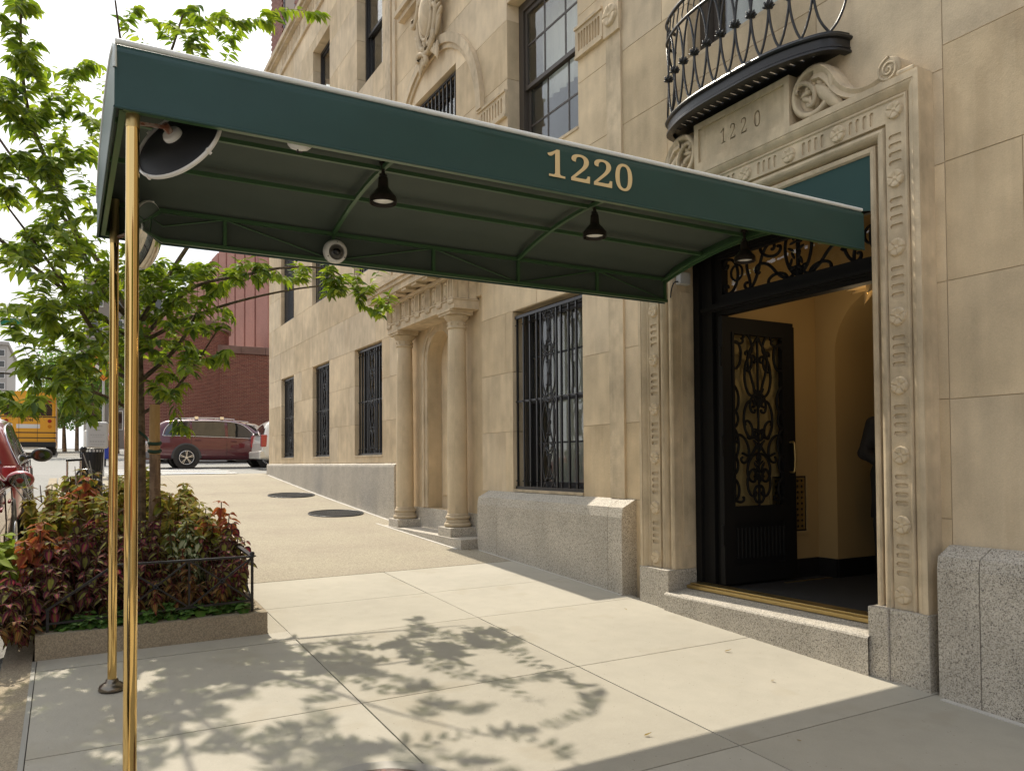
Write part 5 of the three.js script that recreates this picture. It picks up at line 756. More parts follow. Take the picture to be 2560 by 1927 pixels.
// ---------------------------------------------------------------- the street tree
M.bark = mat({ map: tex([128, 256], (u, v) => { const k = fbm(u, v, 6, 40, 4, 61), l = fbm(u, v, 10, 3, 3, 62); return mix3([0.085, 0.058, 0.04], [0.24, 0.175, 0.115], sstep(0.3, 0.7, 0.55 * k + 0.45 * l)); }), bumpMap: concBump, bumpScale: 0.02, roughness: 0.95 });
M.leaf = mat({ color: C(1, 1, 1), roughness: 0.8, specularIntensity: 0.6, transmission: 0.6, thickness: 0, side: THREE.DoubleSide });
{
  srand(31337);
  const tree = thing('street_tree', 'young cherry tree with bright green leaves growing from the planter', 'tree', [0, 0, 0]);
  const taper = (pts, r0, r1, seg, rad = 9) => { const cv = new THREE.CatmullRomCurve3(pts), g = new THREE.TubeGeometry(cv, seg, 1, rad), p = g.attributes.position; for (let i = 0; i <= seg; i++) { const c = cv.getPointAt(i / seg), r = mix(r0, r1, i / seg); for (let k = 0; k <= rad; k++) { const j = i * (rad + 1) + k; p.setXYZ(j, c.x + (p.getX(j) - c.x) * r, c.y + (p.getY(j) - c.y) * r, c.z + (p.getZ(j) - c.z) * r); } } g.computeVertexNormals(); const uv = g.attributes.uv; for (let i = 0; i < uv.count; i++) uv.setXY(i, uv.getY(i), uv.getX(i) * 3); return g; };
  const base = [0.585, G(0.6, -7.95) + 0.1, -7.95];
  mk('trunk', taper([V(...base), V(0.59, -0.6, -7.95), V(0.588, 0.1, -7.95), V(0.575, 0.75, -7.96), V(0.56, 1.25, -7.95)], 0.05, 0.036, 24, 12), M.bark, tree);
  const nodes = []; const limb = (pts, r0, r1) => { const P3 = pts.map((q) => q.isVector3 ? q : V(...q)); mk('limb', taper(P3, r0, r1, 20, 7), M.bark, tree); const cv = new THREE.CatmullRomCurve3(P3); for (let i = 4; i <= 20; i++) nodes.push({ p: cv.getPointAt(i / 20), r: mix(r0, r1, i / 20), d: cv.getTangentAt(i / 20) }); };
  const T1 = V(0.585, 0.45, -7.95), T2 = V(0.577, 0.75, -7.955), T3 = V(0.565, 1.1, -7.95), T4 = V(0.56, 1.25, -7.95);
  limb([T2, atZ(440, 870, -8.0), atZ(510, 760, -8.1), atZ(600, 705, -8.25), atZ(690, 672, -8.3)], 0.022, 0.007);
  limb([T1, atZ(420, 990, -7.8), atZ(490, 905, -7.75), atZ(540, 830, -7.7)], 0.016, 0.006);
  limb([T3, atZ(480, 720, -7.7), atZ(600, 690, -7.6), atZ(720, 668, -7.6), atZ(840, 680, -7.7), atZ(905, 740, -7.7)], 0.02, 0.006);
  limb([T2, atZ(270, 880, -7.7), atZ(190, 760, -7.4), atZ(110, 640, -7.2), atZ(20, 520, -7.0)], 0.024, 0.007);
  limb([T1, atZ(260, 990, -7.6), atZ(170, 960, -7.2), atZ(90, 940, -6.9), atZ(-40, 930, -6.6)], 0.016, 0.005);
  limb([T4, atZ(240, 700, -7.7), atZ(150, 480, -7.4), atZ(70, 280, -7.1), atZ(50, 60, -6.9), atZ(56, -20, -6.8)], 0.028, 0.008);
  limb([T4, atZ(330, 620, -7.9), atZ(360, 300, -7.9), atZ(430, 120, -7.8), atZ(455, 40, -7.8)], 0.03, 0.009);
  limb([T4, V(0.9, 1.9, -8.0), V(1.25, 2.5, -7.9), V(1.5, 3.0, -7.7), V(1.8, 3.4, -7.5)], 0.026, 0.007);
  limb([T3, V(1.2, 1.5, -8.2), V(2.0, 1.8, -8.3), V(2.7, 1.95, -8.3)], 0.02, 0.006);
  limb([T4, V(0.2, 2.0, -8.4), V(-0.4, 2.8, -8.7), V(-0.9, 3.6, -8.8)], 0.026, 0.007);
  limb([T4, V(0.45, 2.1, -7.4), V(0.4, 2.9, -6.9), V(0.3, 3.5, -6.6)], 0.024, 0.007);
  limb([T3, V(-0.2, 1.6, -7.6), V(-0.9, 2.1, -7.2), V(-1.7, 2.6, -6.9)], 0.022, 0.006);
  limb([T2, V(0.3, 0.95, -8.6), V(0.0, 1.3, -9.3), V(-0.3, 1.7, -9.9)], 0.02, 0.006);
  const targets = []; const clump = (px, py, rx, ry, z0, z1, n) => { for (let i = 0; i < n * 1.2; i++) { const a = rnd() * 6.283, r = Math.sqrt(rnd()); targets.push(atZ(px + rx * r * Math.cos(a), py + ry * r * Math.sin(a), rr(z0, z1))); } };
  clump(50, 60, 70, 90, -7.2, -6.4, 16); clump(50, 240, 80, 100, -7.3, -6.5, 26); clump(150, 330, 90, 90, -7.4, -6.6, 24); clump(60, 450, 90, 80, -7.3, -6.5, 24); clump(190, 180, 45, 40, -7.2, -6.6, 4);
  clump(180, 520, 90, 90, -7.6, -6.6, 18); clump(80, 640, 100, 80, -7.6, -6.4, 24); clump(210, 680, 80, 90, -8.4, -6.8, 34); clump(90, 790, 90, 70, -7.8, -6.3, 24); clump(210, 860, 90, 80, -8.4, -6.8, 34); clump(120, 930, 90, 50, -7.4, -6.3, 12); clump(40, 1000, 70, 35, -6.4, -5.9, 8); clump(190, 1010, 70, 40, -7.2, -6.4, 9);
  clump(330, 700, 60, 120, -8.6, -7.2, 30); clump(440, 700, 80, 70, -8.6, -7.4, 28); clump(430, 830, 90, 80, -8.6, -7.4, 34); clump(330, 900, 60, 80, -8.4, -7.6, 14); clump(540, 770, 55, 60, -8.2, -7.4, 12); clump(520, 690, 80, 40, -8.3, -7.4, 16); clump(430, 950, 70, 50, -8.0, -7.3, 12); clump(500, 880, 50, 40, -7.9, -7.4, 6); clump(560, 890, 20, 20, -7.7, -7.5, 2); clump(460, 1050, 25, 25, -7.7, -7.5, 2);
  clump(620, 680, 60, 30, -8.2, -7.5, 9); clump(720, 680, 60, 30, -8.1, -7.5, 10); clump(810, 700, 55, 40, -7.9, -7.5, 11); clump(890, 720, 50, 45, -7.9, -7.5, 9); clump(960, 760, 35, 40, -7.8, -7.6, 5);
  clump(440, 100, 70, 50, -7.9, -7.4, 6); clump(500, 70, 60, 60, -7.9, -7.4, 7); clump(580, 60, 50, 50, -7.8, -7.3, 7); clump(660, 35, 50, 35, -7.7, -7.3, 4); clump(770, 35, 40, 20, -7.5, -7.3, 2); clump(350, 60, 50, 50, -7.8, -7.4, 4); clump(520, 150, 70, 30, -7.9, -7.5, 5);
  const canopyTop = (px) => 103.5 + 0.2271 * (px - 284.8), canopyBot = (px) => 593 + 0.1174 * (px - 248.7);
  let tries = 0; for (let got = 0; got < 150 && tries < 6000; tries++) { const q = V(rr(-2.7, 2.9), rr(1.2, 4.4), rr(-10.2, -6.0)); if (((q.x - 0.2) / 2.9) ** 2 + ((q.y - 2.3) / 2.2) ** 2 + ((q.z + 8) / 2.4) ** 2 > 1) continue; const [px, py] = proj(q); if (px > 235 && py < canopyTop(px) + 40 && py > -160) continue; if (py > canopyBot(px) - 60 && px > 240) continue; if (px <= 235 && py > -120 && rnd() < 0.8) continue; targets.push(q); got++; }
  targets.sort((a, b) => a.distanceTo(T3) - b.distanceTo(T3));
  const twigs = [], leaves = []; const up = V(0, 1, 0);
  for (const t of targets) {
    let best = null, bd = 1e9; for (const n of nodes) { const d = n.p.distanceTo(t) * (1 + (t.y < n.p.y ? 0.25 : 0)); if (d < bd) { bd = d; best = n; } }
    const a = best.p, L = a.distanceTo(t); if (L > 2.2) continue; const m = a.clone().lerp(t, 0.5).addScaledVector(best.d, L * 0.18).add(V(rr(-0.05, 0.05), L * rr(0.04, 0.14), rr(-0.05, 0.05))), cv = new THREE.QuadraticBezierCurve3(a.clone(), m, t.clone()), r0 = Math.min(best.r * 0.7, 0.0035 + L * 0.006);
    const g = new THREE.TubeGeometry(cv, 6, 1, 5), p = g.attributes.position; for (let i = 0; i <= 6; i++) { const c = cv.getPointAt(i / 6), r = mix(r0, 0.0016, i / 6); for (let k = 0; k <= 5; k++) { const j = i * 6 + k; p.setXYZ(j, c.x + (p.getX(j) - c.x) * r, c.y + (p.getY(j) - c.y) * r, c.z + (p.getZ(j) - c.z) * r); } } twigs.push(g);
    for (let i = 2; i <= 6; i++) nodes.push({ p: cv.getPointAt(i / 6), r: mix(r0, 0.0016, i / 6), d: cv.getTangentAt(i / 6) });
    const n = Math.round(rr(12, 18)), run = Math.min(L * 0.92, 0.66); let side = rnd() < 0.5 ? 1 : -1;
    for (let i = 0; i < n; i++) { const u = 1 - (i / n) * run / L; if (u < 0.02) break; const c = cv.getPointAt(u), d = cv.getTangentAt(u); let s = new THREE.Vector3().crossVectors(d, up); if (s.lengthSq() < 0.01) s.set(1, 0, 0); s.normalize(); side = -side; const dir = d.clone().multiplyScalar(i === 0 ? 1 : 0.45).addScaledVector(s, side * (i === 0 ? 0.1 : rr(0.5, 0.95))).add(V(rr(-0.2, 0.2), -rr(0.05, 0.6), rr(-0.2, 0.2))).normalize(); leaves.push({ p: c, d: dir, roll: rr(-0.6, 0.6), s: rr(0.65, 1.28) * (i < 2 ? 0.8 : 1), t: rnd() }); }
  }
  mk('twigs', twigs, M.bark, tree).userData.kind = 'stuff';
  const lg = leafGeo({ L: 0.108, W: 0.046, n: 6, serr: 0.06, pow: 0.8, droop: 0.28, fold: 0.4, margin: [1, 1, 1], vein: [1.15, 1.15, 1.1], seed: 3 }); lg.deleteAttribute('color'); lg.userData.keep = true;
  const cols = [C(0.28, 0.39, 0.022), C(0.37, 0.47, 0.026), C(0.18, 0.28, 0.020), C(0.44, 0.53, 0.036), C(0.10, 0.17, 0.022)], leafMats = cols.map((c) => { const m = M.leaf.clone(); m.color.copy(c); return m; });
  const pick = (t) => (t < 0.32 ? 0 : t < 0.58 ? 1 : t < 0.78 ? 2 : t < 0.9 ? 3 : 4);
  // the largest leaves in view are parts of their own
  for (const l of leaves) { const z = l.p.dot(camF), [px, py] = proj(l.p); l.k = z > 0 && px > -20 && px < 1100 && py > -20 && py < 1100 ? l.s / z : 0; if (l.k && px > 250 && py > canopyTop(px) && py < canopyBot(px)) l.k *= 0.1; }
  leaves.sort((a, b) => b.k - a.k); const o = new THREE.Object3D();
  leaves.slice(0, 300).forEach((l) => { const q = mk('leaf', lg, leafMats[pick(l.t)], tree, true); q.position.copy(l.p); orient(q, l.d, up, l.roll); q.scale.setScalar(l.s); });
  const restL = leaves.slice(300), im = new THREE.InstancedMesh(lg, M.leaf, restL.length); im.name = 'foliage'; im.userData.kind = 'stuff'; im.castShadow = im.receiveShadow = true;
  restL.forEach((l, i) => { o.position.copy(l.p); orient(o, l.d, up, l.roll); o.scale.setScalar(l.s); o.updateMatrix(); im.setMatrixAt(i, o.matrix); im.setColorAt(i, cols[pick(l.t)]); }); tree.add(im);
  console.log('leaves', leaves.length, 'targets', targets.length);
  // stake and tie
  const st = thing('tree_stake', 'weathered wooden stake standing beside the tree trunk', 'stake', [0, 0, 0]); const sz = -7.75; const p0 = atZ(385, 1330, sz), p1 = atZ(386, 1012, sz);
  M.stakeWood = mat({ map: tex([128, 256], (u, v) => { const k = fbm(u, v, 14, 3, 4, 71), l = fbm(u, v, 5, 30, 3, 72); return mix3([0.20, 0.125, 0.075], [0.38, 0.25, 0.155], sstep(0.3, 0.7, 0.7 * k + 0.3 * l)); }), bumpMap: concBump, bumpScale: 0.012, roughness: 0.95 }); M.woodFresh = mat({ map: tex([64, 128], (u, v) => { const k = fbm(u, v, 12, 2, 4, 75); return mix3([0.36, 0.20, 0.07], [0.52, 0.34, 0.15], k); }), roughness: 0.8 });
  mk('post', taper([V(p0.x, G(0.7, sz), sz), p0, p0.clone().lerp(p1, 0.5).add(V(0.004, 0, 0)), p0.clone().lerp(p1, 0.62)], 0.052, 0.045, 14, 12), M.stakeWood, st); mk('bare_top', [taper([p0.clone().lerp(p1, 0.61), p0.clone().lerp(p1, 0.8), p1], 0.046, 0.043, 8, 12), (() => { const g = new THREE.CylinderGeometry(0.043, 0.043, 0.004, 12); g.translate(p1.x, p1.y, p1.z); return g; })()], M.woodFresh, st).userData.label = 'pale freshly stripped top of the stake';
  const tie = thing('tree_tie', 'dark green strap tying the trunk to the stake', 'strap', [0, 0, 0]); const ty = p0.clone().lerp(p1, 0.70); M.strap = mat({ color: C(0.02, 0.05, 0.03), roughness: 0.8 });
  for (const [dy, dz] of [[0, 0], [-0.07, 0.004]]) { const g = new THREE.TorusGeometry(0.05, 0.011, 5, 28); g.scale(1, 1, 1.5); g.rotateX(Math.PI / 2 + 0.2); g.translate(ty.x, ty.y + dy, ty.z); mk('loop', g, M.strap, tie); }
  mk('band', tube([V(ty.x - 0.04, ty.y - 0.03, ty.z + 0.02), V(0.64, ty.y + 0.04, -7.86), V(0.55, ty.y + 0.12, -7.895), V(0.53, ty.y + 0.13, -7.96)], 0.013, 16, 5), M.strap, tie);
}
// ---------------------------------------------------------------- vehicles
M.tyre = mat({ color: C(0.018, 0.018, 0.018), roughness: 0.85 }); M.alloy = mat({ color: C(0.62, 0.62, 0.62), metalness: 0.9, roughness: 0.25 }); M.carGlass = mat({ color: C(0.012, 0.014, 0.014), roughness: 0.03, clearcoat: 1, clearcoatRoughness: 0.02 }); M.plasticGrey = mat({ color: C(0.045, 0.045, 0.047), roughness: 0.6 }); M.chrome = mat({ color: C(0.7, 0.7, 0.7), metalness: 1, roughness: 0.12 });
M.tail = mat({ color: C(0.32, 0.012, 0.012), roughness: 0.12, clearcoat: 1 }); M.lampWhite = mat({ color: C(0.6, 0.6, 0.58), roughness: 0.1, clearcoat: 1 });
M.carMirror = mat({ color: C(0.22, 0.24, 0.23), metalness: 1, roughness: 0.05 });
const paint = (r, g, b, metal = 0.35) => mat({ color: C(r, g, b), metalness: metal, roughness: 0.32, clearcoat: 1, clearcoatRoughness: 0.03 });
// stations along the car: [x, yBottom, ySill, yBelt, yTop, halfWidth, halfTop]
function makeCar(root, o) {
  const S = o.stations, bodyM = o.paint, prof = (s) => { const [x, yb, ys, ybl, yt, w, wt] = s; return [[x, yb, 0], [x, yb, w * 0.86], [x, yb + 0.05, w * 0.95], [x, ys, w * 0.985], [x, mix(ys, ybl, 0.5), w], [x, ybl - 0.04, w * 0.985], [x, ybl, w * 0.965], [x, mix(ybl, yt, 0.5), mix(w * 0.95, wt, 0.5)], [x, yt - Math.min(0.06, (yt - ybl) * 0.4), wt], [x, yt - Math.min(0.015, (yt - ybl) * 0.1), wt * 0.86], [x, yt, wt * 0.5], [x, yt + 0.006, 0]]; };
  const fine = []; for (let i = 0; i < S.length - 1; i++) for (let k = 0; k < 3; k++) { const t = k / 3, a = S[Math.max(0, i - 1)], b = S[i], c = S[i + 1], d = S[Math.min(S.length - 1, i + 2)]; fine.push(b.map((_, j) => { if (j === 0) return mix(b[0], c[0], t); const m0 = (c[j] - a[j]) * 0.5, m1 = (d[j] - b[j]) * 0.5, t2 = t * t, t3 = t2 * t; return mix((2 * t3 - 3 * t2 + 1) * b[j] + (t3 - 2 * t2 + t) * m0 + (-2 * t3 + 3 * t2) * c[j] + (t3 - t2) * m1, mix(b[j], c[j], t), 0.55); })); } fine.push(S[S.length - 1]);
  const P = fine.map(prof), nr = P[0].length; const full = P.map((r) => [...r.slice(1).reverse().map(([x, y, z]) => [x, y, -z]), ...r]);   // bottom centre shared at the middle
  const g = grid(full.length - 1, full[0].length - 1, (u, v) => full[Math.round(u * (full.length - 1))][Math.round(v * (full[0].length - 1))]);
  const cap = (r) => { const n = r.length, c = [r[0][0], (r[Math.floor(n / 2)][1] + r[0][1]) / 2, 0], q = []; for (let i = 0; i < n - 1; i++) q.push([c, r[i], r[i + 1], r[i + 1]]); return quads(q); };
  mk('body', [toCreasedNormals(g.toNonIndexed(), 0.9), cap(full[0]), cap(full[full.length - 1])], bodyM, root);
  const find = (x) => { let i = 0; while (i < fine.length - 2 && fine[i + 1][0] < x) i++; const t = clamp((x - fine[i][0]) / (fine[i + 1][0] - fine[i][0])); return fine[i].map((a, j) => mix(a, fine[i + 1][j], t)); };
  const skin = (x, h, s, off) => { const st = find(x), [, , , ybl, yt, w, wt] = st, y = mix(ybl, yt - 0.06, h); const q = h < 0.5 ? mix(w * 0.965, mix(w * 0.95, wt, 0.5), h * 2) : mix(mix(w * 0.95, wt, 0.5), wt, h * 2 - 1); return [x, y, s * (q + off)]; };
  for (const s of [-1, 1]) { for (const [a, b, sl0, sl1] of o.sideWin) mk('side_window', grid(8, 3, (u, v) => { const h = 0.06 + 0.86 * v; return skin(mix(mix(a, a + sl0, v), mix(b, b + sl1, v), u), h, s, 0.018); }), M.carGlass, root);
    mk('window_trim', tube(o.trim.map(([x, h]) => V(...skin(x, h, s, 0.018))), 0.012, 60, 5), M.chrome, root);
    for (const x of o.handles) { const q = find(x); mk('door_handle', rbx(x - 0.10, x + 0.10, q[3] - 0.13, q[3] - 0.10, s * (q[5] + 0.0), s * (q[5] + 0.03), 0.012), o.handleM || bodyM, root); }
    for (const x of o.seams) { const q = find(x); mk('door_seam', tube([0, 0.3, 0.6, 1].map((t) => { const yy = mix(q[2] - 0.05, q[3], t); return V(x, yy, s * (mix(q[5] * 0.985, q[5], Math.sin(Math.PI * t) * 0.9 + 0.05) + 0.0015)); }), 0.004, 10, 4), M.black, root); }
    const mx = o.mirror[0], mq = find(mx); mk('wing_mirror', [(() => { const m = new THREE.SphereGeometry(1, 16, 12); m.scale(0.09, 0.095 * o.mirror[2], 0.13 * o.mirror[2]); m.translate(mx, mq[3] + 0.06, s * (mq[5] + 0.13 * o.mirror[1])); return m; })(), bar(V(mx, mq[3] + 0.02, s * (mq[5] - 0.05)), V(mx, mq[3] + 0.03, s * (mq[5] + 0.1 * o.mirror[1])), 0.04, 0.05)], o.mirrorM || bodyM, root);
    const mg = new THREE.CircleGeometry(1, 24); mg.scale(0.10 * o.mirror[2], 0.07 * o.mirror[2], 1); mg.rotateY(-Math.PI / 2); mg.translate(mx - 0.085, mq[3] + 0.06, s * (mq[5] + 0.13 * o.mirror[1])); mk('mirror_glass', mg, M.carMirror, root); }
  for (const x of o.axles) for (const s of [-1, 1]) { const w = find(x)[5], r = o.wheelR, wz = s * (w - 0.10);
    const arch = new THREE.TorusGeometry(r + 0.075, 0.05, 6, 24, Math.PI * 1.06); arch.rotateZ(-0.03 * Math.PI); arch.scale(1, 1, 0.9); arch.translate(x, r + 0.02, s * (w - 0.025)); mk('wheel_arch', arch, o.archM || M.plasticGrey, root);
    const disc = new THREE.CircleGeometry(r + 0.07, 28); if (s < 0) disc.rotateY(Math.PI); disc.translate(x, r + 0.02, s * (w + 0.002)); mk('wheel_well', disc, M.black, root);
    const wh = part('wheel', root, [x, r, wz]); const ty = new THREE.TorusGeometry(r - 0.085, 0.09, 12, 36); ty.scale(1, 1, 1.25); mk('tyre', ty, M.tyre, wh); const zf = s * 0.115;
    const hub = new THREE.CylinderGeometry(r - 0.12, r - 0.12, 0.05, 32); hub.rotateX(Math.PI / 2); hub.translate(0, 0, s * 0.06); mk('wheel_back', hub, M.black, wh); const rimg = new THREE.TorusGeometry(r - 0.135, 0.014, 8, 36); rimg.translate(0, 0, zf); mk('rim', rimg, M.alloy, wh);
    for (let i = 0; i < 5; i++) for (const d of [-0.13, 0.13]) { const a = i / 5 * 6.283 + d + 0.3; mk('spoke', bar(V(0.05 * Math.cos(a - d * 0.4), 0.05 * Math.sin(a - d * 0.4), zf), V((r - 0.14) * Math.cos(a), (r - 0.14) * Math.sin(a), zf), 0.026, 0.02), M.alloy, wh); } const hc = new THREE.CylinderGeometry(0.05, 0.055, 0.03, 16); hc.rotateX(Math.PI / 2); hc.translate(0, 0, zf); mk('hub_cap', hc, M.alloy, wh); }
  // ends
  const x0 = S[0][0], x1 = S[S.length - 1][0], q0 = find(x0 + 0.12), q1 = find(x1 - 0.15), hw = q0[5];
  const rs = (h, z) => { const st = o.rearGlass; return [mix(st[0][0], st[1][0], h), mix(st[0][1], st[1][1], h), z * mix(hw * 0.82, q0[6] * 0.85, h)]; };
  mk('rear_window', grid(6, 4, (u, v) => { const p = rs(0.08 + 0.84 * v, -1 + 2 * u); return [p[0] - 0.012 - 0.03 * (1 - (2 * u - 1) ** 2), p[1], p[2]]; }), M.carGlass, root);
  mk('windscreen', grid(6, 4, (u, v) => { const st = o.frontGlass, z = -1 + 2 * u; return [mix(st[0][0], st[1][0], v) + 0.012 + 0.05 * (1 - z * z), mix(st[0][1], st[1][1], v), z * mix(hw * 0.84, q0[6] * 0.84, v)]; }), M.carGlass, root);
  mk('rear_bumper', rbx(x0 - 0.09, x0 + 0.25, 0.36, 0.62, -hw * 0.97, hw * 0.97, 0.06, 4), o.bumperM || M.plasticGrey, root); mk('front_bumper', rbx(x1 - 0.3, x1 + 0.06, 0.3, 0.6, -hw * 0.94, hw * 0.94, 0.08, 4), o.bumperM || bodyM, root);
  for (const s of [-1, 1]) { mk('tail_light', rbx(x0 - 0.03, x0 + 0.16, o.tailY[0], o.tailY[1], s * (hw - 0.17), s * (hw + 0.004), 0.025, 3), M.tail, root); mk('headlight', rbx(x1 - 0.35, x1 - 0.02, 0.72, 0.86, s * (hw - 0.42), s * (hw - 0.06), 0.04, 3), M.lampWhite, root); if (o.rails) { const g = tube(o.rails.map((x) => V(x, find(x)[4] + 0.035, s * (q0[6] - 0.14))), 0.018, 20, 6); mk('roof_rail', g, M.chrome, root); } }
  if (o.cross) for (const x of o.cross) mk('roof_bar', [rod(V(x, find(x)[4] + 0.07, -q0[6] + 0.1), V(x, find(x)[4] + 0.07, q0[6] - 0.1), 0.022), bx(x - 0.06, x + 0.06, find(x)[4] - 0.01, find(x)[4] + 0.09, q0[6] - 0.15, q0[6] - 0.06), bx(x - 0.06, x + 0.06, find(x)[4] - 0.01, find(x)[4] + 0.09, -q0[6] + 0.06, -q0[6] + 0.15)], M.chrome, root);
  return root;
}
const SUV_ST = [[-2.42, 0.42, 0.55, 0.86, 0.88, 0.80, 0.66], [-2.38, 0.36, 0.5, 1.02, 1.12, 0.87, 0.68], [-2.22, 0.34, 0.48, 1.10, 1.52, 0.92, 0.68], [-1.98, 0.32, 0.46, 1.11, 1.66, 0.945, 0.69], [-1.3, 0.3, 0.45, 1.10, 1.72, 0.95, 0.69], [-0.5, 0.28, 0.44, 1.08, 1.735, 0.95, 0.69], [0.2, 0.28, 0.44, 1.06, 1.715, 0.95, 0.68], [0.7, 0.28, 0.44, 1.05, 1.58, 0.945, 0.66], [1.15, 0.28, 0.44, 1.04, 1.29, 0.94, 0.70], [1.42, 0.29, 0.45, 1.00, 1.10, 0.935, 0.72], [1.9, 0.3, 0.46, 0.93, 1.0, 0.92, 0.70], [2.25, 0.32, 0.48, 0.80, 0.88, 0.86, 0.64], [2.42, 0.36, 0.5, 0.66, 0.70, 0.74, 0.56]];
const SUV = { stations: SUV_ST, sideWin: [[-2.08, -1.24, 0.16, 0], [-1.16, -0.08, 0, 0], [0.02, 1.12, 0, -0.55]], trim: [[-2.12, 0.04], [-1.2, 0.02], [0.0, 0.02], [1.22, 0.03], [0.95, 0.45], [0.55, 0.93], [0, 0.965], [-1.0, 0.97], [-1.75, 0.93], [-2.02, 0.6], [-2.12, 0.04]], handles: [-0.98, 0.2], seams: [-1.2, -0.03, 1.2], mirror: [0.86, 1, 1], axles: [-1.36, 1.42], wheelR: 0.37, rearGlass: [[-2.385, 1.12], [-2.16, 1.56]], frontGlass: [[1.28, 1.16], [0.68, 1.60]], tailY: [0.92, 1.12], rails: [-1.7, -1.0, -0.3, 0.3], cross: null };
function parkCar(root, x, z, turn, y, slope) { root.rotation.order = 'YXZ'; root.rotation.set(0, turn, slope || 0); root.position.set(x, y, z); }
{
  const a = thing('parked_suv', 'dark burgundy SUV with roof bars crossing in front of the brick building', 'car', [0, 0, 0]); makeCar(a, { ...SUV, paint: paint(0.085, 0.008, 0.016), cross: [-1.0, -0.15], handleM: null }); parkCar(a, 4.98, -30.35, 0, roadY(5, -30) + 0.0, 0);
  const w = thing('parked_suv', 'white SUV with its tail showing past the corner of the limestone building', 'car', [0, 0, 0]); makeCar(w, { ...SUV, paint: paint(0.62, 0.60, 0.54, 0.0), bumperM: paint(0.55, 0.53, 0.47, 0), tailY: [0.75, 1.15] }); parkCar(w, 8.02, -27.6, 0, roadY(5, -27.5), 0);
  const b = thing('parked_suv', 'beige SUV parked behind the burgundy one', 'car', [0, 0, 0]); makeCar(b, { ...SUV, paint: paint(0.42, 0.33, 0.24, 0.1) }); parkCar(b, 5.15, -36.0, Math.PI, roadY(5, -36), 0);
  const n = thing('parked_car', 'red car parked tight against the kerb beside the planter, its round mirror over the kerb', 'car', [0, 0, 0]); makeCar(n, { ...SUV, paint: paint(0.30, 0.012, 0.018, 0.3), mirror: [0.86, 0.6, 1.0] }); parkCar(n, -1.44, -8.95, Math.PI / 2, roadY(-1.4, -8.95), 0.05);
  const k = thing('parked_car', 'dark blue car parked at the kerb down the hill', 'car', [0, 0, 0]); makeCar(k, { ...SUV, paint: paint(0.01, 0.015, 0.04) }); parkCar(k, -1.5, 0.4, Math.PI / 2, roadY(-1.4, 0.4), 0.05);
  const r = thing('parked_car', 'red SUV with black towing mirrors parked ahead of the red car', 'car', [0, 0, 0]); makeCar(r, { ...SUV, paint: paint(0.26, 0.010, 0.016, 0.2), mirror: [0.86, 1.25, 1.25], mirrorM: M.plasticGrey }); parkCar(r, -1.47, -14.9, Math.PI / 2, roadY(-1.4, -14.9), 0.062);
}
{ // school bus seen from behind
  const b = thing('school_bus', 'yellow school bus numbered 28744 stopped up the street, seen from behind', 'bus', [-1.66, roadY(-1.6, -46.5), -46.0]); const Y = mat({ color: C(0.78, 0.36, 0.012), roughness: 0.35, clearcoat: 0.5 }); b.rotation.x = 0.0;
  mk('body', rbx(-1.2, 1.2, 0.45, 2.95, -9, 0, 0.12, 4), Y, b); mk('roof', (() => { const g = new THREE.CylinderGeometry(1.2, 1.2, 8.98, 32, 1, false, 0, Math.PI); g.rotateZ(Math.PI / 2); g.rotateY(Math.PI / 2); g.scale(1, 0.3, 1); g.rotateX(0); g.translate(0, 2.86, -4.5); return g; })(), Y, b);
  mk('bumper', rbx(-1.2, 1.2, 0.42, 0.68, -0.02, 0.12, 0.03), M.black, b); for (const y of [0.86, 1.12, 1.9]) mk('rub_rail', bx(-1.205, 1.205, y, y + 0.05, -8.9, 0.006), M.black, b);
  for (const [x0, x1] of [[-1.02, -0.42], [-0.34, 0.34], [0.42, 1.02]]) { const w = part('window', b); mk('frame', rbx(x0, x1, 1.98, 2.58, -0.02, 0.012, 0.02), M.black, w); mk('pane', rbx(x0 + 0.03, x1 - 0.03, 2.01, 2.55, 0.0, 0.018, 0.01), M.carGlass, w); }
  mk('door_seam', [bx(-0.40, -0.385, 0.7, 2.7, 0.0, 0.008), bx(0.385, 0.40, 0.7, 2.7, 0, 0.008)], M.black, b);
  const num = fitText(textGeo(fontS, '28744', 0.2, 0.004), 0.44, 0.15); num.translate(-0.23, 1.70, 0.004); mk('number', num, M.black, b); mk('notice_plate', [bx(-0.5, 0.5, 1.36, 1.56, 0.0, 0.007)], M.whiteP, b);
  for (const s of [-1, 1]) { for (const [y, r, m] of [[2.75, 0.11, M.tail], [1.72, 0.09, M.tail], [1.45, 0.09, mat({ color: C(0.6, 0.2, 0.01), roughness: 0.2 })]]) { const g = new THREE.CylinderGeometry(r, r, 0.05, 20); g.rotateX(Math.PI / 2); g.translate(s * 0.92, y, 0.015); mk('light', g, m, b); }
    for (const z of [-1.8, -7.4]) { const g = new THREE.TorusGeometry(0.36, 0.13, 10, 28); g.rotateY(Math.PI / 2); g.scale(1.2, 1, 1); g.translate(s * 1.02, 0.49, z); mk('tyre', g, M.tyre, b); } mk('mud_flap', bx(s * 0.75, s * 1.12, 0.12, 0.5, -1.2, -1.18), M.black, b); }
}
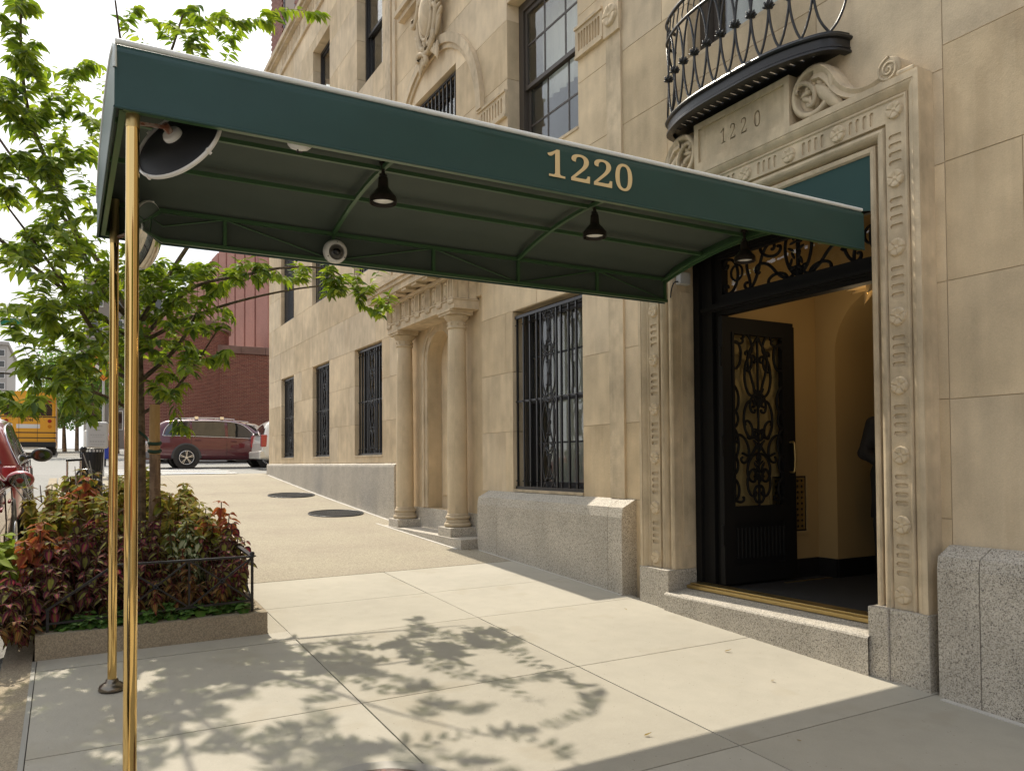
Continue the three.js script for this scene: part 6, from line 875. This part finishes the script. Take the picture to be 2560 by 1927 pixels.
// ---------------------------------------------------------------- brick hall across the side street
{
  srand(808);
  const h = thing('brick_hall', 'dark red brick hall with a rounded wall and stone coping across the side street', 'building', [0, 0, 0]); const gy = 0.0, core = mat({ color: C(0.60, 0.50, 0.42), roughness: 1 });
  const cx = 4.72, cz = -41.6, R = 2.3; mk('flat_wall', bx(5.9, 30, gy - 0.5, 5.33, -46, -40.0), core, h);
  const cyl = new THREE.CylinderGeometry(R, R, 7, 96, 1, true, 0, Math.PI * 2); cyl.translate(cx, gy - 0.5 + 3.5, cz); mk('round_wall', cyl, core, h);
  const bg = triUV(new THREE.BoxGeometry(0.193, 0.051, 0.05).toNonIndexed(), 0.4);
  brickWall('bricks', h, 9000, (put) => { const m = new THREE.Matrix4(), q = new THREE.Matrix4(); for (let r = 0; r < 80; r++) { const y = gy + r * 0.0667 + 0.03; for (let i = 0; i < 36; i++) { const x = 5.9 + i * 0.2095 + (r % 2) * 0.105; m.makeTranslation(x, y, -39.99); put(m, hash2(i >> 2, r >> 3, 4) > 0.9 ? 1.25 : 1); } }
    for (let r = 0; r < 97; r++) { const y = gy + r * 0.0667 + 0.03; for (let i = 0; i < 62; i++) { const a = -0.35 + (i + (r % 2) * 0.5) * 0.209 / R; q.makeRotationY(a - Math.PI / 2 + Math.PI / 2); const an = a; m.makeTranslation(cx + (R + 0.01) * Math.sin(an + 0.2 - 1.2), y, cz + (R + 0.01) * Math.cos(an + 0.2 - 1.2)); q.makeRotationY(an + 0.2 - 1.2); m.multiply(q); put(m); } } }, bg);
  M.brownstone = mat({ map: tex(256, limeFn(131, [0.17, 0.10, 0.08], 1)), roughness: 0.9 }, 2);
  for (let i = 0; i < 6; i++) mk('coping_stone', rbx(6.2 + i * 1.16, 7.35 + i * 1.16, 5.335, 5.70, -40.7, -39.86, 0.02), M.brownstone, h);
  for (let i = 0; i < 9; i++) { const a0 = -1.3 + i * 0.33, s = new THREE.Shape(); s.absarc(0, 0, R + 0.14, a0, a0 + 0.327, false); s.absarc(0, 0, R - 0.4, a0 + 0.327, a0, true); s.closePath(); const g = new THREE.ExtrudeGeometry(s, { depth: 0.34, bevelEnabled: false, curveSegments: 8 }); g.rotateX(-Math.PI / 2); g.rotateY(-Math.PI / 2 + 1.3); g.translate(cx, 6.42, cz); mk('coping_stone', g, M.brownstone, h); }
  const roof = new THREE.CylinderGeometry(R - 0.38, R - 0.38, 0.1, 48); roof.translate(cx, 6.5, cz); mk('roof', roof, M.brownstone, h);
  // upper hall: pink brick face with dark vertical slots
  const pk = mat({ map: tex(512, (u, v, i, j) => { const k = 0.8 + 0.4 * fbm(u, v, 60, 120, 2, 15) + 0.2 * (fbm(u, v, 4, 4, 3, 16) - 0.5); return [0.36 * k, 0.175 * k, 0.14 * k]; }), bumpMap: concBump, bumpScale: 0.02, roughness: 0.95 }, 3);
  const A = V(8.78, 0, -40.05), B = V(7.4, 0, -75), d = B.clone().sub(A), L = d.length(); const u = part('upper_wall', h); const ang = Math.atan2(d.x, d.z);
  const q4 = []; const nx = 15, step = 2.33; const out = V(d.z, 0, -d.x).normalize(); if (out.x > 0) out.negate();
  for (let i = 0; i < nx; i++) { const a = A.clone().addScaledVector(d, (i * step + (i ? 0.35 : 0)) / L), b = A.clone().addScaledVector(d, (i * step + step) / L); q4.length = 0; const pa = a.clone().addScaledVector(out, 0.12), pb = b.clone().addScaledVector(out, 0.12), y0 = 5.5, y1 = 13.2; mk('wall_bay', quads([[[pa.x, y0, pa.z], [pa.x, y1, pa.z], [pb.x, y1, pb.z], [pb.x, y0, pb.z]], [[pa.x, y0, pa.z], [a.x + 1, y0, a.z], [a.x + 1, y1, a.z], [pa.x, y1, pa.z]], [[pb.x, y0, pb.z], [pb.x, y1, pb.z], [b.x + 1, y1, b.z], [b.x + 1, y0, b.z]], [[pa.x, y1, pa.z], [a.x + 1, y1, a.z], [b.x + 1, y1, b.z], [pb.x, y1, pb.z]]]), pk, u); }
  mk('slot_wall', quads([[[A.x + 0.75, 5.5, A.z], [A.x + 0.75, 13.1, A.z], [B.x + 0.75, 13.1, B.z], [B.x + 0.75, 5.5, B.z]]]), pk, u); mk('end_wall', bx(8.95, 40, 5.4, 13.1, -60, -40.2), pk, u);
}
function blockBuilding(label, x0, x1, y0, y1, z0, z1, m, face, nW, nH, ww, wh, o = {}) {   // simple distant block with built windows on one face ('z' or 'x' or 'X')
  const b = thing('apartment_block', label, 'building', [0, 0, 0]); mk('wall', bx(x0, x1, y0, y1, z0, z1), m, b); mk('cornice', face === 'z' ? bx(x0 - 0.2, x1 + 0.2, y1, y1 + 0.4, z0, z1 + 0.25) : bx(x0, x1 + 0.25, y1, y1 + 0.4, z0 - 0.2, z1 + 0.2), m, b);
  for (let j = 0; j < nH; j++) for (let i = 0; i < nW; i++) { const y = y0 + (o.base ?? 2) + j * (y1 - y0 - (o.base ?? 2)) / nH, w = part('window', b); if (face === 'z') { const x = mix(x0, x1, (i + 0.5) / nW); mk('frame', bx(x - ww / 2 - 0.06, x + ww / 2 + 0.06, y - 0.06, y + wh + 0.06, z1, z1 + 0.04), M.whiteP, w); mk('pane', bx(x - ww / 2, x + ww / 2, y, y + wh, z1 + 0.001, z1 + 0.05), M.carGlass, w); } else { const z = mix(z0, z1, (i + 0.5) / nW); mk('frame', bx(x1, x1 + 0.04, y - 0.06, y + wh + 0.06, z - ww / 2 - 0.06, z + ww / 2 + 0.06), M.whiteP, w); mk('pane', bx(x1 + 0.001, x1 + 0.05, y, y + wh, z - ww / 2, z + ww / 2), M.carGlass, w); } }
  return b;
}
blockBuilding('pale distant apartment tower up the street beyond the bus', -16, -6.7, 1.5, 15.4, -140, -120, mat({ color: C(0.36, 0.33, 0.30), roughness: 0.9 }), 'z', 8, 9, 0.6, 0.75, { base: 1.2 });
blockBuilding('grey brown apartment house behind the leaves and the brick hall', 1.5, 8, 1.2, 17, -92, -80, mat({ color: C(0.22, 0.19, 0.16), roughness: 0.9 }), 'z', 4, 5, 0.9, 1.6);
blockBuilding('red brick apartment house down the hill', -10, 14, -6, 14, 44, 60, mat({ color: C(0.2, 0.09, 0.06), roughness: 0.9 }), 'Z', 6, 4, 1.3, 1.9, { base: 3 });
blockBuilding('cream apartment house across the street from the awning', -34, -20, -3, 5.6, -30, 16, mat({ map: tex(256, limeFn(151, [0.50, 0.43, 0.34], 1)), roughness: 0.9 }, 3), 'x', 14, 2, 1.3, 1.9, { base: 2.6 });
// ---------------------------------------------------------------- background street trees
function simpleTree(x, z, h, R, label, group, seed) {
  srand(seed); const y0 = z < -25 || x < -5 ? roadY(x, z) : G(x, z), t = thing('background_tree', label, 'tree', [x, y0, z], group); mk('trunk', rod(V(0, 0, 0), V(rr(-0.1, 0.1), h * 0.6, rr(-0.1, 0.1)), 0.13, 8, 0.07), M.bark, t);
  for (let i = 0; i < 6; i++) { const a = i * 1.05; mk('limb', rod(V(0, h * 0.4, 0), V(Math.cos(a) * R * 0.6, h * rr(0.6, 0.85), Math.sin(a) * R * 0.6), 0.05, 6, 0.02), M.bark, t); }
  const lg = leafGeo({ L: 0.22, W: 0.13, n: 2, margin: [1, 1, 1], droop: 0.2 }); lg.deleteAttribute('color'); const n = 2600, im = new THREE.InstancedMesh(lg, M.leaf, n), o = new THREE.Object3D(), c = new THREE.Color(); im.name = 'crown'; im.castShadow = im.receiveShadow = true;
  const cl = Array.from({ length: 26 }, () => { const a = rnd() * 6.283, u = rr(-1, 1), s = Math.sqrt(1 - u * u), q = rr(0.35, 0.95); return V(Math.cos(a) * s * R * q, h * 0.68 + u * h * 0.30 * q, Math.sin(a) * s * R * q); });
  for (let i = 0; i < n; i++) { const k = cl[i % cl.length], a = rnd() * 6.283, u = rr(-1, 1), s = Math.sqrt(1 - u * u), q = Math.cbrt(rnd()) * R * 0.34; o.position.set(k.x + Math.cos(a) * s * q, k.y + u * q * 0.8, k.z + Math.sin(a) * s * q); orient(o, V(rr(-1, 1), rr(-0.9, 0.1), rr(-1, 1)), V(0, 1, 0.01), rr(-1, 1)); o.scale.setScalar(rr(0.8, 1.3)); o.updateMatrix(); im.setMatrixAt(i, o.matrix); im.setColorAt(i, c.setRGB(0.15 * rr(0.6, 1.3), 0.24 * rr(0.7, 1.2), 0.03)); }
  im.userData.kind = 'stuff'; t.add(im); return t;
}
simpleTree(1.1, -44, 6.2, 2.2, 'leafy street tree past the side street, behind the cherry tree', 'street trees past the side street', 11); simpleTree(2.6, -52, 7.0, 2.6, 'leafy street tree past the side street, behind the cherry tree', 'street trees past the side street', 12); simpleTree(0.6, -60, 7.5, 2.8, 'leafy street tree past the side street, behind the cherry tree', 'street trees past the side street', 13);
simpleTree(-0.2, -74, 6.5, 3.2, 'leafy street tree past the side street, behind the cherry tree', 'street trees past the side street', 21); simpleTree(1.6, -90, 7.5, 3.6, 'leafy street tree past the side street, behind the cherry tree', 'street trees past the side street', 22);
simpleTree(-0.1, -57, 4.4, 2.2, 'low leafy tree beside the stopped bus', null, 23);
simpleTree(0.6, 5.5, 6.0, 2.3, 'leafy street tree behind the awning end of the pavement', 'trees down the hill', 17); simpleTree(0.6, 14, 6.5, 2.5, 'leafy street tree further down the hill', 'trees down the hill', 18);
simpleTree(-12.6, -7.5, 6.5, 2.4, 'leafy tree on the opposite pavement', 'trees on the opposite pavement', 14); simpleTree(-12.8, -14.5, 7, 2.6, 'leafy tree on the opposite pavement', 'trees on the opposite pavement', 15);
// ---------------------------------------------------------------- street furniture up the hill
{
  const grey = mat({ color: C(0.47, 0.47, 0.46), roughness: 0.55 });
  const b = thing('pedestal_box', 'pale grey metal box with faint lettering on a square post at the corner', 'street box', [0.6, G(0.6, -20), -20]); mk('post', rbx(-0.11, 0.11, -0.1, 0.84, -0.11, 0.11, 0.02), grey, b); mk('box', rbx(-0.215, 0.215, 0.83, 1.42, -0.16, 0.16, 0.05, 3), grey, b); const ink = mat({ color: C(0.33, 0.33, 0.33), roughness: 0.7 });
  for (const [y, w, hh] of [[1.31, 0.10, 0.03], [1.22, 0.06, 0.03], [1.12, 0.14, 0.018], [1.08, 0.10, 0.012], [0.97, 0.15, 0.024], [0.91, 0.12, 0.014]]) mk('lettering', Array.from({ length: 6 }, (_, i) => bx(-w + i * w * 0.34, -w + i * w * 0.34 + w * 0.24, y, y + hh, 0.158, 0.1625)), ink, b); mk('base', rbx(-0.16, 0.16, -0.1, 0.05, -0.16, 0.16, 0.02), grey, b);
  const c = thing('pedestal_box', 'smaller pale box standing behind the lettered grey box', 'street box', [0.62, G(0.6, -24) - 0.05, -24.3]); mk('box', rbx(-0.22, 0.22, 0.82, 1.25, -0.15, 0.15, 0.04, 3), M.whiteP, c); mk('post', rbx(-0.08, 0.08, -0.1, 0.82, -0.08, 0.08, 0.01), grey, c);
  const lb = thing('litter_basket', 'black wire litter basket on the pavement by the corner', 'litter bin', [0.46, G(0.4, -18.6), -18.6]); for (let i = 0; i < 20; i++) { const a = i / 20 * 6.283; mk('wire', rod(V(0.17 * Math.cos(a), 0, 0.17 * Math.sin(a)), V(0.22 * Math.cos(a), 0.9, 0.22 * Math.sin(a)), 0.006, 4), M.iron, lb); } for (const [y, r] of [[0.02, 0.172], [0.45, 0.197], [0.9, 0.222]]) { const g = new THREE.TorusGeometry(r, 0.01, 5, 28); g.rotateX(Math.PI / 2); g.translate(0, y, 0); mk('hoop', g, M.iron, lb); } const bag = lathe([[0.001, 0.03], [0.15, 0.05], [0.19, 0.5], [0.2, 0.84], [0.14, 0.8], [0.001, 0.7]], 14); mk('liner', bag, M.black, lb);
  const bo = thing('bollard', 'black iron bollard with a ball top near the litter basket', 'bollard', [0.30, G(0.3, -18.2), -18.2]); mk('shaft', lathe([[0.07, 0], [0.07, 0.05], [0.045, 0.1], [0.04, 0.8], [0.05, 0.84], [0.02, 0.87]], 14), M.iron, bo); const ball = new THREE.SphereGeometry(0.065, 14, 10); ball.translate(0, 0.92, 0); mk('ball', ball, M.iron, bo);
  // folding cart with a black bag
  const ct = thing('luggage_cart', 'folding chrome luggage cart with tall handle standing behind the planter', 'cart', [0.06, G(0.06, -10.6), -10.6]); const hgt = 1.14; for (const x of [-0.05, 0.085]) mk('upright', rod(V(x, 0.06, 0), V(x, hgt, 0), 0.011, 8), M.chrome, ct); mk('handle', rod(V(-0.065, hgt, 0), V(0.1, hgt + 0.01, 0), 0.016, 8), M.black, ct); mk('foot', bx(-0.1, 0.14, 0.04, 0.06, 0, 0.26), M.chrome, ct); for (const x of [-0.11, 0.15]) { const g = new THREE.TorusGeometry(0.055, 0.018, 8, 18); g.rotateY(Math.PI / 2); g.translate(x, 0.073, -0.02); mk('wheel', g, M.tyre, ct); }
  const bg = thing('carry_bag', 'black soft bag with loop handles resting on the luggage cart', 'bag', [0.2, G(0.06, -10.6) + 0.065, -10.45]); mk('body', rbx(-0.17, 0.17, 0, 0.86, -0.1, 0.14, 0.07, 4), M.black, bg); for (const z of [-0.05, 0.09]) mk('handle', tube([V(-0.1, 0.84, z), V(-0.07, 0.95, z), V(0.07, 0.95, z), V(0.1, 0.84, z)], 0.012, 18, 5), mat({ color: C(0.05, 0.05, 0.055), roughness: 0.3 }), bg);
  // street name sign hung on a mast arm
  const s = thing('street_sign', 'green street name sign hanging from a mast arm over the crossing', 'sign', [-1.62, 5.06, -33]); mk('panel', rbx(-0.45, 0.45, -0.15, 0.15, -0.015, 0.015, 0.005), M.whiteP, s); mk('face', bx(-0.425, 0.425, -0.125, 0.125, 0.0155, 0.018), mat({ color: C(0.0, 0.14, 0.075), roughness: 0.4 }), s); for (const x of [-0.3, 0.3]) mk('hanger', rod(V(x, 0.15, 0), V(x, 0.38, 0), 0.015), grey, s);
  const m = thing('signal_mast', 'grey mast with long arm over the crossing, carrying the green sign', 'mast', [-9.6, roadY(-9, -33), -33]); const yb = roadY(-9, -33); mk('pole', rod(V(0, 0, 0), V(0, 6.6 - yb, 0), 0.11, 12, 0.08), grey, m); mk('arm', rod(V(0, 6.1 - yb, 0), V(8.9, 5.42 - yb, 0), 0.06, 10, 0.035), grey, m); mk('brace', rod(V(0, 6.6 - yb, 0), V(4.5, 5.8 - yb, 0), 0.03, 8), grey, m);
  const o = thing('warning_sign', 'orange diamond road sign with a white text plate behind the brass poles', 'sign', [atZ(258, 906, -24).x, atZ(258, 906, -24).y, -24]); const dm = rbx(-0.36, 0.36, -0.36, 0.36, -0.01, 0.01, 0.008); dm.rotateZ(Math.PI / 4); mk('panel', dm, mat({ color: C(0.75, 0.24, 0.02), roughness: 0.5 }), o); const bd = [0, 1, 2, 3].map((i) => { const g = bx(-0.335, 0.335, 0.318, 0.335, 0.0105, 0.0125); g.rotateZ(Math.PI / 4 + i * Math.PI / 2); return g; }); mk('border', bd, M.black, o); mk('plate', bx(-0.2, 0.17, -0.2, -0.07, 0.013, 0.016), M.whiteP, o); const tx = fitText(textGeo(fontS, 'ONE', 0.1, 0.002), 0.22, 0.075); tx.translate(-0.09, -0.17, 0.0165); mk('lettering', tx, M.black, o); mk('band', bx(-0.2, 0.17, -0.055, -0.02, 0.013, 0.015), M.black, o); mk('post', rod(V(0, -0.45, -0.03), V(0, G(0, -24) - 0.4 - atZ(258, 906, -24).y, -0.03), 0.03, 8), grey, o);
  const nb = thing('news_box', 'blue plastic news box on the far pavement between the brass poles', 'news box', [1.2, roadY(1, -33), -33]); mk('cabinet', rbx(-0.25, 0.25, 0.25, 1.2, -0.2, 0.2, 0.04), mat({ color: C(0.012, 0.04, 0.3), roughness: 0.4 }), nb); mk('window', bx(-0.18, 0.18, 0.7, 1.1, 0.2, 0.204), M.carGlass, nb); mk('leg', bx(-0.08, 0.08, 0, 0.25, -0.08, 0.08), M.black, nb);
  const nr = thing('news_box', 'red plastic news box on the far pavement between the brass poles', 'news box', [2.15, roadY(1, -33), -33]); mk('cabinet', rbx(-0.25, 0.25, 0.25, 1.2, -0.2, 0.2, 0.04), mat({ color: C(0.42, 0.012, 0.012), roughness: 0.4 }), nr); mk('window', bx(-0.18, 0.18, 0.7, 1.1, 0.2, 0.204), M.carGlass, nr); mk('leg', bx(-0.08, 0.08, 0, 0.25, -0.08, 0.08), M.black, nr);
}
// ---------------------------------------------------------------- covers in the pavement
const slopeQ = (x, z) => { const e = 0.2, n = V(-(G(x + e, z) - G(x - e, z)) / (2 * e), 1, -(G(x, z + e) - G(x, z - e)) / (2 * e)).normalize(); return new THREE.Quaternion().setFromUnitVectors(V(0, 1, 0), n); };
for (const [x, z, lab] of [[4.13, -16.85, 'round black iron vault cover in the pavement by the end windows'], [4.13, -13.68, 'round black iron vault cover in the pavement close to the columns']]) {
  const o = thing('vault_cover', lab, 'manhole cover', [x, G(x, z) + 0.004, z], 'vault covers'); o.quaternion.copy(slopeQ(x, z)); mk('plate', lathe([[0.001, 0.004], [0.47, 0.004], [0.475, 0.0]], 48), M.iron, o); const t = new THREE.TorusGeometry(0.47, 0.012, 6, 48); t.rotateX(Math.PI / 2); t.translate(0, 0.004, 0); mk('ring', t, M.iron, o);
  const st = []; for (let i = -10; i <= 10; i++) for (let j = -10; j <= 10; j++) { const px = i * 0.043 + (j % 2) * 0.021, pz = j * 0.04; if (Math.hypot(px, pz) > 0.44) continue; const g = new THREE.CylinderGeometry(0.011, 0.013, 0.007, 6); g.translate(px, 0.0075, pz); st.push(g); } mk('studs', st, mat({ color: C(0.10, 0.10, 0.10), roughness: 0.25, metalness: 0.6 }), o).userData.kind = 'stuff';
}
{
  const x = 1.19, z = -3.27, o = thing('manhole_cover', 'iron manhole cover with pale worn ring in the shaded pavement', 'manhole cover', [x, G(x, z) + 0.003, z]); o.quaternion.copy(slopeQ(x, z)); mk('ring', lathe([[0.30, 0.002], [0.34, 0.004], [0.375, 0.004], [0.38, 0.0]], 64), mat({ color: C(0.36, 0.34, 0.31), roughness: 0.6, metalness: 0.3 }), o); mk('lid', lathe([[0.001, 0.0015], [0.298, 0.0015], [0.30, 0.0]], 64), mat({ color: C(0.14, 0.10, 0.09), roughness: 0.6, metalness: 0.5 }), o);
  const st = []; for (let i = -9; i <= 9; i++) for (let j = -9; j <= 9; j++) { if (Math.hypot(i, j) > 8.6) continue; const g = bx(i * 0.032 - 0.010, i * 0.032 + 0.010, 0.0015, 0.006, j * 0.032 - 0.010, j * 0.032 + 0.010); st.push(g); } mk('studs', st, mat({ color: C(0.20, 0.12, 0.10), roughness: 0.5, metalness: 0.5 }), o).userData.kind = 'stuff';
}
{ // fallen leaves
  srand(66); const lg = leafGeo({ L: 0.05, W: 0.022, n: 4, droop: -0.3, margin: [0.32, 0.22, 0.05], vein: [0.4, 0.3, 0.1] }); lg.userData.keep = true;
  for (const [x, z, s, lab] of [[4.10, -4.23, 1, 'curled yellow leaf on the slab before the step'], [3.9, -3.62, 0.7, 'small pale leaf on the pavement near the granite foot'], [2.62, -3.29, 0.9, 'yellow green leaf lying on the sunny pavement'], [3.3, -2.86, 0.6, 'brown leaf bit near the awning shadow'], [4.25, -5.55, 0.6, 'dry leaf bit at the foot of the jamb'], [4.47, -9.05, 0.9, 'tan leaf at the corner of the granite plinth']]) { const o = mk('fallen_leaf', lg, M.leafV, null, true); tag(o, lab, 'leaf', 'fallen leaves'); o.position.set(x, G(x, z) + 0.006, z); o.rotation.y = rr(0, 6); o.scale.setScalar(s); }
}
// ---------------------------------------------------------------- doorman standing in the lobby arch
{
  const smin = (a, b, k) => { const h = clamp(0.5 + 0.5 * (b - a) / k); return mix(b, a, h) - k * h * (1 - h); };
  const capsule = (px, py, pz, a, b) => { const [ax, ay, az, ra] = a, [bx2, by, bz, rb] = b, dx = bx2 - ax, dy = by - ay, dz = bz - az, t = clamp(((px - ax) * dx + (py - ay) * dy + (pz - az) * dz) / (dx * dx + dy * dy + dz * dz + 1e-9)); return Math.hypot(px - ax - dx * t, py - ay - dy * t, pz - az - dz * t) - mix(ra, rb, t); };
  function field(res, c, half, fn) {
    const mc = new MarchingCubes(res, new THREE.MeshStandardMaterial(), false, false, 120000); mc.isolation = 0; const n = mc.size, hs = n / 2; for (let k = 0; k < n; k++) for (let j = 0; j < n; j++) for (let i = 0; i < n; i++) mc.field[i + j * n + k * n * n] = -fn(c[0] + (i - hs) / hs * half, c[1] + (j - hs) / hs * half, c[2] + (k - hs) / hs * half);
    mc.update(); const g = new THREE.BufferGeometry(), p = new Float32Array(mc.count * 3), m = new Float32Array(mc.count * 3); for (let i = 0; i < mc.count * 3; i++) { p[i] = mc.positionArray[i] * half + c[i % 3]; m[i] = mc.normalArray[i]; } g.setAttribute('position', new THREE.BufferAttribute(p, 3)); g.setAttribute('normal', new THREE.BufferAttribute(m, 3)); g.computeVertexNormals(); return g;
  }
  // facing -x (towards the street); +z is the person's left... feet on y = 0
  const bones = [[[0, 0.98, -0.02, 0.15], [0, 1.2, 0, 0.135], 0.06], [[0, 1.2, 0, 0.135], [0.01, 1.36, -0.0, 0.13], 0.06], [[0, 1.3, -0.13, 0.085], [0, 1.3, 0.13, 0.085], 0.06], [[0.01, 1.40, 0, 0.065], [-0.01, 1.53, 0, 0.055], 0.04]];
  for (const s of [-1, 1]) { bones.push([[0.0, 1.40, s * 0.17, 0.07], [0.05, 1.14, s * 0.235, 0.052], 0.04], [[0.05, 1.14, s * 0.235, 0.052], [-0.13, 0.99, s * 0.10, 0.038], 0.03], [[0, 0.93, s * 0.09, 0.105], [0.0, 0.5, s * 0.10, 0.075], 0.05], [[0, 0.5, s * 0.10, 0.075], [0.02, 0.09, s * 0.10, 0.055], 0.03], [[0.03, 0.05, s * 0.10, 0.05], [-0.16, 0.035, s * 0.115, 0.035], 0.03]); }
  const suit = field(88, [0, 0.8, 0], 0.9, (x, y, z) => { let d = 1e9; for (const [a, b, k] of bones) d = smin(d, capsule(x, y, z, a, b), k); return d; });
  const hand = (s) => field(40, [-0.19, 0.965, s * 0.05], 0.13, (x, y, z) => { let d = capsule(x, y, z, [-0.14, 0.985, s * 0.09, 0.028], [-0.20, 0.965, s * 0.045, 0.030]); for (let f = 0; f < 4; f++) { const oy = 0.99 - f * 0.018, L = [0.07, 0.08, 0.075, 0.06][f]; d = smin(d, capsule(x, y, z, [-0.205, oy - 0.01, s * 0.035, 0.010], [-0.225, oy - 0.02, s * 0.0, 0.009]), 0.006); d = smin(d, capsule(x, y, z, [-0.225, oy - 0.02, s * 0.0, 0.009], [-0.215, oy - 0.03, -s * (L - 0.035), 0.008]), 0.005); } d = smin(d, capsule(x, y, z, [-0.17, 1.0, s * 0.06, 0.012], [-0.215, 1.015, s * 0.02, 0.010]), 0.008); return d; });
  const head = field(56, [-0.02, 1.64, 0], 0.17, (x, y, z) => { let d = Math.hypot((x - 0.01) / 1.05, (y - 1.665) / 1.12, z / 0.86) - 0.098; d = smin(d, capsule(x, y, z, [-0.04, 1.60, 0, 0.06], [-0.055, 1.57, 0, 0.045]), 0.04); d = smin(d, capsule(x, y, z, [-0.115, 1.655, 0, 0.010], [-0.132, 1.625, 0, 0.015]), 0.02); for (const s of [-1, 1]) { d = smin(d, capsule(x, y, z, [0.005, 1.67, s * 0.09, 0.012], [0.0, 1.63, s * 0.088, 0.010]), 0.012); d = Math.max(d, -(Math.hypot(x + 0.112, y - 1.66, z - s * 0.036) - 0.018)); d = smin(d, Math.hypot(x + 0.090, y - 1.66, z - s * 0.036) - 0.014, 0.004); } d = smin(d, capsule(x, y, z, [-0.103, 1.588, -0.02, 0.009], [-0.103, 1.588, 0.02, 0.009]), 0.008); d = smin(d, capsule(x, y, z, [0, 1.5, 0, 0.055], [0, 1.58, 0, 0.055]), 0.02); return d; });
  const skin = [0.32, 0.19, 0.12], cloth = [0.014, 0.014, 0.016]; const paintG = (g, c) => { const a = new Float32Array(g.attributes.position.count * 3); for (let i = 0; i < a.length; i++) a[i] = c[i % 3]; g.setAttribute('color', new THREE.BufferAttribute(a, 3)); return g; };
  const m = mat({ color: C(1, 1, 1), vertexColors: true, roughness: 0.8 });
  const p = thing('person', 'person in a dark uniform with piped cuffs standing inside the lobby arch', 'person', [6.45, -1.085, -4.53]); p.rotation.y = 1.15;
  mk('body', [paintG(suit, cloth), paintG(hand(1), skin), paintG(hand(-1), skin), paintG(head, skin)], m, p);
  const coat = field(64, [0, 0.85, 0], 0.6, (x, y, z) => { let d = capsule(x, y, z, [0, 0.52, 0, 0.19], [0, 1.0, 0, 0.16]); return Math.max(d, 0.56 - y, y - 1.02); }); mk('coat_skirt', coat, mat({ color: C(0.014, 0.014, 0.016), roughness: 0.85 }), p);
  const hr = new THREE.SphereGeometry(0.108, 20, 14, 0, 6.283, 0, 1.5); hr.scale(1.07, 1.1, 0.92); hr.rotateZ(-0.35); hr.translate(0.018, 1.68, 0); mk('hair', hr, M.black, p);
  for (const s of [-1, 1]) for (const k of [0, 1]) { const t = 0.72 + 0.09 * k, g = new THREE.TorusGeometry(0.0445 - 0.0005 * k, 0.004, 5, 20); g.applyQuaternion(new THREE.Quaternion().setFromUnitVectors(V(0, 0, 1), V(-0.18, -0.15, -s * 0.135).normalize())); g.translate(mix(0.05, -0.13, t), mix(1.14, 0.99, t), s * mix(0.235, 0.10, t)); mk('cuff_piping', g, M.alloy, p); }
}
renderer.render(scene, camera);
